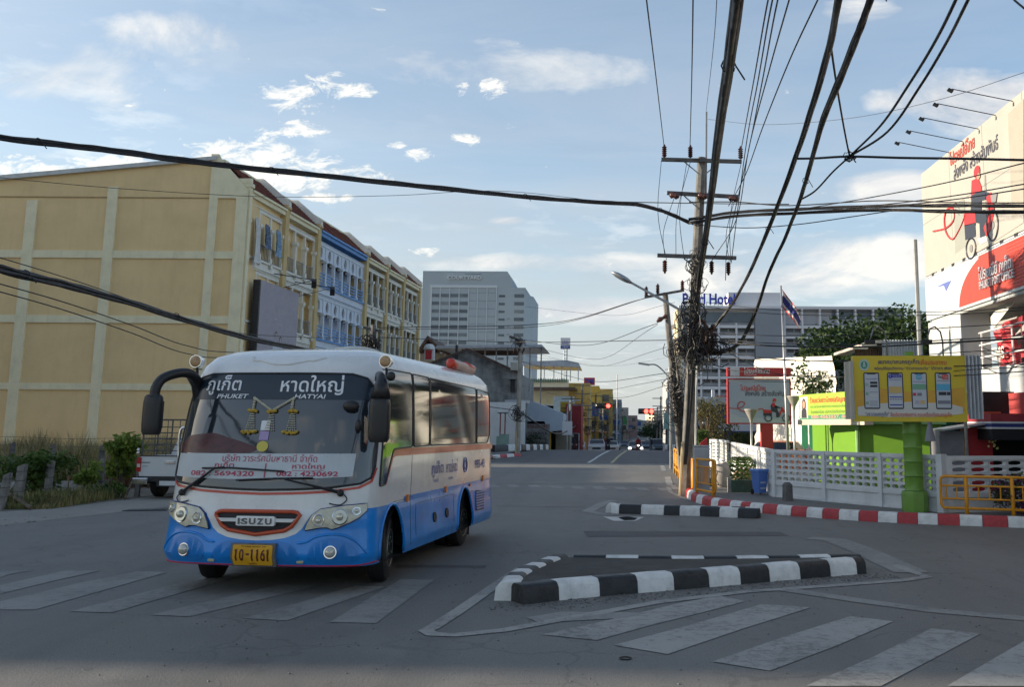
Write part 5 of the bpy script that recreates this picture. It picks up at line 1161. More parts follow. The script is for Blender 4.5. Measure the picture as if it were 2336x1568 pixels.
for k in range(4):
    u0_ = .09+k*.212; ph = sq('phone_picture', [(u0_,.21),(u0_+.008,.19),(u0_+.133,.19),(u0_+.141,.21),(u0_+.141,.725),(u0_+.133,.745),(u0_+.008,.745),(u0_,.725)], T_BLK, .012)
    sq('phone_screen', [(u0_+.009,.21),(u0_+.132,.21),(u0_+.132,.725),(u0_+.009,.725)], mat('screen_pale',(.5,.54,.58),.5,var=.03), .016, ph)
    sq('phone_notch', [(u0_+.035,.715),(u0_+.106,.715),(u0_+.112,.73),(u0_+.029,.73)], T_BLK, .020, ph)
    def bar(x0,x1,y0,y1,m): sq('screen_print', [(u0_+x0,y0),(u0_+x1,y0),(u0_+x1,y1),(u0_+x0,y1)], m, .021, ph)
    Cg = mat('print_green',(.12,.38,.2),.5,var=0); Cb = mat('print_blue',(.03,.05,.38),.5,var=0); Cc = mat('print_cyan',(.1,.4,.6),.5,var=0); Cr = mat('print_red2',(.5,.05,.06),.5,var=0); Cy = mat('print_tan',(.6,.42,.15),.5,var=0); Cgr = mat('print_grey',(.2,.2,.24),.5,var=0)
    if k == 0:
        for j,yy in enumerate((.56,.42,.28)):
            sq('number_dot', [(u0_+.028+.013*math.cos(q*PI/5),yy+.024*math.sin(q*PI/5)) for q in range(10)], Cg, .021, ph)
            text(str(j+1), sp(u0_+.023,yy-.013,.024), U, Z, .010*SW, .026*SH, SIGNW, ph, lift=.002)
        bar(.057,.122,.57,.605,T_BLK); bar(.057,.122,.52,.555,T_BLK); bar(.05,.122,.38,.40,SIGNW)
        for yy in (.44,.30,.27,.24): bar(.05,.12,yy,yy+.008,Cgr)
        text('"เทศบาลนครภูเก็ต"', sp(u0_+.015,.63,.022), U, Z, .11*SW, .03*SH, Cb, ph, lift=.002)
    if k == 1:
        bar(.04,.128,.665,.71,Cb); sq('round_badge', [(u0_+.028+.018*math.cos(q*PI/6),.685+.034*math.sin(q*PI/6)) for q in range(12)], Cb, .022, ph); text('f', sp(u0_+.023,.665,.024), U, Z, .009*SW,.042*SH, SIGNW, ph, lift=.002)
        text('facebook', sp(u0_+.05,.677,.024), U, Z, .07*SW,.02*SH, SIGNW, ph, lift=.002); text('เทศบาลนครภูเก็ต', sp(u0_+.015,.62,.022), U, Z, .11*SW,.026*SH, Cb, ph, lift=.002)
        bar(.013,.128,.43,.53,Cy); bar(.016,.128,.365,.38,Cb); bar(.016,.128,.245,.26,Cb)
        for q in range(5): bar(.018+q*.023,.033+q*.023,.33,.345,Cgr)
    if k == 2:
        sq('round_badge', [(u0_+.07+.028*math.cos(q*PI/7),.675+.045*math.sin(q*PI/7)) for q in range(14)], Cc, .022, ph); text('www', sp(u0_+.05,.665,.024), U, Z, .04*SW,.018*SH, SIGNW, ph, lift=.002)
        text('www.phuketcity.go.th', sp(u0_+.013,.592,.022), U, Z, .115*SW,.02*SH, Cb, ph, lift=.002)
        for q in range(3): bar(.012,.13,.49+q*.027,.51+q*.027,Cg)
        bar(.012,.04,.39,.435,Cr); bar(.05,.09,.39,.435,Cgr); bar(.075,.115,.27,.32,Cy); bar(.03,.065,.27,.32,mat('print_lilac',(.45,.4,.5),.5,var=0))
    if k == 3:
        text('You', sp(u0_+.024,.655,.022), U, Z, .036*SW,.05*SH, T_BLK, ph, lift=.002, bold=.02); bar(.064,.118,.64,.71,mat('print_bright_red',(.62,.03,.02),.4,var=0)); text('Tube', sp(u0_+.068,.655,.026), U, Z, .045*SW,.042*SH, SIGNW, ph, lift=.002)
        text('"เทศบาลนครภูเก็ต"', sp(u0_+.013,.605,.022), U, Z, .115*SW,.026*SH, T_BLK, ph, lift=.002)
        bar(.012,.13,.47,.57,Cc); bar(.028,.095,.40,.45,T_BLK); bar(.1,.13,.40,.45,T_BLK); bar(.016,.128,.27,.32,Cgr)
text('#เทศบาลนครภูเก็ต', sp(.225,.855,.01), U, Z, .365*SW, .095*SH, T_NAVY, ms_, bold=.012); text('เพื่อประชาชน', sp(.595,.86,.01), U, Z, .24*SW, .09*SH, T_RED, ms_, bold=.012)
text('พร้อมให้คุณติดตาม “ข่าวสารรอบวัน” ได้ง่ายๆ เพียง', sp(.19,.77,.01), U, Z, .69*SW, .07*SH, T_NAVY, ms_, bold=.008)
text('“เทศบาลนครภูเก็ต”', sp(.095,.065,.01), U, Z, .215*SW, .085*SH, T_NAVY, ms_, bold=.006); text('ชื่อเดียวทุกช่องทาง ครบเครื่องเรื่องนครภูเก็ต', sp(.32,.06,.01), U, Z, .54*SW, .085*SH, T_RED, ms_, bold=.010)
em = sq('round_emblem', [(.10+.046*math.cos(q*PI/10),.86+.09*math.sin(q*PI/10)) for q in range(20)], mat('emblem_pale',(.42,.55,.50),.5,var=0), .008)
sq('emblem_disc', [(.10+.031*math.cos(q*PI/8),.86+.06*math.sin(q*PI/8)) for q in range(16)], mat('emblem_green',(.06,.26,.17),.5,var=0), .011, em); sq('emblem_figure', [(.085,.83),(.115,.83),(.108,.87),(.11,.90),(.1,.91),(.09,.90),(.092,.87)], mat('emblem_pale',(.42,.55,.50),.5), .014, em)
CORR = mat('silver_corrugated', (.45,.48,.52), .35, .6, var=.12)
def corr(nm, o, U_, n_, w, h, k, m, par, amp=.035):
    b = B(); o = Vector(o)
    for i in range(k*2+1):
        p = o+U_*(w*i/(k*2))+n_*(amp if i%2 else -amp); b.v += [tuple(p), tuple(p+Z*h)]
    for i in range(k*2): b.f.append((i*2,i*2+2,i*2+3,i*2+1))
    return b.ob(nm, m, par, recalc=False)
sd = Vector((1,.25,0)).normalized()
corr('side_cladding', b_+Z*.03, sd, Vector((-sd.y,sd.x,0)), (at(2237,960,SY+.1).x-b_.x), SH-.05, 4, CORR, ms_)
ed = Vector((at(1934,960,SY+.4).x-a.x,.5,0)); corr('side_cladding', a+Z*.05+ed, -ed.normalized(), Vector((0,1,0)), ed.length, SH-.16, 2, mat('sunlit_corrugated',(.5,.48,.42),.4,.4,var=.1), ms_)  # left cladding: sunlight put into a warmer copy of the silver colour
gc = G(2088,1167,FZ); 
for k,(z0,z1) in enumerate(((0,.45),(.46,.77),(.78,1.09),(1.10,1.41),(1.42,1.73),(1.74,2.06),(2.07,2.45))):
    r = .29 if k == 0 else .205
    B().lathe([(r+.012,z0),(r,z0+.03),(r,z1-.03),(r+.012,z1)] if k else [(r,z0),(r,z1-.06),(r-.02,z1)], (gc.x,gc.y,FZ), 22 if k else 8, PI/8).ob('column_base' if k == 0 else 'column_ring', GRC, ms_, smooth=35)
B().cyl((gc.x,gc.y,2.5),(gc.x,gc.y,at(2088,800,SY).z),.11,n=12).ob('column_core', GRC, ms_, smooth=True)
# gooseneck lamps over the sign
for px,lb in ((2005,'left grey gooseneck lamp arching over the yellow municipal board'),(2133,'right black gooseneck lamp arching over the yellow municipal board')):
    t = thing('gooseneck_lamp', lb, 'lamp', at(px-22,820,SY+.6)); h = at(px,745,SY).z-at(px,820,SY).z
    B().tube([(.42,0,-.1),(.42,0,h*.55),(.36,-.05,h*.85),(.2,-.15,h),(.05,-.25,h*.92),(-.05,-.3,h*.55)],.018,6).ob('arm', STEEL, t, smooth=True); B().cb((-.06,-.3,h*.5),(.22,.14,.1)).ob('lamp_head', DARK, t)
# closed grey parasol and bare pole behind
p = Vector((sx(2121,26),26,FZ)); t = thing('closed_parasol', 'closed grey parasol standing between the sign column and the dark market stall', 'parasol', p)
B().lathe([(.02,3.0),(.06,2.8),(.10,2.2),(.06,1.95),(.16,1.5),(.05,1.49)],n=10).ob('canopy', mat('parasol_grey',(.25,.26,.29),.8,var=.1), t); B().cyl((0,0,0),(0,0,3.0),.02).ob('pole', STEEL, t)
t = thing('bare_pole', 'thin pale bare pole rising behind the corner pier of the fence', 'pole', (sx(2203,24.3),24.3,FZ)); B().cyl((0,0,0),(0,0,4.2),.045,n=8).ob('shaft', CONC, t, smooth=True)
# ---- lime green booth with optician board
bo = thing('lime_green_booth', 'lime green kiosk behind the pierced fence under a grey-green ledge', 'kiosk')
kA = Vector((sx(1853,33.2),33.2,0)); kB = Vector((sx(1955,29.4),29.4,0)); kC = Vector((sx(2147,28.6),28.6,0)); kt = at(1955,968,29.4).z
B().prism([(kA.x,kA.y),(kB.x,kB.y),(kC.x,kC.y),(kC.x+.5,kC.y+4),(kA.x+1.2,kA.y+3)],(0,0,FZ),(1,0,0),(0,1,0),(0,0,kt-FZ)).ob('walls', GRN, bo)
kg = mat('ledge_green',(.22,.42,.16),.6); B().prism([(kA.x-.1,kA.y-.15),(kB.x-.02,kB.y-.18),(kC.x+.1,kC.y-.18),(kC.x+.6,kC.y+4),(kA.x+1.2,kA.y+3)],(0,0,kt),(1,0,0),(0,1,0),(0,0,.16)).ob('ledge', kg, bo)
B().cyl((kB.x-.02,kB.y-.08,FZ),(kB.x-.02,kB.y-.08,kt),.06,n=8).ob('downpipe', kg, bo)
ob_ = thing('optician_signboard', 'lime green slanted opticians signboard with portrait and red Thai lettering', 'sign')
a0 = at(1824,966,31.5); b0 = at(1975,957,27.6); U2 = Vector((b0.x-a0.x,b0.y-a0.y,0)); w2 = U2.length; U2.normalize(); N2 = U2.cross(Z); h2 = at(1824,902,31.5).z-a0.z
LIME = mat('print_lime',(.33,.52,.05),.5,var=.08,scale=2)
B().prism([(0,.12),(w2,.12),(w2,h2+.02),(0,h2)],a0,U2,Z,-N2*.12).ob('board', LIME, ob_); B().prism([(-.05,-.06),(w2,-.06),(w2,.12),(-.05,.12)],a0+N2*.05,U2,Z,-N2*.3).ob('ledge', mat('cream_ledge',(.5,.46,.36),.7), ob_)
def o2(u,v,l): return a0+U2*(u*w2)+Z*(.12+v*(h2-.12))+N2*l
def q2(nm,pts,m,l): return B().poly([o2(u,v,l) for u,v in pts]).ob(nm, m, ob_, recalc=False)
q2('green_band', [(0,0),(1,0),(1,.2),(.1,.16),(0,.16)], mat('print_deep_green',(.03,.22,.12),.5,var=0), .004)
q2('portrait_ground', [(.02,.05),(.15,.05),(.15,.93),(.02,.9)], SIGNW, .008); q2('portrait_hair', [(.085+.035*math.cos(k*PI/8),.58+.27*math.sin(k*PI/8)) for k in range(16)], mat('hair_brown',(.06,.035,.03),.6,var=0), .012)
q2('portrait_face', [(.085+.022*math.cos(k*PI/8),.60+.15*math.sin(k*PI/8)) for k in range(16)], mat('print_face',(.5,.27,.17),.6,var=0), .016); q2('portrait_body', [(.04,.06),(.13,.06),(.125,.38),(.1,.46),(.07,.46),(.045,.36)], T_BLK, .014)
text('ร้านแว่นตาไทยเจริญการแว่น', o2(.18,.60,.0), U2, Z, .70*w2, .30*(h2-.12), T_RED, ob_, bold=.02, lift=.012)
text('ตรวจวัดสายตาประกอบแว่นในราคาที่ถูก', o2(.19,.42,.0), U2, Z, .7*w2, .15*(h2-.12), mat('print_dark_green',(.08,.16,.04),.5,var=0), ob_, lift=.012)
text('วัดสายตาโดย บริการวัดปรับรักษาสายตาฟรี', o2(.19,.23,.0), U2, Z, .7*w2, .15*(h2-.12), mat('print_dark_green',(.08,.16,.04),.5), ob_, lift=.012)
text('080-4562037, 086-9436', o2(.20,.02,.0), U2, Z, .78*w2, .14*(h2-.12), mat('print_pink',(.6,.3,.25),.5,var=0), ob_, bold=.02, lift=.012)
t = thing('striped_awning', 'little green scalloped awning at the left end of the kiosk', 'awning', (0,0,0)); aw = at(1835,968,33.4)
for k in range(4): B().prism([(0,0),(.22,0),(.22,-.75),(.16,-.88),(.06,-.88),(0,-.75)], aw+Vector((k*.235-.1,-k*.15,0)), (.95,-.3,0),(0,0,1),(0,.05,0)).ob('awning_strip', mat('awning_green',(.04,.25,.14),.7), t)
# brown and silver corrugated roofs behind the board
t = thing('corrugated_shed', 'brown and silver corrugated shed roof rising above the yellow board', 'shed'); y_ = 36
bs = at(1950,815,y_); BRC = mat('brown_corrugated',(.15,.10,.08),.6,.2,var=.2)
w3 = sx(2016,y_)-bs.x; hL = at(1950,812,y_).z; 
o_ = corr('brown_wall', (bs.x,y_,2.2), Vector((1,0,0)), Vector((0,1,0)), w3, 1, 12, BRC, t, .03)
for v in o_.data.vertices:
    if v.co.z > 2.7: v.co.z = at(1950,795,y_).z+(v.co.x-bs.x)/w3*(at(2016,776,y_).z-at(1950,795,y_).z)
for k in range(3): B().box(bs.x-.1+k*w3/3,bs.x+w3/3*(k+1)+.1,y_-.3,y_+3,at(1950,797-k*7,y_).z-.02,at(1950,792-k*7,y_).z).ob('roof_edge', mat('pale_roof_edge',(.5,.45,.4),.6), t)
corr('silver_wall', (sx(2018,y_-.5),y_-.5,2.2), Vector((1,0,0)), Vector((0,1,0)), sx(2112,y_-.5)-sx(2018,y_-.5), at(2018,776,y_-.5).z-2.2, 14, CORR, t, .03)
# ---- dark market stall area behind the second fence
MK_ = thing('market_stall', 'dark shaded market stall with red panels behind the second fence section', 'stall')
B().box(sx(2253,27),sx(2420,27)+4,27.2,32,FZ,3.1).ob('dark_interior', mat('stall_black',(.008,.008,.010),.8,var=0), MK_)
B().box(sx(2205,26.5),sx(2262,26.5),26.5,27.0,FZ,2.05).ob('red_panel', REDP, MK_); B().box(sx(2148,26),sx(2203,26),26.2,27,FZ,1.95).ob('grey_panel', mat('stall_grey',(.22,.22,.24),.7), MK_)
B().prism([(sx(2150,26),1.95),(sx(2256,26),2.15),(sx(2256,26),2.2),(sx(2150,26),2.0)],(0,25.9,0),(1,0,0),(0,0,1),(0,1.2,0)).ob('tin_roof', GALV, MK_)
B().box(sx(2145,30),sx(2200,30),29.5,33,FZ,3.0).ob('green_tarp', mat('tarp_green',(.02,.10,.06),.8,var=.2), MK_); B().box(sx(2196,31),sx(2262,31),31,31.3,2.2,3.4).ob('board_wall', mat('board_wall',(.2,.18,.16),.8), MK_)
B().box(sx(2215,26.4),sx(2282,26.4),26.3,26.4,2.35,2.5).ob('red_valance', mat('valance_red',(.5,.08,.03),.6), MK_)
aw = thing('dark_awning', 'dark awning with red roof and white and blue stripes at the right edge', 'awning'); ax0 = sx(2262,25.5); ax1 = ax0+5; yy = 25.5
zt = at(2300,944,yy).z; b = B()
B().box(ax0,ax1,yy,yy+2,zt-.22,zt).ob('red_band', mat('awning_red',(.3,.03,.04),.6), aw)
for k,(z0,z1,m) in enumerate(((-.27,-.22,WPAINT),(-.37,-.27,mat('awning_navy',(.02,.03,.16),.6)),(-.42,-.37,WPAINT),(-.72,-.42,mat('awning_black',(.01,.01,.012),.8,var=0)))): B().box(ax0,ax1,yy-.01*k,yy+1.9,zt+z0,zt+z1).ob('awning_stripe', m, aw)
fl = thing('flower_cluster', 'small pale yellow orchid cluster hanging in the dark stall', 'flowers', at(2262,1008,26.0)); b = B()
for k in range(12): b.sph((random.gauss(0,.07),0,random.gauss(0,.13)),.035,n=5,m=3)
b.ob('petals', mat('petal_yellow',(.6,.55,.2),.7,var=.3,scale=20), fl)
bg_ = thing('bougainvillea', 'purple flowering bush behind the yellow railing at the right edge', 'shrub', (sx(2325,20.6),20.6,FZ)); cs = [(Vector((random.uniform(-.55,.9),random.uniform(-.2,.2),random.uniform(.15,.75))),.2) for _ in range(22)]
PUR = leafmat('purple_bract',(.16,.05,.17)); f_ = lambda: (lambda c: c[0]+Vector((random.gauss(0,1),random.gauss(0,1),random.gauss(0,1))).normalized()*c[1]*random.random()**.4)(random.choice(cs))
leaves(1500, f_, .07, 'blossom', PUR, bg_); leaves(900, f_, .09, 'foliage', LG, bg_); B().tube([(0,0,0),(.1,0,.4)],.03,5).ob('stem', BARK, bg_)

# ---- Phuket post office
po = thing('post_office', 'tall white post office with giant courier billboard and orange red sign band', 'building')
X0 = sx(2126,34); PY0, PY1 = 34.0, 8.0       # street face is the plane x = X0, running towards the camera
PW = mat('post_office_wall', (.46,.48,.49), .7, var=.06, scale=.6, streak=.22); PB = mat('billboard_vinyl', (.40,.385,.34), .5, var=.06, scale=.4)
def zf(py,Y): return at(CX,py,Y).z if False else (lambda d: EYE+(X0/d.x)*d.z)(ray(0,0)) 
def hit(px,py,X=X0): d = ray(px,py); k = X/d.x; return Vector((X,d.y*k,EYE+d.z*k))
zT = hit(2126,377).z; zB = hit(2130,623).z; zS = hit(2131,640).z; zL = hit(2180,718).z
B().box(X0+.06,X0+16,PY1,PY0-.3,zL,zT-.4).ob('upper_block', PW, po)
B().box(X0+.0,X0+.06,PY1,PY0,zB,zT).ob('billboard', PB, po); B().box(X0-.02,X0+.5,PY1,PY0-.1,zB-.10,zB-.04).ob('billboard_sill', PW, po)
for k in range(26): B().box(X0-.03,X0+.1,PY0-1-k*1.0,PY0-.75-k*1.0,zB-.09,zB-.0).ob('bracket', DARK, po)
PLp = Vector((0,-1,0))
def pp(u,v,l=.01): return Vector((X0-l, PY0-u, v))         # u metres along the face towards the camera
def pq(nm,pts,m,l=.012,par=po): return B().poly([pp(u,v,l) for u,v in pts]).ob(nm, m, par, recalc=False)
def uv(px,py): h = hit(px,py); return (PY0-h.y, h.z)
def pt(s,px0,py0,px1,py1,m,par=po,bold=.01,depth=0,hh=None):
    u0_,v0_ = uv(px0,py0); u1_,v1_ = uv(px1,py1); return text(s, pp(u0_,v0_,.015), PLp, Z, u1_-u0_, hh, m, par, bold=bold, depth=depth or .004)
T1 = mat('vinyl_red', (.50,.07,.04), .5, var=0); T2 = mat('vinyl_charcoal', (.08,.08,.10), .5, var=0)
pt('ไปรษณีย์ไทย', 2168,380, 2225,345, T1, hh=.50, bold=.015); pt('ส่งพลัง สร้างสัมพันธ์', 2177,412, 2279,350, T2, hh=.52, bold=.015)
for k in range(1,9): B().box(X0-.004,X0,PY0-k*2.9-.01,PY0-k*2.9+.01,zB,zT).ob('panel_seam', mat('seam_grey',(.22,.21,.19),.6,var=0), po)
B().box(X0-.004,X0,PY1,PY0,(zB+zT)/2-.01,(zB+zT)/2+.01).ob('panel_seam', mat('seam_grey',(.22,.21,.19),.6,var=0), po)
# courier picture
def blob(nm,cx_,cy_,ru,rv,m,l=.02,par=None,rot=0,n=18):
    c = uv(cx_,cy_); pts = []
    for k in range(n): x = ru*math.cos(2*PI*k/n); y = rv*math.sin(2*PI*k/n); pts.append((c[0]+x*math.cos(rot)-y*math.sin(rot), c[1]+x*math.sin(rot)+y*math.cos(rot)))
    return pq(nm,pts,m,l)
def poly_px(nm,pts,m,l=.02): return pq(nm,[uv(x,y) for x,y in pts],m,l)
pb_ = mat('vinyl_grey_shade',(.30,.31,.27),.5,var=.05); poly_px('printed_doorway', [(2177,470),(2200,455),(2208,560),(2180,580)], pb_, .014); poly_px('printed_wall', [(2300,260),(2336,225),(2336,480),(2310,500)], mat('vinyl_beige_shade',(.36,.33,.27),.5,var=.05), .014)
poly_px('printed_floor', [(2132,640),(2160,560),(2336,440),(2336,508)], mat('vinyl_floor',(.40,.38,.34),.5,var=.04), .013)
VR = mat('vinyl_signal_red',(.50,.03,.03),.45,var=0); VK = mat('vinyl_black',(.03,.035,.05),.45,var=0); VW = mat('vinyl_white',(.62,.62,.6),.45,var=0); VS = mat('vinyl_skin',(.42,.24,.16),.5,var=0)
poly_px('printed_jacket', [(2218,412),(2232,405),(2240,425),(2242,450),(2228,470),(2216,455)], VR, .022)
poly_px('printed_jacket', [(2218,445),(2240,435),(2262,440),(2260,452),(2240,458),(2240,490),(2215,492)], VK, .024)
poly_px('printed_trousers', [(2216,485),(2248,478),(2256,500),(2250,548),(2238,552),(2236,510),(2214,505)], VK, .026)
poly_px('printed_shoe', [(2232,545),(2252,538),(2254,550),(2238,558)], VW, .028)
blob('printed_helmet',2230,392,.25,.20,VR,.028); blob('printed_face',2234,402,.14,.10,VS,.032)
poly_px('printed_delivery_box', [(2200,488),(2226,482),(2228,508),(2202,516)], VR, .030); poly_px('printed_delivery_box', [(2202,514),(2226,508),(2228,540),(2204,548)], VK, .030)
poly_px('printed_fairing', [(2252,450),(2262,438),(2268,452),(2270,478),(2264,520),(2252,540),(2246,520),(2258,490)], VR, .030)
poly_px('printed_basket', [(2262,446),(2277,440),(2274,460),(2265,464)], mat('vinyl_grey',(.22,.22,.22),.5,var=0), .034)
poly_px('printed_engine', [(2208,545),(2240,530),(2256,528),(2250,548),(2226,560)], mat('vinyl_silver',(.35,.35,.33),.5,var=0), .020)
for cx_,cy_,ru,rv in ((2217,567,.40,.33),(2266,514,.42,.47)):
    c = uv(cx_,cy_); q_ = []
    B().tube([pp(c[0]+ru*math.cos(k*PI/14),c[1]+rv*math.sin(k*PI/14),.03) for k in range(29)],.030,5).ob('printed_wheel', VK, po); blob('printed_hub',cx_,cy_,.13,.13,mat('vinyl_grey',(.22,.22,.22),.5),.03)
rb2 = smooth_pts([pp(*uv(x,y),.02) for x,y in ((2130,528),(2160,520),(2178,500),(2176,476),(2162,478),(2156,500),(2160,530),(2175,546),(2192,520),(2204,490))],6); B().tube(rb2,.035,4).ob('printed_ribbon', VR, po)
# sign band
B().box(X0-.02,X0+.06,PY1,PY0,hit(2148,722).z-.0,zB-.12).ob('sign_band_white', mat('band_white',(.55,.58,.60),.6,var=.04), po)
cr = []
for k in range(11):
    t = k/10; cr.append(uv(2190+(2234-2190)*t**1.6, 702+(590-702)*t**.72))
top_ = [(PY0-PY1, zB-.16)]; bot = [(PY0-PY1, cr[0][1])]
RBM = mat('band_orange_red', (.50,.06,.04), .5, var=.05)
pq('sign_band_red', cr+[(cr[-1][0],zB-.16)]+top_+bot, RBM, .03)
for k in range(14): z = cr[0][1]+(zB-.16-cr[0][1])*(k+.5)/14; B().box(X0-.042,X0-.03,PY1,PY0-7.2,z-.012,z+.012).ob('band_rib', RBM, po)
LS = mat('steel_lettering',(.62,.62,.64),.3,.4,var=0)
pt('ไปรษณีย์ ภูเก็ต', 2241,650, 2315,600, LS, bold=.008, depth=.10, hh=.56); pt('PHUKET POST OFFICE', 2241,662, 2319,632, LS, bold=.015, depth=.08, hh=.26)
poly_px('post_logo', [(2137,655),(2160,644),(2172,640),(2160,665),(2155,652)], mat('post_logo_blue',(.12,.16,.42),.4,var=0), .03)
pt('ไปรษณีย์ไทย', 2164,647, 2188,635, mat('post_logo_blue',(.12,.16,.42),.4), hh=.28); pt('THAILAND POST', 2164,656, 2188,646, mat('post_logo_blue',(.12,.16,.42),.4), hh=.14)
# side face and lower storeys
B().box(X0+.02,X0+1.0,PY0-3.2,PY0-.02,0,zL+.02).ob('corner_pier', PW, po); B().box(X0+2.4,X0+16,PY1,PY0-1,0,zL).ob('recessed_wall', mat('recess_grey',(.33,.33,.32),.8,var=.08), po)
B().box(X0+.03,X0+2.6,PY1,PY0-.02,zL-.02,zL+.02).ob('soffit', mat('soffit_grey',(.3,.3,.29),.8), po)
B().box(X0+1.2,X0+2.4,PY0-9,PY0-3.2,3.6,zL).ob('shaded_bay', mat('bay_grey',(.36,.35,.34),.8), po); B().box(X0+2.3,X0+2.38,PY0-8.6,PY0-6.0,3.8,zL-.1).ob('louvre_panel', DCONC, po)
for u_ in (10.2,): B().box(X0+.1,X0+.9,PY0-u_-1.1,PY0-u_,0,zL).ob('pier', PW, po)
B().box(X0+.9,X0+1.6,PY1,PY0-11.3,3.2,zL).ob('pale_bay', mat('bay_beige',(.42,.41,.37),.8), po)
B().box(X0+.12,X0+3,PY1,PY0-4,2.9,3.9).ob('balcony_wall', PW, po); 
for z in (4.3,4.7,5.1): B().cyl((X0+.3,PY0-4,z),(X0+.3,PY0-10.2,z),.03,n=6).ob('hand_rail', WPAINT, po)
for u_ in (4.2,6.5,8.8): B().cyl((X0+.3,PY0-u_,3.9),(X0+.3,PY0-u_,5.1),.03,n=6).ob('rail_post', WPAINT, po)
for k in range(9): B().box(X0+1.4,X0+2.2,PY0-9.8+k*.28,PY0-9.5+k*.28,4.6+k*.3,4.85+k*.3).ob('stair_tread', PW, po)
B().box(X0-.05,X0+.1,PY0-9.2,PY0-3.9,2.35,3.05).ob('red_fascia', mat('fascia_red',(.36,.05,.05),.6,var=.1), po); B().box(X0+.1,X0+.6,PY0-9,PY0-3.9,1.9,2.35).ob('grey_lintel', DCONC, po)
B().cyl((X0-.28,PY0+.15,3.0),(X0-.28,PY0+.15,hit(2116,540).z),.08,n=8).ob('drain_pipe', STEEL, po)
tb = thing('torn_banner', 'torn red and white advertising banner hanging from the post office soffit', 'banner'); b = B(); u0_,z0_ = 4.5,zL-.75
for j in range(7):
    for i in range(9): b.v.append((X0+.55+.12*math.sin(i*1.2+j*.5),PY0-u0_-i*.28-.05*j,z0_-j*.26-.18*i/8*0+.12*i*.35))
for j in range(6):
    for i in range(8):
        if not (i > 4 and random.random() < .35): b.f.append((j*9+i,j*9+i+1,(j+1)*9+i+1,(j+1)*9+i))
b.ob('cloth', [REDP], tb, recalc=False); B().prism([(0,0),(2.3,.9),(2.3,1.35),(0,.45)],(X0+.5,PY0-u0_,z0_+.02),(0,-1,0),(0,0,1),(.02,0,0)).ob('white_strip', SIGNW, tb)
text('EMS', (X0+.38,PY0-u0_-.3,z0_-.95), PLp, Z, .9,.4, SIGNW, tb, bold=.02, depth=.01, lift=.02)
for k,(px,py_) in enumerate(((2307,190),(2268,226),(2230,263),(2195,297),(2165,334))):
    Yk = [19.2,22.0,24.8,27.4,30.0][k] if False else None
    h = hit(px,py_); t = thing('billboard_lamp', 'black outrigger floodlight above the courier billboard, %s' % ['the one nearest the camera','second from the camera','middle one of five','fourth from the camera','farthest one, by the corner'][k], 'floodlight', (X0,h.y,zT-.05))
    B().tube([(0,0,0),(-1.75,0,.36)],.015,5).ob('arm', DARK, t); B().cb((-1.8,0,.31),(.16,.11,.07),0,0,.5).ob('lamp_head', DARK, t)
# ================================================================== distance
def win_mats():
    return GLASSF
HAZW = mat('hotel_haze_grey', (.36,.42,.46), .8, var=.03, scale=.05); HAZL = mat('hotel_haze_line', (.52,.58,.62), .8, var=.02)  # distance haze put into the tower's wall and line colours
HW = mat('hotel_window', (.10,.13,.155), .3, 0, var=.25, scale=.15)
HW2 = mat('hotel_window_curtain', (.20,.23,.24), .5, 0, var=.2, scale=.15); HW3 = mat('hotel_window_pale', (.14,.17,.19), .35, 0, var=.3, scale=.3)
# ---- tall hotel slab
CYh = 330.
ch = thing('tower_hotel', 'tall blue grey hotel tower with a gridded bay and rooftop lettering', 'building')
def cx(x): return sx(x,CYh)
def cz(y): return at(1100,y,CYh).z
zr1, zr2 = cz(619), cz(656)
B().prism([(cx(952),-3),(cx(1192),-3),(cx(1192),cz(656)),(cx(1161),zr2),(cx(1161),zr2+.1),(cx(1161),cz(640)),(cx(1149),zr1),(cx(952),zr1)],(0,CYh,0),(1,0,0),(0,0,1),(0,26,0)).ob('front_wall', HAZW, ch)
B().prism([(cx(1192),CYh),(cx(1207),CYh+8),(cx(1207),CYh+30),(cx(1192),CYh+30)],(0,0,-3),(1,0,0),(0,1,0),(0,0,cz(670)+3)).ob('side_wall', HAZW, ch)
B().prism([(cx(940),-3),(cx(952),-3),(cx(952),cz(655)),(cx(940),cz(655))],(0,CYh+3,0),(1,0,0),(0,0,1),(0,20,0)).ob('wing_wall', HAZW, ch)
gx0,gx1 = cx(972),cx(1127)
B().box(gx0,gx1,CYh-.35,CYh-.0,cz(657),cz(651)).ob('bay_head', HAZL, ch)
cols = [974,994,1016,1038,1060,1081,1103,1125]
for x in cols: B().box(cx(x)-.14,cx(x)+.14,CYh-.3,CYh,-3,cz(657)).ob('mullion', HAZL, ch)
win = None
for r_ in range(11):
    y = 671+r_*17.9
    for i in range(4):
        a_,b__ = cx(cols[i])+.25,cx(cols[i+1])-.25; B().box(a_,b__,CYh-.12,CYh-.02,cz(y+7.5),cz(y)).ob('window', random.choice((HW,HW,HW2,HW3)), ch)
    if r_ > 0 or 1:
        for i in range(4,7): B().box(cx(cols[i])+.15,cx(cols[i+1])-.15,CYh-.08,CYh-.02,cz(y-2.6)-.12,cz(y-2.6)+.08).ob('joint_line', mat('joint_grey',(.24,.29,.33),.8,var=0), ch)
    B().box(cx(1131),cx(1145),CYh-.12,CYh-.02,cz(y+7),cz(y+2)).ob('window', HW, ch); B().box(cx(1167),cx(1189),CYh-.12,CYh-.02,cz(y+7.5),cz(y)).ob('window', random.choice((HW,HW,HW2,HW3)), ch)
    if r_ > 2: B().box(cx(1151),cx(1157),CYh-.12,CYh-.02,cz(y+4),cz(y+1)).ob('vent_window', mat('joint_grey',(.24,.29,.33),.8), ch)
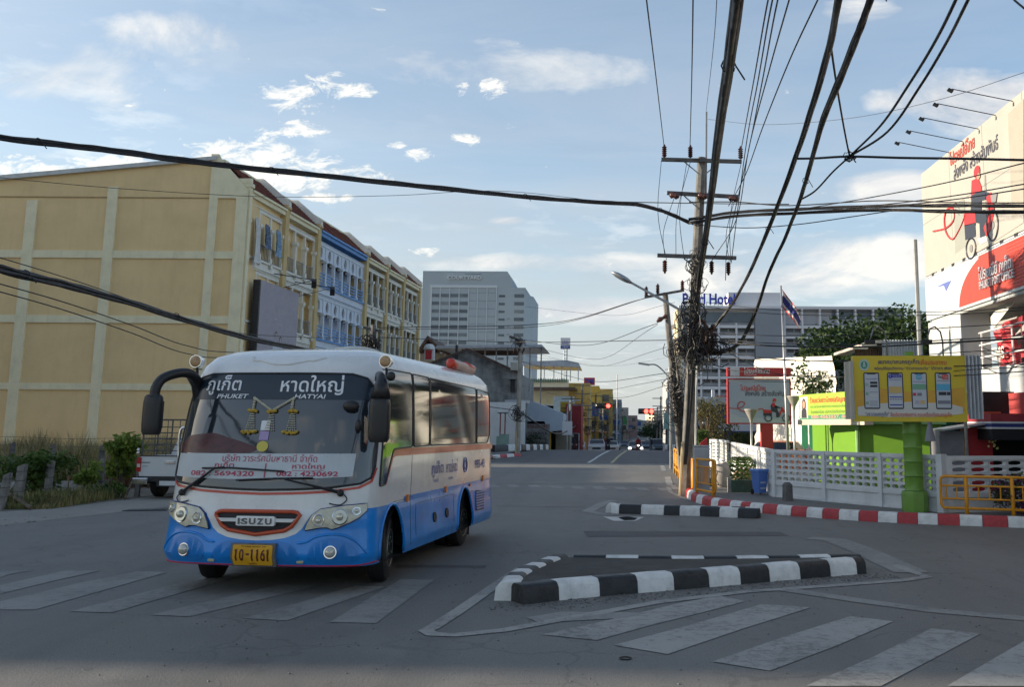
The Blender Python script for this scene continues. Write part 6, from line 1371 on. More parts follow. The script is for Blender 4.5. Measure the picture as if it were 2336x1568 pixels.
text('COURTYARD', (cx(1010),CYh-.2,cz(638)), (1,0,0),(0,0,1), cx(1089)-cx(1010), cz(630)-cz(638), mat('sign_pale_letter',(.62,.66,.68),.5,var=0), ch, bold=.02, depth=.4, lift=.1)
B().box(cx(1050),cx(1089),CYh-.1,CYh-.02,cz(626),cz(625)).ob('sign_bar', HW, ch)
# ---- the white slab hotel on the right
PYh = 270.
ph_ = thing('slab_hotel', 'long white banded hotel with blue script lettering on its roof', 'building')
def qx(x): return sx(x,PYh)
def qz(y): return at(1800,y,PYh).z
HWH = mat('hotel_white', (.66,.66,.68), .8, var=.03, scale=.05); HGR = mat('hotel_grey', (.27,.29,.32), .8, var=.05, scale=.05); HMID = mat('hotel_mid_grey', (.50,.50,.52), .8, var=.05, scale=.05)
B().box(qx(1552),qx(2070),PYh,PYh+16,-3,qz(702)).ob('core_wall', HMID, ph_); B().box(qx(1548),qx(2028),PYh-2.2,PYh+16,qz(707),qz(701)).ob('roof_edge', HWH, ph_)
B().box(qx(1545),qx(1555),PYh-2,PYh+16,-3,qz(706)).ob('end_wall', mat('hotel_cream',(.55,.47,.30),.8,var=.04), ph_)
B().box(qx(1666),qx(1788),PYh+1,PYh+14,qz(702),qz(667)).ob('roof_box', HWH, ph_); B().box(qx(1724),qx(1790),PYh-2.4,PYh,-3,qz(706)).ob('stair_tower', HGR, ph_); B().box(qx(2030),qx(2070),PYh-1,PYh,-3,qz(702)).ob('end_tower', HGR, ph_)
B().box(qx(1560),qx(1720),PYh-.4,PYh,qz(737),qz(714)).ob('window_band', HW, ph_); B().box(qx(1905),qx(2028),PYh-.4,PYh,qz(728),qz(709)).ob('window_band', HW, ph_)
HB = mat('hotel_window_dark', (.05,.055,.07), .3, var=.2, scale=.2)
for r_ in range(12):
    y = 742+r_*23.3
    for x0,x1 in ((1558,1722),(1792,2028)):
        if y > 930: continue
        B().box(qx(x0),qx(x1),PYh-1.9,PYh-1.6,qz(y+9),qz(y+2)).ob('balcony_band', HWH, ph_)
        B().box(qx(x0),qx(x1),PYh-1.95,PYh,qz(y+1),qz(y-.6)).ob('floor_line', HGR, ph_)
        n = int((x1-x0)/41)
        for i in range(n):
            xx = x0+4+i*41
            for dx in (4,22): B().box(qx(xx+dx),qx(xx+dx+14),PYh-.2,PYh-.02,qz(y+16),qz(y+9.5)).ob('window', random.choice((HB,HB,HW,HW3)), ph_)
for x in list(range(1558,1722,41))+list(range(1792,2030,41)): B().box(qx(x)-.25,qx(x)+.25,PYh-2.1,PYh,-3,qz(740 if x < 1722 else 706)).ob('fin', HWH, ph_)
PL = mat('hotel_sign_blue', (.05,.06,.42), .5, var=0)
text('Pearl Hotel', (qx(1558),PYh-.5,qz(697)), (1,0,0),(0,0,1), qx(1680)-qx(1558), qz(672)-qz(697), PL, ph_, bold=.03, depth=.5, lift=.1)
for k in range(14): B().box(qx(1560+k*9),qx(1561+k*9),PYh,PYh+.3,qz(702),qz(690)).ob('sign_leg', STEEL, ph_)
for k in range(7):
    y = 735+k*32; B().prism([(qx(1528),qz(y+16)),(qx(1548),qz(y+10)),(qx(1548),qz(y+2)),(qx(1528),qz(y+8))],(0,PYh+3,0),(1,0,0),(0,0,1),(0,4,0)).ob('side_balcony', HMID, ph_)
# billboards pictures low on that hotel's street side
t = thing('hotel_poster', 'pair of pictures in a frame between the tree and the courier billboard', 'poster', (0,0,0)); 
B().box(sx(1632,120),sx(1660,120),120,120.3,at(1640,925,120).z,at(1640,903,120).z).ob('red_picture', mat('poster_red',(.35,.12,.12),.6,var=.4,scale=1.2), t); B().box(sx(1632,120),sx(1660,120),120,120.3,at(1640,948,120).z,at(1640,927,120).z).ob('pale_picture', mat('poster_pale',(.4,.5,.52),.6,var=.3,scale=1.5), t); B().box(sx(1624,120),sx(1631,120),119.8,120.3,0,at(1640,890,120).z).ob('frame_post', HWH, t)
B().box(sx(1590,121),sx(1665,121),121,122,0,at(1640,960,120).z).ob('lower_wall', HMID, t)
# ---- sunlit crinkled white wall and tree
wb = thing('white_sheeted_building', 'sunlit white building wrapped in crinkled sheeting behind the courier billboard', 'building'); b = B()
pA = Vector((sx(1725,50),50,0)); pB = Vector((sx(1905,41),41,0)); zA = at(1725,820,50).z; zB_ = at(1900,812,41).z; nx,nz = 44,22; nW = Vector((pB.y-pA.y,-(pB.x-pA.x),0)).normalized(); 
if nW.x > 0: nW = -nW
for j in range(nz+1):
    for i in range(nx+1):
        u = i/nx; v = j/nz; p = pA.lerp(pB,u); zz = (zA+(zB_-zA)*u)*v; b.v.append(tuple(p+nW*(.10*math.sin(v*9+u*22+2*math.sin(u*9))+random.uniform(-.05,.05))+Vector((0,0,zz))))
for j in range(nz):
    for i in range(nx): b.f.append((j*(nx+1)+i,j*(nx+1)+i+1,(j+1)*(nx+1)+i+1,(j+1)*(nx+1)+i))
b.ob('sheeting', mat('white_sheeting',(.74,.72,.64),.6,var=.05,scale=2), wb, smooth=True, recalc=False)
B().prism([(pA.x+.3,pA.y+.4),(pB.x+.3,pB.y+.4),(pB.x+8,pB.y+8),(pA.x+4,pA.y+14)],(0,0,0),(1,0,0),(0,1,0),(0,0,zB_-.6)).ob('body', WHITE, wb)
TY = 46.; tree('big dark green tree behind the corrugated shed roof', (sx(1990,TY),TY,0), at(1990,738,TY).z, 3.7, LD, 30000, .27, 46, .8, .25, hc=2.0)
tree('dark green tree crown left of the corrugated shed', (sx(1915,43),43,0), at(1915,800,43).z, 2.0, LD, 11000, .22, 24, .8, .15, hc=1.6)
tree('sparse olive street tree behind the clipped hedge', (sx(1612,47),47,0), at(1612,905,47).z, 1.25, LO, 1700, .13, 16, .9, .07, hc=1.4)
tree('small sunlit tree lower right of the olive tree', (sx(1640,52),52,0), at(1640,955,52).z, 1.3, LO, 1600, .15, 12, .8, .06, hc=1.0)
def hedge(label, x0, x1, Y, z0, y1, m, n):
    t = thing('hedge', label, 'hedge', (sx(x0,Y),Y,0)); w = sx(x1,Y)-sx(x0,Y); h = at(x0,y1,Y).z
    B().box(0.05,w-.05,.05,.7,0,h-.06).ob('core', LD, t); b = leaves(n, lambda: Vector((random.uniform(0,w), random.choice((0,.35,.7))+random.uniform(-.06,.06), random.uniform(.1,h)+0)), .09, 'foliage', m, t)
hedge('clipped green hedge beside the sunlit fence piece', 1592, 1618, 40, 0, 982, LG, 2600)
hedge('green planting along the back of the post office yard', 1668, 1752, 55, 0, 985, LO, 2600)
hedge('yellowish shrubs between the red column and the kiosk', 1800, 1850, 52, 0, 985, LO, 1800)
t = thing('blue_white_market_tent', 'white tent roof with dark blue edge behind the courier billboard', 'tent', (0,0,0)); B().box(sx(1655,58),sx(1770,58),58,62,at(1700,985,58).z,at(1700,968,58).z).ob('canopy', HWH, t); B().box(sx(1655,58)-.02,sx(1770,58)+.02,57.9,58,at(1700,992,58).z,at(1700,984,58).z).ob('blue_edge', mat('tent_navy',(.04,.05,.2),.7), t)
for x in (1660,1700,1745): B().cyl((sx(x,58),58,0),(sx(x,58),58,at(1700,985,58).z),.06,n=6).ob('pole', STEEL, t)
# ---- courier billboard on red column, lamps, flagpole, yard things
cb_ = thing('courier_billboard', 'grey blue postal billboard with red header showing a courier on a scooter', 'billboard'); YB = 36.
c0 = at(1661,968,YB); c1 = at(1806,968,YB); CWd = c1.x-c0.x; CH = at(1730,864,YB).z-c0.z; REDF = mat('billboard_frame_red',(.42,.03,.035),.5,var=.05)
B().box(c0.x,c1.x,YB,YB+.4,c0.z,c0.z+CH).ob('frame', REDF, cb_); ci = c0+Vector((.06,-.01,.05)); cw_,chh = CWd-.12,CH-.10
B().box(ci.x,ci.x+cw_,YB-.012,YB-.002,ci.z,ci.z+chh).ob('print', mat('billboard_print_blue',(.33,.39,.47),.5,var=.04,scale=.5), cb_)
hz0,hz1 = at(1730,859,YB).z,at(1730,839,YB).z
B().box(c0.x,c1.x,YB-.05,YB+.4,hz0,hz1).ob('header', REDF, cb_); B().box(c0.x+.10,c0.x+.46,YB-.06,YB-.05,hz0,hz1).ob('header_white', mat('header_pale',(.5,.54,.6),.5), cb_)
def o3(u,v,l=.02): return Vector((ci.x+u*cw_, YB-l, ci.z+v*chh))
def q3(nm,pts,m,l=.02): return B().poly([o3(u,v,l) for u,v in pts]).ob(nm, m, cb_, recalc=False)
text('ไปรษณีย์ไทย', (c0.x+.62,YB-.055,hz0+.10),(1,0,0),(0,0,1), 1.0,.24, LS, cb_, depth=.02, bold=.01); text('Thailand Post', (c0.x+.62,YB-.055,hz0+.03),(1,0,0),(0,0,1), .5,.06, LS, cb_)
text('ไปรษณีย์ไทย', o3(.18,.74), (1,0,0),(0,0,1), .42*cw_,.14*chh, T1, cb_, bold=.015); text('ส่งพลัง สร้างสัมพันธ์', o3(.26,.62), (1,0,0),(0,0,1), .70*cw_,.14*chh, T2, cb_, bold=.012)
q3('printed_ground', [(0,0),(1,0),(1,.10),(.2,.12),(0,.24)], mat('billboard_ground',(.42,.46,.50),.5,var=.03), .014)
def rid(nm,pts,m,l=.025): return q3(nm,pts,m,l)
rid('printed_box', [(.56,.17),(.70,.17),(.70,.30),(.56,.31)], VR,.022); rid('printed_box', [(.56,.165),(.70,.165),(.70,.23),(.56,.23)], VK,.024)
rid('printed_jacket', [(.69,.30),(.68,.40),(.71,.46),(.75,.44),(.77,.36),(.83,.33),(.84,.36),(.78,.40),(.80,.30)], VK,.026); rid('printed_jacket', [(.70,.40),(.71,.47),(.75,.46),(.76,.41),(.73,.36)], VR,.028)
rid('printed_trousers', [(.69,.31),(.79,.31),(.83,.20),(.81,.13),(.77,.13),(.77,.24),(.69,.27)], VK,.030); rid('printed_fairing', [(.85,.38),(.88,.36),(.93,.26),(.90,.24),(.86,.26),(.83,.14),(.79,.14),(.82,.24),(.85,.30)], VR,.027)
q3('printed_helmet', [(.745+.032*math.cos(k*PI/6),.525+.042*math.sin(k*PI/6)) for k in range(12)], VR,.03); q3('printed_face', [(.755+.016*math.cos(k*PI/6),.49+.025*math.sin(k*PI/6)) for k in range(12)], VS,.034)
for u_ in (.64,.935): B().tube([o3(u_+.058*math.cos(k*PI/12),.115+.075*math.sin(k*PI/12),.03) for k in range(25)],.022,4).ob('printed_wheel', VK, cb_)
B().tube(smooth_pts([o3(u,v,.025) for u,v in ((0,.34),(.12,.33),(.22,.38),(.25,.46),(.19,.49),(.14,.42),(.15,.32),(.24,.26),(.40,.27),(.52,.33),(.57,.30))],6),.018,4).ob('printed_ribbon', VR, cb_)
B().box(sx(1737,YB),sx(1764,YB),YB+.03,YB+.35,0,c0.z+.02).ob('column', REDF, cb_); B().box(c0.x+.3,c0.x+2.0,YB-.1,YB-.02,c0.z+CH+.01,c0.z+CH+.05).ob('light_strip', WPAINT, cb_)
def yardlamp(label, px, ptop, Y):
    t = thing('cone_lamp', label, 'lamp', (sx(px,Y),Y,FZ)); h = at(px,ptop,Y).z-FZ
    B().cyl((0,0,0),(0,0,h-.4),.04,n=8).ob('pole', GALV, t, smooth=True); B().lathe([(.05,h-.45),(.06,h-.36),(.09,h-.30),(.22,h-.05),(.235,h-.03),(.235,h)],n=14).ob('shade', mat('lamp_shade_grey',(.34,.33,.29),.5), t, smooth=35)
yardlamp('grey cone topped lamp in front of the courier billboard', 1714, 934, 31.5); yardlamp('cone topped lamp catching the sun left of the opticians board', 1812, 904, 31.8)
fp_ = thing('flagpole', 'tall thin white flagpole with the Thai flag in front of the slab hotel', 'flagpole', (sx(1798,32),32,FZ)); hfp = at(1788,652,32).z
B().tube([(0,0,0),(-.05,0,2.6),(sx(1788,32)*1.0-sx(1798,32)+.0,0,hfp-FZ)],[.055,.05,.03],8).ob('pole', GALV, fp_, smooth=True)
fb = B(); stripes = [(0,.167,'r'),(.167,.333,'w'),(.333,.667,'b'),(.667,.833,'w'),(.833,1,'r')]
FR = mat('flag_red',(.5,.04,.05),.8,var=0); FWt = mat('flag_white',(.55,.55,.55),.8,var=0); FB_ = mat('flag_blue',(.03,.04,.2),.8,var=0)
fx = sx(1790,32)-sx(1798,32); fz = hfp-FZ-.1
for a_,b__,k in stripes:
    b = B()
    for i in range(9):
        u = i/8; yy = .12*math.sin(u*7); dn = -.95*u**1.2
        for v in (a_,b__): b.v.append((fx+.62*u+.04*math.sin(v*6), yy+.05*v, fz-.02+dn-v*.62*(1-.15*u)+.02*math.sin(i)))
    for i in range(8): b.f.append((2*i,2*i+2,2*i+3,2*i+1))
    b.ob('flag_stripe', {'r':FR,'w':FWt,'b':FB_}[k], fp_, recalc=False)
# rocks, planters, plants near the bin
def rock(label,px,py_,s,m,Y=None):
    p = G(px,py_,FZ); b = B().sph((0,0,s[2]*.45),s[0],s[1],s[2]*.6,9,7); b.v = [tuple(Vector(v)*(1+random.uniform(-.12,.12))) for v in b.v]; tag(b.ob('rock', m, None, p, smooth=50), label, 'rock')
rock('grey upright boulder beside the planter behind the bin', 1648, 1112, (.26,.22,.75), CONC); rock('tan cut log or stone catching the sun behind the bin', 1690, 1108, (.28,.2,.5), mat('tan_stone',(.36,.24,.14),.8,var=.3,scale=8))
rock('brown rough rock touching the wheelie bin', 1708, 1106, (.26,.2,.55), mat('brown_stone',(.2,.14,.10),.9,var=.3,scale=8))
p = G(1664,1124,FZ); t = thing('planter_box', 'weathered dark green low planter box left of the wheelie bin', 'planter', (p.x,p.y,FZ)); B().box(0,.95,0,.5,0,.34).ob('box', mat('planter_green',(.05,.09,.06),.8,var=.6,scale=5,tint=(.12,.10,.08)), t); B().box(-.05,.05,-.03,.1,0,.42).ob('post', CONC, t)
leaves(160, lambda: Vector((random.uniform(0,.95),random.uniform(0,.5),random.uniform(.33,.42))), .08, 'foliage', LD, t)
p = G(1655,1112,FZ); t = thing('planter_bush', 'low dark plants spilling round the boulder', 'shrub', (p.x-.35,p.y+.6,FZ)); leaves(450, lambda: Vector((random.gauss(.0,.40),random.gauss(0,.2),abs(random.gauss(.1,.09)))), .10, 'foliage', LD, t); B().box(-.5,.3,-.2,.2,0,.12).ob('tray', mat('planter_green',(.05,.09,.06),.8), t)
t = thing('palm_fronds', 'small palm like plant with drooping fronds above the rocks', 'plant', (sx(1690,29.6),29.6,FZ+.1)); b = B()
for k in range(11):
    a_ = k*2*PI/11; pts = [Vector((math.cos(a_)*r_*.42,math.sin(a_)*r_*.3,.55+.42*math.sin(r_*2.0)-.25*r_*r_)) for r_ in (0,.35,.7,1.05,1.4)]
    for q in range(len(pts)-1):
        for s_ in (-1,1):
            for j in range(3): c = pts[q].lerp(pts[q+1],j/3); d = Vector((-math.sin(a_),math.cos(a_),0))*s_*.2; e = (pts[q+1]-pts[q])*.25; i = len(b.v); b.v += [tuple(c),tuple(c+d+e+Vector((0,0,-.06))),tuple(c+e)]; b.f.append((i,i+1,i+2))
b.ob('fronds', LG, t, recalc=False); B().cyl((0,0,0),(0,0,.6),.05).ob('stem', BARK, t)
# cars in the yard glimpsed over the fence
t = thing('orange_white_car', 'orange and white parked car roof showing over the fence behind the red column', 'car', (sx(1775,44),44,0)); B().lathe([(1.5,0),(1.55,.8),(1.25,1.05),(.95,1.38),(.2,1.45)],n=14).xf(Matrix.Diagonal((1,.55,1,1))).ob('body', mat('car_orange',(.5,.12,.03),.4,coat=.5,var=0), t, smooth=40); B().lathe([(1.27,1.03),(.98,1.34)],n=14).xf(Matrix.Diagonal((1.01,.56,1,1))).ob('windows', GLASSD, t)

# ================================================================== left side beyond the bridge
def stdbox(t, x0,x1,Y,dy,ytop,m,nm='wall',zb=-3.2,ref=None):
    return B().box(sx(x0,Y),sx(x1,Y),Y,Y+dy,zb,at(ref or (x0+x1)/2,ytop,Y).z).ob(nm, m, t)
GRW = mat('stained_grey_render', (.24,.24,.23), .9, var=.3, scale=1.2, tint=(.10,.10,.10), streak=.6); TIN = mat('tin_roof', (.38,.41,.46), .45, .3, var=.12); RUST = mat('rusty_brown', (.10,.065,.05), .8, var=.3)
YW = mat('yellow_wall', (.50,.35,.10), .8, var=.06, scale=.6); YW2 = mat('mustard_wall', (.52,.34,.06), .8, var=.08, scale=.6); GWN = mat('balustrade_green', (.12,.25,.2), .7)
t = thing('walled_compound', 'white painted compound wall with two slim red lamp posts behind the left pole', 'wall'); stdbox(t,1095,1188,70,.4,918,WHITE); stdbox(t,1188,1196,69.8,.6,915,WHITE,'pier')
for x in (1141,1152): B().cyl((sx(x,69),69,gz(69)),(sx(x,69),69,at(x,945,69).z),.05,n=6).ob('red_post', mat('post_red_brown',(.25,.06,.04),.6), t); B().lathe([(.05,0),(.3,.12)],(sx(x,69),69,at(x,945,69).z),8).ob('post_cap', STEEL, t)
for x0,x1 in ((1133,1141),(1141,1160)): stdbox(t,x0,x1,68,.5,996 if x0 == 1133 else 991,mat('pedestal_green',(.22,.32,.28),.7),'pedestal')
cgb = thing('stained_concrete_house', 'grey stained concrete gable house left of the tall pole', 'building'); Yc = 78
B().prism([(sx(965,Yc),-3),(sx(1183,Yc),-3),(sx(1183,Yc),at(1183,852,Yc).z),(sx(1066,Yc),at(1066,798,Yc).z),(sx(965,Yc),at(965,838,Yc).z)],(0,Yc,0),(1,0,0),(0,0,1),(0,14,0)).ob('gable_wall', GRW, cgb)
for a_,b__ in (((965,838),(1066,798)),((1066,798),(1183,852))):
    p_,q_ = at(a_[0],a_[1]-1,Yc-.3),at(b__[0],b__[1]-1,Yc-.3); B().tube([p_,q_],.14,4).ob('roof_edge', RUST, cgb)
B().box(sx(1035,Yc),sx(1040,Yc),Yc-.4,Yc-.05,-3,at(1040,788,Yc).z).ob('pillar', DARK, cgb); B().box(sx(1163,Yc),sx(1173,Yc),Yc-.2,Yc+.1,at(1168,895,Yc).z,at(1168,867,Yc).z).ob('window', DARK, cgb); B().box(sx(1159,Yc),sx(1178,Yc),Yc-.7,Yc+.1,at(1168,866,Yc).z,at(1168,863,Yc).z).ob('hood', GRW, cgb)
B().box(sx(1150,Yc-3),sx(1200,Yc-3),Yc-3,Yc,at(1168,922,Yc).z,at(1168,915,Yc).z).ob('lean_to_roof', TIN, cgb); B().box(sx(1163,Yc),sx(1178,Yc),Yc-.5,Yc-.05,at(1168,846,Yc).z,at(1168,828,Yc).z).ob('ac_unit', mat('ac_beige',(.4,.38,.33),.7), cgb)
cp = thing('carport_canopy', 'long flat tin canopy on posts above the stained gable house', 'canopy'); Yp = 92
B().prism([(sx(985,Yp),at(985,795,Yp).z),(sx(1238,Yp),at(1238,792,Yp).z),(sx(1232,Yp),at(1232,786,Yp).z),(sx(990,Yp),at(990,789,Yp).z)],(0,Yp,0),(1,0,0),(0,0,1),(0,9,0)).ob('roof_sheet', TIN, cp)
for x in range(1050,1236,26): B().cyl((sx(x,Yp+1),Yp+1,0),(sx(x,Yp+1),Yp+1,at(x,793,Yp).z),.07,n=5).ob('post', STEEL, cp)
for k in range(5): B().box(sx(1060,Yp+2),sx(1180,Yp+2),Yp+1.5+k*1.2,Yp+1.6+k*1.2,at(1100,800,Yp).z,at(1100,797,Yp).z).ob('purlin', RUST, cp)
th = thing('gabled_house', 'small house with brown steep Thai gable roof beside the yellow row', 'building'); Yt = 96
stdbox(th,952,1008,Yt,9,806,mat('house_cream',(.42,.38,.32),.8)); B().prism([(sx(948,Yt-.5),at(948,806,Yt).z),(sx(972,Yt-.5),at(972,769,Yt).z),(sx(1010,Yt-.5),at(1010,804,Yt).z),(sx(1003,Yt-.5),at(1003,806,Yt).z),(sx(973,Yt-.5),at(973,778,Yt).z),(sx(955,Yt-.5),at(955,808,Yt).z)],(0,Yt-1.5,0),(1,0,0),(0,0,1),(0,9,0)).ob('roof', RUST, th)
sg = thing('shrine_sign', 'small red sign plaque in a white arched frame beside the gabled house', 'sign'); B().box(sx(962,90),sx(984,90),90,90.5,at(970,822,90).z,at(970,796,90).z).ob('frame', WHITE, sg); B().box(sx(965,90),sx(979,90),89.9,90,at(970,820,90).z,at(970,799,90).z).ob('plaque', REDP, sg); B().lathe([(.55,0),(.5,.3),(.3,.5),(.01,.55)],(sx(972,90),90.2,at(970,797,90).z),10).ob('arch_top', WHITE, sg)
yh = thing('yellow_terrace_house', 'yellow house with balustraded terrace under a flat tin canopy', 'building'); Yy = 118
stdbox(yh,1180,1345,Yy,12,874,YW); stdbox(yh,1186,1296,Yy-.4,.4,866,CRM,'parapet')
for k in range(26): x = 1190+k*4; B().box(sx(x,Yy),sx(x+1.6,Yy),Yy-.6,Yy-.42,at(x,873,Yy).z,at(x,864,Yy).z).ob('baluster', GWN, yh)
stdbox(yh,1180,1330,Yy-6,6,926,YW2,'lower_wall'); B().box(sx(1178,Yy-6),sx(1312,Yy-6),Yy-6.5,Yy,at(1240,888,Yy-6).z,at(1240,884,Yy-6).z).ob('eave', RUST, yh)
B().prism([(sx(1190,Yy-1),at(1190,834,Yy-1).z),(sx(1322,Yy-1),at(1322,838,Yy-1).z),(sx(1318,Yy-1),at(1318,828,Yy-1).z),(sx(1290,Yy-1),at(1290,822,Yy-1).z),(sx(1190,Yy-1),at(1190,825,Yy-1).z)],(0,Yy-1,0),(1,0,0),(0,0,1),(0,8,0)).ob('canopy_roof', TIN, yh)
for x in (1193,1210,1240,1262,1280,1300,1318): B().cyl((sx(x,Yy),Yy-.2,at(x,870,Yy).z),(sx(x,Yy),Yy-.2,at(x,836,Yy).z),.07,n=5).ob('canopy_post', HWH, yh)
stdbox(yh,1262,1308,Yy-8,2,905,mat('pale_aqua_wall',(.38,.46,.48),.8),'aqua_wall')
aw = thing('rental_shop', 'motorbike rental shop under pale blue awning with grey Thai signboard', 'building'); Ya = 88
B().prism([(sx(1183,Ya),at(1183,922,Ya).z),(sx(1216,Ya),at(1216,916,Ya).z),(sx(1288,Ya),at(1288,945,Ya).z),(sx(1288,Ya),at(1288,982,Ya).z),(sx(1256,Ya),at(1256,985,Ya).z),(sx(1246,Ya),at(1246,962,Ya).z),(sx(1183,Ya),at(1183,962,Ya).z)],(0,Ya-2.5,0),(1,0,0),(0,0,1),(0,7,0)).ob('awning', mat('awning_pale_blue',(.42,.48,.56),.6,var=.05), aw)
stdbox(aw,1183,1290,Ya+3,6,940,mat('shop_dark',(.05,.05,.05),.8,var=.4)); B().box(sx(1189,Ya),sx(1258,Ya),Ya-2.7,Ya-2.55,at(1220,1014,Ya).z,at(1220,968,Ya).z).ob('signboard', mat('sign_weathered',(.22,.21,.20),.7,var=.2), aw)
for s_,yy,h_,m_ in (('บริการรถเช่า',975,.40,mat('sign_maroon',(.14,.03,.03),.6,var=0)),('MOTORBIKE',989,.22,T_BLK),('CAR FOR RENT',1000,.22,T_BLK),('TICKET TOUR',1011,.22,T_BLK)):
    text(s_, (sx(1193,Ya),Ya-2.71,at(1220,yy+1,Ya).z-.05),(1,0,0),(0,0,1), sx(1253,Ya)-sx(1193,Ya), h_, m_, aw, bold=.02)
for x in (1238,1256): B().box(sx(x-4,Ya),sx(x+4,Ya),Ya-2,Ya-1.5,-1,at(x,984,Ya).z).ob('yellow_column', YW2, aw)
stdbox(aw,1268,1300,Ya+1,5,960,mat('shop_beige',(.25,.22,.16),.8),'side_wall')
leaves(500, lambda: Vector((sx(1214,Ya-3)+random.gauss(0,.6),Ya-3+random.gauss(0,.3),random.uniform(-.3,1.3))), .2, 'planting', LD, aw)
rp = thing('red_shop_front', 'dark red shop front panel left of the first traffic light', 'building'); stdbox(rp,1290,1326,96,6,922,mat('shop_red',(.24,.02,.025),.7)); stdbox(rp,1284,1322,95.8,.3,989,HWH,'canopy'); B().box(sx(1288,95.5),sx(1320,95.5),95.4,95.7,-2,at(1300,990,95).z).ob('opening', DARK, rp)
# the receding terraces: each building a thing with windows, awning and sign
LMAT = [YW2,YW,mat('terrace_white',(.42,.43,.43),.8,var=.1,scale=.5),mat('terrace_grey',(.26,.27,.28),.85,var=.12,scale=.5),mat('terrace_beige',(.36,.31,.24),.8,var=.1,scale=.5),mat('terrace_pink',(.34,.24,.22),.8,var=.1,scale=.5),mat('terrace_blue',(.24,.3,.36),.8,var=.1,scale=.5)]
SIGN = [REDP,mat('sign_blue',(.03,.08,.3),.5),mat('sign_yellow2',(.5,.36,.03),.5),HWH,mat('sign_orange',(.5,.16,.02),.5),mat('sign_green2',(.05,.25,.08),.5)]
def terrace(side, label, Y0, Y1, ytop, m, out=0., front=12):
    """side -1 left row, +1 right row; the street face runs from Y0 to Y1"""
    xf = (LW if side < 0 else RW)((Y0+Y1)/2)+side*(1.8+out); t = thing('terrace_building', label, 'building', (0,0,0), 0, 'buildings lining the far street'); zt = at(1400,ytop,Y0).z
    x0,x1 = (xf-front,xf) if side < 0 else (xf,xf+front)
    B().box(x0,x1,Y0,Y1-.1,-3.5,zt).ob('wall', m, t); n = max(1,int((zt+2)/3.3)); zb = gz(Y0)
    for k in range(n):
        z = zb+3.4+k*3.2
        if z+1.6 > zt: break
        L_ = Y1-Y0
        for q in range(max(1,int(L_/3.2))):
            y = Y0+1+q*3.2; B().box(xf-side*-.02 if side < 0 else xf-.08, xf+.08 if side < 0 else xf+.02, y,y+1.7,z,z+1.5).ob('window', GLASSF, t)
        for q in range(2): xx = (x1-2.2-q*3.4) if side < 0 else (x0+.8+q*3.4); B().box(xx,xx+1.4,Y0-.06,Y0+.05,z,z+1.4).ob('window', GLASSF, t)
        B().box(min(xf,xf-side*.5),max(xf,xf-side*.5),Y0,Y1-.1,z-.5,z-.35).ob('ledge', LMAT[2], t)
    B().box(min(xf,xf-side*1.6),max(xf,xf-side*1.6),Y0+.2,Y1-.4,zb+2.7,zb+2.85).ob('awning', random.choice([TIN,RUST,SIGN[4],SIGN[1]]), t)
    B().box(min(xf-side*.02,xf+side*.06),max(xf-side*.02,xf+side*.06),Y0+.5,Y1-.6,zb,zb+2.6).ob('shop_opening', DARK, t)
    if side > 0 and Y0 < 110: return t
    sy_ = Y0+random.uniform(.5,2); zs_ = zb+random.uniform(3.6,5.2); s_ = B().box(min(xf-side*.1,xf-side*1.5),max(xf-side*.1,xf-side*1.5),sy_,sy_+.15,zs_,zs_+random.uniform(.8,2.2)).ob('hanging_sign', random.choice(SIGN), t)
    return t
rows = [(100,112,952,2,'narrow pale shop beyond the red front'),(112,128,925,6,'blue grey shop house beyond the pale shop'),(128,144,938,3,'grey terrace with clutter of signs left of the first traffic light'),(144,160,915,4,'beige terrace just before the yellow blocks'),(160,201,881,0,'mustard yellow block behind the first traffic light'),(201,262,888,1,'yellow block next beyond the mustard one'),(262,310,912,6,'blue grey terrace beyond the yellow blocks'),(310,380,930,2,'white terrace far down the left side'),(380,520,948,5,'pinkish terrace at the far end of the left side')]
for Y0,Y1,yt,mi,lb in rows: terrace(-1, lb, Y0, Y1, yt, LMAT[mi], out=-.8)
rows = [(76,88,962,4,'low beige shop beyond the red pylon sign'),(92,104,905,2,'narrow white shophouse behind the leaning pole'),(104,120,925,4,'beige shophouse behind the leaning pole'),(120,140,940,3,'grey shop row on the right side'),(140,170,935,2,'pale shop row on the right side'),(170,215,950,5,'pinkish block on the right side of the street'),(215,300,962,4,'beige block at the far right end of the street')]
for Y0,Y1,yt,mi,lb in rows: terrace(1, lb, Y0, Y1, yt, LMAT[mi], out=2.0 if Y0 > 90 else 3.5)
t = thing('narrow_tower', 'narrow white shop tower with a red rooftop sign behind the leaning pole', 'building'); stdbox(t,1523,1560,100,10,868,LMAT[2]); B().box(sx(1532,99.6),sx(1541,99.6),99.6,100,at(1536,862,100).z,at(1536,848,100).z).ob('red_sign', REDP, t); B().box(sx(1522,99.6),sx(1552,99.6),99.4,100,at(1536,880,100).z,at(1536,872,100).z).ob('cornice', HWH, t)
B().box(sx(1533,99.6),sx(1541,99.6),99.7,100,at(1536,902,100).z,at(1536,885,100).z).ob('window', GLASSF, t)
bl_ = thing('sunlit_apartment', 'far apartment block catching the low sun above the right traffic light', 'building'); Yb = 420; WRM = mat('apartment_warm',(.62,.52,.38),.7,var=.05)
B().prism([(sx(1478,Yb),Yb+14),(sx(1492,Yb),Yb),(sx(1536,Yb),Yb+4),(sx(1536,Yb),Yb+30),(sx(1478,Yb),Yb+30)],(0,0,-3),(1,0,0),(0,1,0),(0,0,at(1500,938,Yb).z+3)).ob('wall', WRM, bl_)
for k in range(6):
    for x in range(1480,1534,8): y = 944+k*8; B().box(sx(x,Yb-1),sx(x+5,Yb-1),Yb-1,Yb-.5,at(x,y+4,Yb).z,at(x,y,Yb).z).ob('window', HB, bl_)
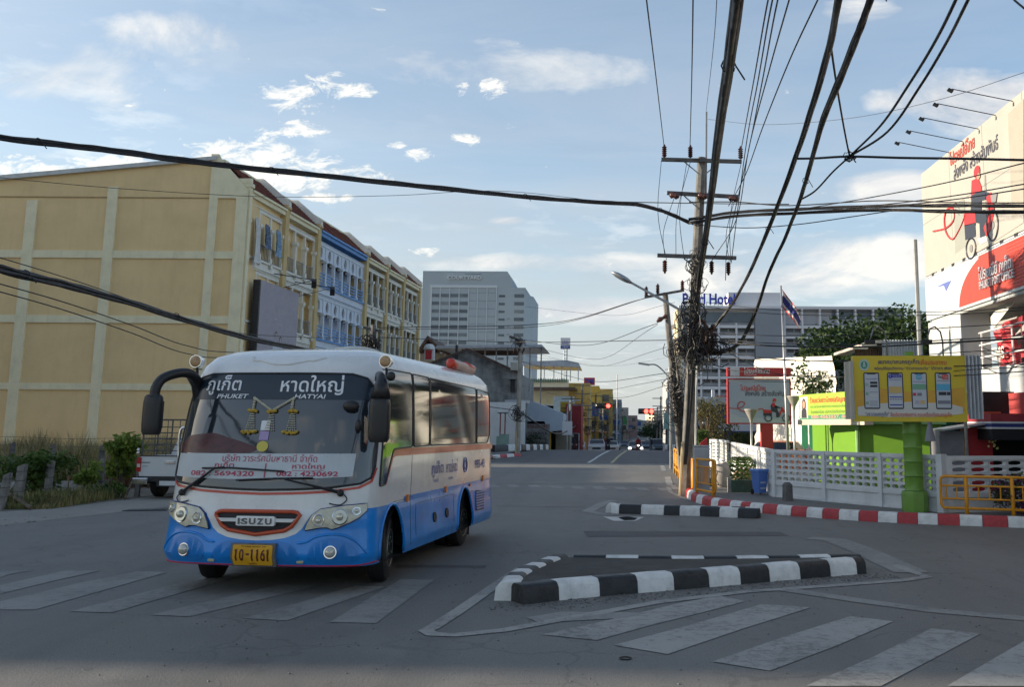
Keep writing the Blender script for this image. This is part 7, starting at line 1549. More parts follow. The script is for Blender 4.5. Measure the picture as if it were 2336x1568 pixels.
t = thing('blue_roofed_hall', 'low hall with a wide dull blue roof closing the street', 'building'); Yh = 430; stdbox(t,1440,1500,Yh,20,996,LMAT[2]); B().prism([(sx(1430,Yh),at(1430,998,Yh).z),(sx(1502,Yh),at(1502,1000,Yh).z),(sx(1496,Yh),at(1496,984,Yh).z),(sx(1452,Yh),at(1452,980,Yh).z)],(0,Yh-3,0),(1,0,0),(0,0,1),(0,26,0)).ob('roof', mat('roof_dull_blue',(.12,.15,.19),.7), t)
for x in range(1444,1498,9): B().box(sx(x,Yh),sx(x+5,Yh),Yh-.2,Yh,at(x,1008,Yh).z,at(x,1002,Yh).z).ob('window', GLASSF, t)
tree('distant palm like tree mass on the right of the far street', (sx(1490,200),200,-2.3), at(1490,965,200).z+2.3, 3.2, LD, 900, .6, 10, .7, .2, hc=3)
tree('distant small street tree near the hall', (sx(1505,170),170,-2), at(1505,975,170).z+2, 2.2, LD, 700, .5, 10, .7, .15, hc=2)
# dtac-like mast sign and red-blue sign
t = thing('mast_sign', 'tall square white and blue company sign on a lattice mast', 'sign'); Ym = 150; B().box(sx(1276,Ym),sx(1298,Ym),Ym,Ym+.8,at(1287,796,Ym).z,at(1287,771,Ym).z).ob('board', HWH, t); B().box(sx(1276,Ym),sx(1298,Ym),Ym-.05,Ym,at(1287,796,Ym).z,at(1287,789,Ym).z).ob('blue_base', SIGN[1], t)
text('bbb', (sx(1280,Ym),Ym-.1,at(1287,785,Ym).z),(1,0,0),(0,0,1), 1.0, .5, PL, t); text('1629', (sx(1281,Ym),Ym-.12,at(1287,794.5,Ym).z),(1,0,0),(0,0,1), .9,.32, HWH, t)
for x in (1283.5,1291): B().cyl((sx(x,Ym),Ym+.4,0),(sx(x,Ym),Ym+.4,at(x,796,Ym).z),.08,n=5).ob('mast_leg', STEEL, t)
for k in range(8): z = at(1287,858-k*8,Ym).z; B().cyl((sx(1283.5,Ym),Ym+.4,z),(sx(1291,Ym),Ym+.4,z),.05,n=4).ob('mast_rung', STEEL, t)
t = thing('roof_sign', 'red rooftop sign with blue corner above the yellow houses', 'sign'); Yr = 132; B().box(sx(1331,Yr),sx(1356,Yr),Yr,Yr+.4,at(1340,879,Yr).z,at(1340,862,Yr).z).ob('board', REDP, t); text('DM', (sx(1334,Yr),Yr-.05,at(1340,876,Yr).z),(1,0,0),(0,0,1), 1.1,.7, PL, t, bold=.03)
t = thing('radio_mast', 'slender pale mast rising from the far yellow blocks', 'mast'); B().cyl((sx(1407,150),150,0),(sx(1407,150),150,at(1407,855,150).z),.09,n=6).ob('shaft', HWH, t)
# low hills far behind
b = B(); n = 60; 
for i in range(n+1):
    x = -700+i*1400/n; h = 9+8*abs(math.sin(i*.37))+4*math.sin(i*1.1+1); b.v += [(x,1250,-3),(x,1250,max(4,h)),(x,1400,-3)]
for i in range(n): k = i*3; b.f += [(k,k+3,k+4,k+1),(k+1,k+4,k+5,k+2)]
b.ob('hills', mat('far_hill',(.16,.2,.2),.9,var=.1,scale=.02), None, kind='structure', recalc=False)
# ================================================================== unseen blocks added left of the frame, shaped to shade the crossing
def offblock(label, x0,x1,y0,y1,h,m):
    t = thing('unseen_shade_block', label, 'building', (0,0,0), 0, 'shophouses across the street outside the picture'); B().box(x0,x1,y0,y1-.05,0,h).ob('wall', m, t)
    for k in range(int(h/3.6)):
        for q in range(int((y1-y0)/3)): B().box(x1,x1+.08,y0+.7+q*3,y0+2.3+q*3,1+k*3.6,2.8+k*3.6).ob('window', GLASSF, t)
        B().box(x1,x1+.6,y0,y1-.05,3.3+k*3.6,3.5+k*3.6).ob('ledge', CRM, t)
offblock('tall cream shophouse out of frame beyond the left edge', -60,-43,10,19,20.5,BACKC)
offblock('tall grey shophouse out of frame beyond the left edge', -60,-43,19,28.6,20.0,LMAT[3])
offblock('low cream shophouse out of frame beside the vacant lot', -60,-43,28.6,36,10.8,BACKC)
offblock('ochre shophouse out of frame beside the vacant lot', -60,-43.5,36,48,10.4,OCP)
# ================================================================== poles, wires, traffic lights
WQ = []
POLE = mat('weathered_pole', (.165,.16,.15), .9, var=.3, scale=2.5, bump=.5, bscale=14, streak=.5); POLE2 = mat('pale_concrete_pole', (.34,.32,.28), .85, var=.2, scale=2, bump=.3, bscale=14, streak=.3)
CAB = mat('black_cable', (.016,.015,.017), .5, var=.3, scale=6); PORC = mat('brown_porcelain', (.07,.025,.02), .3, var=.2); CROSSM = mat('crossarm_grey', (.12,.115,.11), .8, var=.3)
def insulator(p, par, h=.42, up=True):
    s = 1 if up else -1; prof = [(.03,0)]
    for k in range(5): prof += [(.085,(.06+k*.065)*s),(.045,(.09+k*.065)*s)]
    prof += [(.03,.40*s),(.02,h*s)]; B().lathe(prof, p, 9).ob('insulator', PORC, par, smooth=30)
def pole(label, pb, pt, Y, r0_=.17, r1_=.12, m=POLE, zbase=None, cat='utility pole', square=True):
    a_ = at(pb[0],pb[1],Y); b__ = at(pt[0],pt[1],Y); a_.z = gz(Y) if zbase is None else zbase
    t = thing('utility_pole', label, cat, (a_.x,a_.y,a_.z)); d = b__-a_
    B().cyl((0,0,-.1),d,r0_,r1_,8 if square else 12).ob('shaft', m, t, smooth=30 if square else True); t['_d'] = 0; del t['_d']
    return t, a_, d
def arm(t, a_, Y, p, q, w=.11, h=.11):
    A_ = at(p[0],p[1],Y)-a_; B__ = at(q[0],q[1],Y)-a_; A_.y -= .16; B__.y -= .16; d = (B__-A_); c = (A_+B__)/2
    B().cb(c,(d.length,w,h),0,0,-math.atan2(d.z,d.x)).ob('crossarm', CROSSM, t); return A_,B__
def stay(t,p,q,r=.02): B().cyl(p,q,r,n=5).ob('brace', STEEL, t)
PY_ = 28.3
mp, ma, md = pole('main tall leaning concrete pole wrapped in a thick tangle of cables', (1563,1130), (1601,360), PY_, .185, .14)
A1,A2 = arm(mp,ma,PY_,(1508,367),(1690,372)); B1_,B2_ = arm(mp,ma,PY_,(1521,443),(1682,452)); C1,C2 = arm(mp,ma,PY_,(1499,585),(1678,591))
def M_(x,y,Y=PY_,dy=-.16): v = at(x,y,Y)-ma; v.y += dy; return v
stay(mp,M_(1560,372),M_(1596,402)); stay(mp,M_(1640,374),M_(1606,402)); stay(mp,M_(1560,450),M_(1594,480)); stay(mp,M_(1560,592),M_(1590,620))
for x,y in ((1515,362),(1574,363),(1688,366)): insulator(M_(x,y), mp)
for x,y in ((1537,448),(1601,449),(1671,455)):
    c = M_(x,y); B().tube([c+Vector((k*.07-.14,-.05-k*.03,-.02*k)) for k in range(5)],[.05,.12,.07,.12,.06],8).ob('strain_insulator', PORC, mp, smooth=True)
for x,y in ((1516,596),(1622,598),(1660,600)): insulator(M_(x,y), mp, up=False)
B().cyl(M_(1611,440,dy=.1),M_(1612,252,dy=.1),.035,n=6).ob('lightning_rod', STEEL, mp); B().cyl(M_(1583,1120,dy=-.25),M_(1590,735,dy=-.25),.03,n=6).ob('white_conduit', WPAINT, mp)
B().tube([M_(1550,1130,dy=-.3),M_(1556,1010,dy=-.3)],.05,6).ob('cable_guard', mat('guard_yellow',(.45,.38,.22),.7), mp)
def loop_tangle(t, fn, n, m, name, r=(.008,.02), size=(.15,.6)):
    b = B()
    for _ in range(n):
        c = fn(); s = random.uniform(*size); ax = random.uniform(0,PI); sq_ = random.uniform(.3,1.1); k0 = random.uniform(0,6); sp_ = random.uniform(3,6.3); pts = []
        for i in range(9): a = k0+sp_*i/8; pts.append(c+Vector((math.cos(a)*s*math.cos(ax),math.cos(a)*s*math.sin(ax)*.6,math.sin(a)*s*sq_-(.1*i/8)))+Vector((random.gauss(0,.02),random.gauss(0,.02),random.gauss(0,.02))))
        b.tube(pts, random.uniform(*r), 3, cap=False)
    return b.ob(name, m, t, recalc=False, kind='stuff')
def along(p,q,sp): 
    def f(): t = random.random(); v = p.lerp(q,t); return v+Vector((random.gauss(0,sp),random.gauss(-.1,sp*.6),random.gauss(0,.1)))
    return f
loop_tangle(mp, along(M_(1577,700),M_(1573,800),.13), 60, CAB, 'cable_coils'); loop_tangle(mp, along(M_(1560,790),M_(1625,795),.15), 75, CAB, 'cable_coils', size=(.12,.4)); loop_tangle(mp, along(M_(1570,780),M_(1588,830),.18), 100, mat('grey_cable',(.15,.145,.13),.8,var=.4,scale=6), 'grey_cable_coils', size=(.1,.45))
loop_tangle(mp, along(M_(1602,740),M_(1612,800),.14), 60, mat('rag_brown',(.08,.05,.035),.9,var=.4,scale=6), 'dry_vine', (.02,.05), (.05,.2)); loop_tangle(mp, along(M_(1590,580),M_(1577,720),.07), 60, mat('grey_cable',(.15,.145,.13),.8), 'grey_cable_coils', size=(.1,.35))
b = B()
for k in range(9): x = random.uniform(-8,14); b.tube(smooth_pts([M_(1580+x*.6,640,dy=-.3),M_(1575+x,760,dy=-.35),M_(1571+x*.5,900,dy=-.28),M_(1560+x*.3,1060,dy=-.3)],4), random.uniform(.012,.03), 4)
b.ob('riser_cables', CAB, mp)
for x0,y0,x1,y1 in ((1508,370,1520,596),(1566,372,1560,595),(1574,372,1541,588),(1690,372,1665,600),(1674,460,1662,598),(1537,455,1516,590)): 
    B().tube(smooth_pts([M_(x0,y0),M_((x0+x1)/2-14,(y0+y1)/2+10,dy=-.3),M_(x1,y1)],6),.012,4).ob('jumper_wire', CAB, mp)
# street lamp arm on the main pole
la = thing('street_lamp', 'grey street lamp reaching left from the main tangled pole', 'street lamp', ma+M_(1588,742)); q_ = [M_(1588,742),M_(1560,715),M_(1490,675),M_(1436,645)]; q_ = [v-q_[0] for v in q_]
B().tube(smooth_pts(q_,5),[.04]*11+[.035]*5,8).ob('arm', GALV, la, smooth=True); e_ = q_[-1]; d_ = (q_[-1]-q_[-2]).normalized()
B().sph(e_+d_*.28,.38,.14,.09,12,6,Matrix.Rotation(-math.atan2(d_.z,d_.x),3,'Y')).ob('lamp_head', GALV, la, smooth=True)
# second leaning pole
p2, a2_, d2_ = pole('second pole leaning left behind the main pole with short crossarm', (1559,1088), (1517,668), 36, .15, .11, zbase=.1)
arm(p2,a2_,36,(1470,680),(1560,664),.09,.09)
def N_(x,y,Y=36,dy=-.16): v = at(x,y,Y)-a2_; v.y += dy; return v
for x,y in ((1474,678),(1500,672),(1556,664)): insulator(N_(x,y), p2, .3)
B().tube([N_(1498,736),N_(1505,730),N_(1512,727),N_(1520,722)],[.04,.11,.06,.10],7).ob('strain_insulator', PORC, p2)
loop_tangle(p2, along(N_(1535,860),N_(1548,960),.12), 90, CAB, 'cable_coils', size=(.1,.45)); loop_tangle(p2, along(N_(1540,780),N_(1544,900),.08), 50, mat('grey_cable',(.15,.145,.13),.8), 'grey_cable_coils', size=(.1,.4))
b = B(); 
for k in range(7): x = random.uniform(-6,8); b.tube(smooth_pts([N_(1531+x,780),N_(1545+x,900,dy=-.3),N_(1552+x*.6,1040)],4), random.uniform(.015,.035), 4)
b.ob('riser_cables', CAB, p2)
B().tube(smooth_pts([N_(1550,960),N_(1566,900),N_(1575,830)],4),.09,6).ob('hanging_cable_bundle', CAB, p2)
lp = thing('street_lamp', 'smaller street lamp reaching left from the second leaning pole', 'street lamp', at(1530,865,46)); q_ = [Vector((0,0,0)),at(1500,835,46)-at(1530,865,46),at(1478,832,46)-at(1530,865,46)]
B().tube(smooth_pts(q_,5),.035,6).ob('arm', STEEL, lp, smooth=True); B().cb(q_[-1]+Vector((-.2,0,.02)),(.55,.2,.09),0,0,.15).ob('lamp_head', GALV, lp); B().cyl((0,0,0),(0,0,-5.2),.07,n=8).ob('post', STEEL, lp)
# left roadside pole
p3, a3, d3 = pole('tall pale concrete pole at the left end of the bridge', (1180,1043), (1188,772), 62, .18, .13, m=POLE2)
def L_(x,y,Y=62,dy=-.2): v = at(x,y,Y)-a3; v.y += dy; return v
B().tube([L_(1163,768),L_(1198,782)],.09,5).ob('crossarm', CROSSM, p3); loop_tangle(p3, along(L_(1170,775),L_(1196,785),.12), 26, CAB, 'cable_coils', size=(.1,.35)); loop_tangle(p3, along(L_(1178,935),L_(1190,952),.15), 30, CAB, 'cable_coils', size=(.1,.5))
for x in (1172,1181,1192): B().tube([L_(x,808),L_(x+4,796)],[.04,.09],6).ob('fuse_cutout', PORC, p3); B().tube(smooth_pts([L_(x,808),L_(x-4,790),L_(x+6,778)],4),.012,3).ob('jumper_wire', CAB, p3)
B().cyl(L_(1177,1035),L_(1178,985),.06,n=6).ob('yellow_guard', mat('guard_yellow',(.45,.38,.22),.7), p3)
p4_, a4, d4 = pole('dark pole top rising just behind the bus roof', (846,1060), (852,742), 44, .16, .13, m=DCONC)
loop_tangle(p4_, along(at(846,770,44)-a4,at(852,800,44)-a4,.14), 70, CAB, 'cable_coils', size=(.1,.4)); B().cb(at(850,752,44)-a4,(.9,.12,.12),0,0,.2).ob('crossarm', CROSSM, p4_)
far = [(1301,1020,905,100),(1326,1020,875,112),(1341,1020,930,104),(1357,1020,900,125),(1374,1020,925,140),(1386,1020,905,160),(1406,1015,910,180),(1419,1015,950,210),(1430,1015,960,240),(1498,1020,930,150),(1506,1020,905,120),(1520,1020,925,100),(1487,1018,955,190)]
for k,(x,yb,yt,Y) in enumerate(far):
    t = thing('utility_pole', ['slim grey pole by the rental shop','grey pole with double arms over the red front','short dark pole beside the first traffic light','pole in front of the mustard block','pole in front of the yellow block','pole at the blue grey terrace','pole halfway down the far street on the left','thin pole far down on the left','thinnest pole far down on the left','slim pole far down on the right','taller pole on the right before the narrow tower','pole with crossarms on the right at the bridge end','farthest slim pole on the right'][k], 'utility pole', (sx(x,Y),Y,gz(Y)), 0, 'poles along the far street')
    h = at(x,yt,Y).z-gz(Y); B().cyl((0,0,0),(.1,0,h),.14,.11,n=6).ob('shaft', POLE if k%2 else POLE2, t)
    for q,dz in enumerate((.2,1.2)): B().box(-1.0,1.0,-.15,-.03,h-dz-.1,h-dz).ob('crossarm', CROSSM, t)
    loop_tangle(t, along(Vector((0,-.1,h*.45)),Vector((0,-.1,h*.6)),.2), 14, CAB, 'cable_coils', (.015,.03), (.2,.6))
t = thing('curved_lamp_post', 'thin grey lamp post with hooked top in front of the rental shop', 'street lamp', (sx(1294,84),84,gz(84))); h = at(1294,915,84).z-gz(84); B().tube([(0,0,0),(0,0,h-.8),(.12,0,h-.25),(.5,0,h),(1.1,0,h+.05)],.07,6).ob('post', GALV, t); B().box(-.45,.45,-.1,-.04,1.4,2.6).ob('sign_plate', HWH, t)
# wires from pole to pole down the far street, and drops to the shops
for k in range(14):
    xa,Ya = random.choice([(1301,100),(1326,112),(1341,104),(1357,125)]); xb,Yb_ = random.choice([(1374,140),(1386,160),(1406,180),(1419,210)]); y0 = 905+k*6; y1 = 930+k*4
    cable('thin wire number %s down the far left row of poles' % ['one','two','three','four','five','six','seven','eight','nine','ten','eleven','twelve','thirteen','fourteen'][k], [(xa,y0,Ya),((xa+xb)/2,(y0+y1)/2+9,(Ya+Yb_)/2),(xb,y1,Yb_)], .02+.01*(k%3)) if k < 0 else WQ.append(((xa,y0,Ya),((xa+xb)/2,(y0+y1)/2+9,(Ya+Yb_)/2),(xb,y1,Yb_),.018+.012*(k%3)))
# traffic lights
EMR = mat('signal_lens_red', (.8,.02,.02), .3, var=0, emit=((1,.03,.02),5)); LOFF = mat('signal_lens_off', (.02,.03,.02), .3, var=0)
def tlight(label, x0, y0, x1, Y, n):
    p = at(x0,y0,Y); q = at(x1,y0+2,Y); t = thing('traffic_light', label, 'traffic light', (p.x,p.y,gz(Y))); dz = p.z-gz(Y); s = 1 if x1 > x0 else -1
    B().cyl((0,0,0),(0,0,dz+.5),.12,n=8).ob('post', STEEL, t); B().cyl((0,0,dz),(q.x-p.x,0,dz-.05),.06,n=6).ob('mast_arm', STEEL, t)
    c = Vector((q.x-p.x,0,dz-.05)); B().bb(c+Vector((0,0,0)),(1.5,.3,.52),.05).ob('housing', DARK, t)
    for k in range(3):
        lit = (k == 2) if s > 0 else (k >= 1); B().sph(c+Vector((-.5+.5*k,-.17,0)),.20,.05,.20,12,6).ob('lens', EMR if lit else LOFF, t)
tlight('red traffic light on a long arm over the left lane', 1302, 925, 1376, 92, 1); tlight('red traffic light on an arm reaching from the right', 1530, 938, 1474, 88, 2)
t = thing('road_sign_board', 'small green road sign beyond the leaning pole', 'sign', (sx(1524,74),74,gz(74))); B().cyl((0,0,0),(0,0,3.4),.05,n=6).ob('post', STEEL, t); B().box(-.35,.45,-.08,-.03,1.7,3.0).ob('plate', mat('sign_teal',(.2,.34,.32),.5), t)

# ------------------------------------------------------------------ overhead cables
def cable(label, pts, r, strands=1, group=None, ties=0, cat='cable', m=CAB, k=8):
    Q0 = [at(x,y,Y) for x,y,Y in pts]
    def on(a,b): d = a-b; d.z = max(-.02,min(.10,d.z/max(d.length,.1)))*d.length; return [a+d.normalized()*9, a+d.normalized()*22]
    if pts[-1][0] >= 2500: Q0 += on(Q0[-1],Q0[-2])
    if pts[0][1] <= -120 or pts[0][0] <= -100: Q0 = on(Q0[0],Q0[1])[::-1]+Q0
    P = smooth_pts(Q0, k)
    if strands == 1: o = B().tube(P, r, 6).ob('overhead_cable', m, smooth=True); tag(o, label, cat, group); return o
    t = thing('cable_bundle', label, cat, P[0], 0, group); b = B(); o0 = P[0]
    for s in range(strands):
        a = 2*PI*s/strands; rr = r*(.62 if s else 0); tw = random.uniform(-1,1); Q = []
        for i,p in enumerate(P):
            an = a+tw*math.sin(i*.11)*1.2; q = p-o0+Vector((math.cos(an)*rr*.75,math.cos(an)*rr*.65,math.sin(an)*rr)); q.z -= abs(math.sin(i*.45+s*1.7))*r*.35; Q.append(q)
        b = B().tube(Q, r*random.uniform(.32,.5), 5).ob('strand', m, t, smooth=True)
    for i in range(ties):
        p = P[int((i+.6)/(ties+.2)*len(P))%len(P)]-o0; B().tube([p+Vector((r*1.1*math.cos(a),0,r*1.1*math.sin(a))) for a in [j*PI/4 for j in range(9)]]+[p+Vector((r*2.5,.05,-r*2))], r*.14, 4).ob('tie', m, t)
    return t
cable('thickest black cable bundle hanging from the top of the picture down to the main pole', [(1720,-330,7.5),(1700,-120,9.2),(1682,0,10.6),(1662,150,13),(1640,300,16.5),(1625,430,20.5),(1610,540,24.5),(1598,620,27.6),(1588,700,28.1)], .098, 10, ties=3)
cable('second black bundle from the top edge, passing right of the thickest one', [(1960,-250,8),(1912,-2,10.2),(1890,110,12.5),(1850,250,15.5),(1812,365,19),(1765,490,23),(1715,610,28),(1672,690,33),(1630,745,34)], .062, 7, ties=2)
cable('third black bundle from the top edge, rightmost of the three thick ones', [(2060,-220,8),(1985,-2,10.2),(1958,72,11.2),(1915,180,13),(1878,270,15),(1850,370,17.5),(1825,455,20),(1790,545,23.5),(1755,620,26),(1728,700,27.5),(1708,745,28.2),(1688,780,28.3),(1655,800,28.3),(1590,808,28.3)], .062, 7, ties=3)
cable('long thick black bundle crossing the sky from the left edge to the main pole', [(-160,283,15),(0,312,16),(240,340,17.5),(480,372,19),(760,402,21),(1040,432,23.2),(1280,455,25.5),(1450,466,27),(1520,484,27.8),(1572,507,28.2)], .062, 7, ties=5)
cable('lower left black bundle sloping behind the bus roof', [(-160,560,13.5),(0,612,15),(150,648,17),(300,690,19.5),(460,740,23),(600,778,27),(760,806,33),(846,800,43.6)], .072, 7, ties=4)
for k,(dy,lb) in enumerate(((26,'thin black wire just under the lower left bundle'),(44,'second thin wire under the lower left bundle, sagging lower'))):
    cable(lb, [(-160,580+dy,13.5),(0,622+dy,15),(150,665+dy,17),(300,716+dy,19.5),(430,764+dy,22),(560,790+dy*.6,26),(846,812,43.6)], .012)
cable('thin wire above the lower left bundle', [(-100,560,16),(0,588,17),(200,650,20),(400,720,25),(560,762,30),(846,775,43.6)], .010); cable('hair thin wire crossing the ochre gable wall', [(-100,390,20),(0,405,21),(300,432,23),(620,449,25),(900,446,27),(1150,436,28),(1450,470,28)], .008)
W3 = [('leftmost thin high voltage wire running up from the top crossarm',[(1440,-300,10),(1475,0,13),(1497,180,19),(1515,335,28.1)]),('thin high voltage wire running straight up from the middle insulator',[(1583,-300,10),(1581,0,13),(1578,180,19),(1574,337,28.1)]),('fine grey wire from the lightning rod up to the top edge',[(1640,-200,11),(1635,0,13.5),(1626,120,18),(1611,252,28.3)]),
('thin wire right of the thickest bundle, first of the fan',[(1800,-200,9),(1752,0,12),(1722,170,17),(1690,345,26),(1688,362,28.1)]),('thin wire right of the thickest bundle, second of the fan',[(1815,-200,9),(1762,0,12),(1730,180,17),(1700,345,23),(1668,600,28.2)]),('thin wire right of the thickest bundle, third of the fan',[(1828,-200,9),(1774,0,12),(1738,190,17),(1704,360,23),(1660,560,28),(1655,640,28.3)]),
('wire of the fan that crosses down to the lower crossarm',[(1860,-200,9),(1800,0,12),(1752,170,16.5),(1708,340,22),(1680,500,27),(1622,598,28.2)]),('outermost thin wire of the fan at the top right',[(1960,-200,9),(1865,0,12),(1800,140,15),(1740,290,20),(1700,400,25),(1662,470,28.2)]),
('thin wire hugging the left side of the thickest bundle',[(1690,-200,9),(1668,0,11),(1640,250,16),(1620,440,22),(1600,600,28.2)])]
for lb,p in W3: cable(lb, p, .0125 if 'grey' not in lb else .007)
cable('left one of two black cables curving from the top right corner to the knot', [(2290,-250,8.5),(2180,0,10.5),(2130,100,12),(2075,190,13.5),(2010,285,15.5),(1938,357,17.5)], .022); cable('right one of two black cables curving from the top right corner to the knot', [(2330,-250,8.5),(2208,0,10.5),(2160,95,12),(2100,195,13.5),(2025,300,15.5),(1938,357,17.5)], .022)
cable('cable running from the knot down to the third thick bundle', [(1938,357,17.5),(1900,392,18),(1860,435,19),(1826,456,20)], .020); cable('vertical slack cable from the second bundle down to the knot', [(1892,80,12.2),(1908,190,14),(1925,290,16),(1938,357,17.5)], .018)
cable('nearly level cable from the knot to the right edge', [(1812,362,18.9),(1860,361,18.2),(1938,357,17.5),(2060,360,17),(2200,362,16.6),(2336,365,16),(2600,370,15)], .024)
kn = thing('cable_knot', 'black knot of tied cables right of the thick bundles', 'cable', at(1938,357,17.5)); loop_tangle(kn, lambda: Vector((random.gauss(0,.05),random.gauss(0,.04),random.gauss(0,.02))), 9, CAB, 'coil', (.01,.016), (.04,.10))
for k,(y0,y1,r_,lb) in enumerate(((470,468,.045,'thick black level bundle running right from the main pole past the billboard'),(478,482,.045,'second thick level bundle just under the first one at the right'),(461,462,.016,'thin level cable above the two thick bundles at the right'))):
    cable(lb, [(1572,y0+(30 if k < 2 else 0),28),(1680,y0+14*(k < 2),27.4),(1800,y0+8,26.5),(2000,y1-4 if k else y1+2,25),(2180,y1,23),(2336,y1+1,21),(2600,y1,19)], r_, 5 if k < 2 else 1, ties=1)
for lb,p in (('thin cable rising to the right edge across the courier billboard',[(1812,480,26.3),(2000,448,24),(2180,412,21),(2336,372,18.5),(2600,310,16)]),('second thin cable rising to the right edge',[(1900,478,25.5),(2060,462,23.5),(2200,443,21),(2336,420,18.5),(2600,380,16)]),('third thin cable rising to the right edge',[(1900,480,25.5),(2060,468,23.5),(2200,452,21),(2336,431,18.5),(2600,395,16)]),
 ('lower cable sweeping from the main pole to the right bundle',[(1578,512,28.2),(1700,520,27),(1820,512,26.3),(1940,495,25.3),(2040,480,24.6)]),('level thin cable left of the main pole joining the crossarm',[(1200,452,26),(1400,460,27.5),(1600,464,28.2),(1800,466,26.5)]),
 ('hair thin wire crossing the cloud to the right edge',[(1615,272,28),(1750,284,26),(1950,268,23),(2150,225,20),(2336,165,17),(2600,80,15)]),('short black wire end at the extreme top right corner',[(2290,-25,12),(2336,18,11.5),(2499,140,11)])): cable(lb, p, .014 if 'hair' not in lb else .006)
# street-crossing wires in the middle distance
mid = [((862,748,44),(1250,738,46),(1474,680,36),.022,'upper twisted cable from the pole behind the bus to the leaning pole'),((862,752,44),(1240,744,46),(1500,672,36),.016,'second twisted cable from the pole behind the bus to the leaning pole'),((862,770,44),(1180,781,50),(1548,776,36),.022,'level black cable crossing in front of the tower hotel'),((1188,775,62),(1340,788,50),(1500,738,36),.018,'cable from the left concrete pole up to the strain insulator'),
((1188,785,62),(1360,820,60),(1500,741,36),.014,'lower cable from the left concrete pole to the strain insulator'),((1190,800,62),(1360,836,70),(1530,790,36),.012,'thin cable from the left pole to the second leaning pole'),((1190,825,62),(1350,870,60),(1535,850,36),.018,'sagging cable under the street lamp'),((1185,940,62),(1270,990,75),(1320,968,100),.07,'thick sagging bundle in front of the rental shop'),
((1190,880,62),(1300,905,80),(1540,862,36),.012,'thin low cable left of the second leaning pole'),((1540,875,36),(1400,908,60),(1330,890,110),.012,'thin cable toward the far red sign'),((1200,812,62),(1400,835,80),(1600,800,60),.010,'hair thin wire low over the street'),((1200,700,62),(1400,720,60),(1540,690,36),.010,'thin wire behind the first street lamp'),
((955,905,60),(1090,925,60),(1186,938,62),.03,'cable along the stained concrete house'),((1376,1000,160),(1440,985,150),(1520,940,100),.02,'thin wire across the far street')]
for a_,b__,c_,r_,lb in mid: cable(lb, [a_,b__,c_], r_*.8, k=14)
rt = [(690,705,15,.009),(700,712,16,.009),(760,742,20,.010),(772,770,20,.012),(795,830,22,.012),(815,800,21,.009),(838,852,20,.010),(868,842,22,.008),(778,776,23,.022)]
nm_ = ['topmost','second','third','fourth','fifth','sixth','seventh','eighth','thicker lowest']
for k,(y0,y1,Y,r_) in enumerate(rt): cable('%s of the thin wires running right from the tangle before the hotel' % nm_[k], [(1612,y0,28.2),(1760,(y0*2+y1)/3+12,26.5),(1960,(y0+y1)/2+15,24),(2160,y1+6,21),(2336,y1-4,19),(2600,y1-20,17)], r_)
for k,(y0,y1) in enumerate(((905,880),(955,935),(930,975),(1010,960))): cable('thin dark wire %s in front of the post office stairs' % ['first','second','third','fourth'][k], [(2236,y0*.4+430,21),(2290,y0*.45+400,20),(2336,y1*.45+400,19),(2600,y1*.4+420,17)], .009)
cable('thin black wire drooping behind the courier billboard', [(1640,795,28.3),(1760,850,33),(1880,862,31),(2050,850,27),(2250,835,22),(2500,820,18)], .014)

for k,(a_,b__,c_,r_) in enumerate(WQ): cable('thin dark wire strung between the far left street poles', [a_,b__,c_], r_, group='wires along the far street')
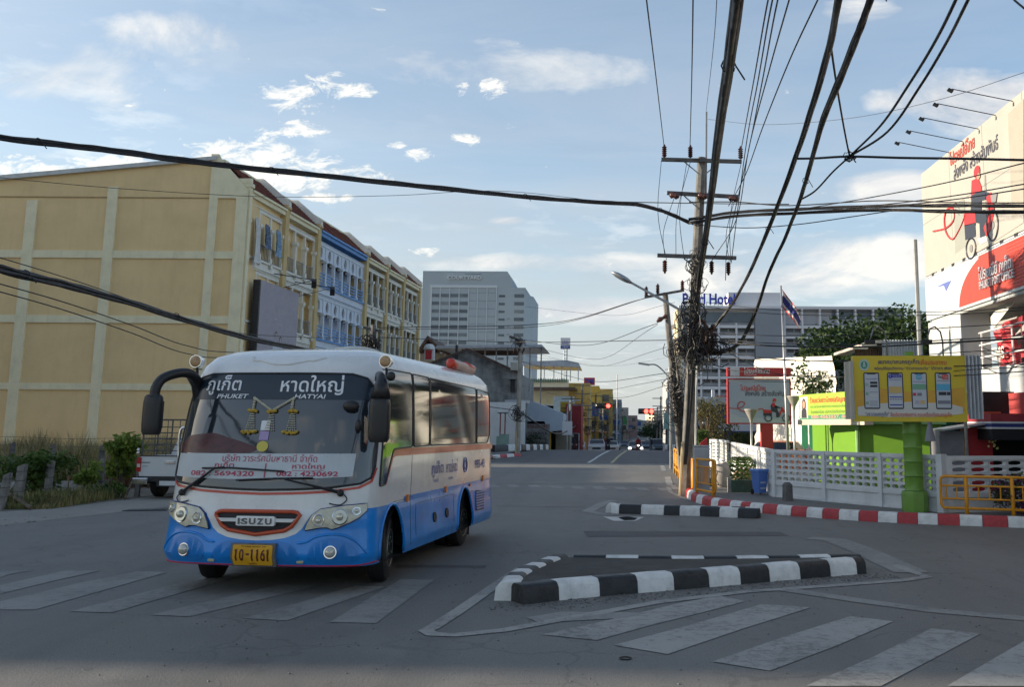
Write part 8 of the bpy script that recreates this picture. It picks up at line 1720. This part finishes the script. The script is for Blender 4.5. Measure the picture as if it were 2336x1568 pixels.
# ------------------------------------------------------------------ traffic on the far side of the bridge
TAILR = mat('tail_lamp_lit', (.6,.02,.02), .3, var=0, emit=((1,.06,.03),5)); HEADL = mat('head_lamp_lit', (.8,.8,.75), .3, var=0, emit=((1,.93,.8),4)); HOFF = mat('head_lamp', (.5,.5,.48), .2, var=0)
def car(label, px, Y, m, rz=0, h=1.45, w=1.76, L_=4.4, lit='none', cat='car', box=False, z=None):
    t = thing('car', label, cat, (sx(px,Y),Y,gz(Y) if z is None else z), rz); prof = [(-.5*L_,.35),(-.5*L_,.75),(-.46*L_,.92),(-.22*L_,.98),(-.06*L_,h),(.26*L_,h),(.42*L_,1.02),(.49*L_,.95),(.5*L_,.4)] if not box else [(-.5*L_,.35),(-.5*L_,.9),(-.30*L_,1.05),(-.2*L_,h),(.46*L_,h),(.5*L_,1.0),(.5*L_,.4)]
    b = B(); n = len(prof); sec = [(-.5*w,.0),(-.47*w,.0),(.47*w,0),(.5*w,0)]
    for x,inn in ((-.5*w,1),(.5*w,1)):
        for y,z_ in prof: k = 1 if z_ <= 1.03 else .80; b.v.append((x*k,y,z_))
    b.f = [tuple(range(n-1,-1,-1)), tuple(range(n,2*n))]+[(i,(i+1)%n,n+(i+1)%n,n+i) for i in range(n)]
    b.ob('body', m, t, smooth=30)
    k = 3 if not box else 2; 
    def gl(i): 
        p,q = prof[i],prof[i+1]; c = ((p[0]+q[0])/2,(p[1]+q[1])/2); ww = w*.40
        a_ = (p[0]+(q[0]-p[0])*.1,p[1]+(q[1]-p[1])*.12); b__ = (p[0]+(q[0]-p[0])*.9,p[1]+(q[1]-p[1])*.88); s = -1 if i < 4 else 1
        return B().add([(-ww*1.08,a_[0]+s*.02,a_[1]+.02),(ww*1.08,a_[0]+s*.02,a_[1]+.02),(ww*.95,b__[0]+s*.02,b__[1]+.02),(-ww*.95,b__[0]+s*.02,b__[1]+.02)],[(0,1,2,3)]).ob('windscreen' if s < 0 else 'rear_window', GLASSD, t, recalc=False)
    gl(3 if not box else 2); gl(5 if not box else 4)
    for s in (-1,1):
        B().box(s*w*.5-.04,s*w*.5+.012,-.18*L_,.30*L_,1.0,1.03).ob('sill_trim', DARK, t)
        B().add([(s*w*.47,-.16*L_,1.04),(s*w*.47,.36*L_,1.04),(s*w*.412,.24*L_,h-.06),(s*w*.412,-.05*L_,h-.06)],[(0,1,2,3)]).ob('side_window', GLASSD, t, recalc=False)
        B().bb((s*w*.38,-.5*L_-.01,.68),(.34,.05,.17),.02).ob('headlight', HEADL if lit == 'head' else HOFF, t); B().bb((s*w*.39,.5*L_+.0,.78),(.34,.06,.16),.02).ob('tail_light', TAILR if lit == 'tail' else REDP, t)
        for y in (-.31*L_,.31*L_): B().cyl((s*(w*.5-.2),y,.32),(s*(w*.5+.0),y,.32),.32,n=14).ob('wheel', BLACK, t)
    B().box(-.28,.28,.5*L_,.5*L_+.02,.5,.62).ob('number_plate', WPAINT, t); B().box(-.25*w,.25*w,-.5*L_-.02,-.5*L_,.45,.65).ob('grille', DARK, t); B().box(-.5*w,.5*w,.5*L_-.05,.5*L_+.04,.36,.5).ob('bumper', m, t)
    if lit == 'tail': B().box(-.16,.16,.30*L_,.31*L_,h-.1,h-.04).ob('brake_light', TAILR, t)
    return t
CSIL = mat('car_silver', (.30,.33,.36), .3, .5, var=.05, coat=.6); CDK = mat('car_dark', (.05,.055,.065), .3, .3, var=.05, coat=.6); CBL = mat('car_blue_grey',(.16,.21,.27),.3,.4,var=.05,coat=.6)
PIr = PI
car('white sedan with lit red brake lamps waiting at the light', 1362, 100, CARW, PIr*0, lit='tail'); car('white hatchback with lit tail lamps left of the white sedan', 1318, 108, CARW, 0, lit='tail', L_=4.0)
car('white car parked right of the red motorbike', 1395, 122, CARW, .05, lit='none'); car('silver car parked farther along the left kerb', 1402, 150, CSIL, .03)
car('silver oncoming car with bright headlights', 1449, 112, CSIL, 0, lit='head'); car('blue grey oncoming car behind the silver one', 1474, 140, CBL, 0, lit='none'); car('dark car farther off in the oncoming lane', 1460, 175, CDK, 0)
car('grey blue pickup parked at the right kerb', 1500, 118, CBL, .03, h=1.75, box=True, cat='pickup truck'); car('white van far down on the left', 1392, 180, CARW, 0, h=2.1, box=True, cat='van')
car('pale car tiny in the distance between the lanes', 1437, 210, CARW, 0)
car('dark blue car queued far behind the riders on the left', 1375, 150, CDK, .02); car('silver van parked before the mustard block', 1340, 128, CSIL, .03, h=1.9, box=True, cat='van'); car('white pickup far away in the oncoming lane', 1482, 190, CARW, 0, h=1.7, box=True, cat='pickup truck')
car('small white car at the far right kerb', 1508, 150, CARW, .03); car('grey car in the distance left of the centre line', 1424, 190, CBL, 0)
# riders: continuous skinned bodies on simple scooters
def skin_body(verts, edges, radii, m, parent, name='body', sub=1, root=0):
    me = bpy.data.meshes.new(name); me.from_pydata([tuple(v) for v in verts], edges, []); o = bpy.data.objects.new(name, me); COL.objects.link(o); o.parent = parent
    mo = o.modifiers.new('skin','SKIN'); mo.use_smooth_shade = True
    for i,r in enumerate(radii): me.skin_vertices[0].data[i].radius = (r,r)
    me.skin_vertices[0].data[root].use_root = True
    sb = o.modifiers.new('sub','SUBSURF'); sb.levels = sub; sb.render_levels = sub
    dg = bpy.context.evaluated_depsgraph_get(); m2 = bpy.data.meshes.new_from_object(o.evaluated_get(dg)); o.modifiers.clear(); o.data = m2; m2.materials.clear(); m2.materials.append(m); return o
def rider(label, bikelabel, px, Y, shirt, helm, bike, rz=0., face_cam=False):
    z = gz(Y); t = thing('person', label, 'person', (sx(px,Y),Y,z), rz)
    V = [(0,0,.82),(0,.0,1.05),(0,-.04,1.32),(0,-.05,1.46),(0,-.06,1.62),(.19,-.04,1.36),(.26,-.22,1.12),(.24,-.48,1.08),(-.19,-.04,1.36),(-.26,-.22,1.12),(-.24,-.48,1.08),(.11,-.05,.80),(.17,-.42,.74),(.15,-.36,.34),(.15,-.46,.30),(-.11,-.05,.80),(-.17,-.42,.74),(-.15,-.36,.34),(-.15,-.46,.30)]
    E_ = [(0,1),(1,2),(2,3),(3,4),(2,5),(5,6),(6,7),(2,8),(8,9),(9,10),(0,11),(11,12),(12,13),(13,14),(0,15),(15,16),(16,17),(17,18)]
    Rr = [.16,.15,.17,.06,.10,.075,.05,.04,.075,.05,.04,.11,.085,.055,.05,.11,.085,.055,.05]
    skin_body(V,E_,Rr,shirt,t); B().sph((0,-.06,1.66),.14,.155,.15,12,8).ob('helmet', helm, t, smooth=True); B().sph((0,-.17,1.60),.075,.05,.08,8,6).ob('face', VS, t, smooth=True)
    s = thing('scooter', bikelabel, 'motorbike', (sx(px,Y),Y,z), rz)
    for y in (-.62,.58): B().lathe([(.2,-.05),(.27,-.04),(.28,0),(.27,.04),(.2,.05)],n=18).xf(Matrix.Translation((0,y,.28))@Matrix.Rotation(PI/2,4,'Y')).ob('wheel', BLACK, s)
    B().prism([(.55,.45),(.72,.62),(.60,.80),(.1,.78),(-.02,.45),(-.28,.36),(-.42,.55),(-.55,1.0),(-.65,.98),(-.52,.40),(-.3,.25),(.3,.28)],(-.12,0,0),(0,1,0),(0,0,1),(.24,0,0)).ob('body', bike, s); B().cyl((-.3,-.52,1.02),(.3,-.52,1.02),.02,n=6).ob('handlebar', DARK, s)
    B().sph((0,-.68,.82),.08,.05,.07,8,5).ob('headlight', HEADL if face_cam else HOFF, s); B().box(-.08,.08,.68,.73,.58,.66).ob('tail_light', TAILR if not face_cam else REDP, s)
rider('rider in dark clothes and pale helmet on the leftmost scooter','leftmost dark scooter under the rider with a pale helmet', 1306, 94, mat('cloth_navy',(.02,.025,.05),.8), mat('helmet_grey',(.3,.32,.35),.3), CDK); rider('rider in grey shirt on the second scooter from the left','dark scooter under the rider in a grey shirt', 1316, 96, mat('cloth_grey',(.16,.16,.18),.8), REDP, CDK)
rider('rider in red shirt on a red scooter beside the white sedan','red scooter stopped beside the white sedan', 1379, 100, mat('cloth_red',(.28,.02,.02),.8), mat('helmet_dark',(.05,.03,.03),.3), REDP); rider('rider in black jacket on a dark scooter right of the red one','dark scooter just right of the red scooter', 1387, 98, mat('cloth_black',(.015,.015,.018),.8), mat('helmet_black',(.01,.01,.01),.3), CDK)
rider('oncoming rider with bright headlamp in front of the silver car','oncoming scooter with a bright headlamp before the silver car', 1456, 98, mat('cloth_red',(.28,.02,.02),.8), mat('helmet_grey',(.3,.32,.35),.3), CDK, PI*0, True)
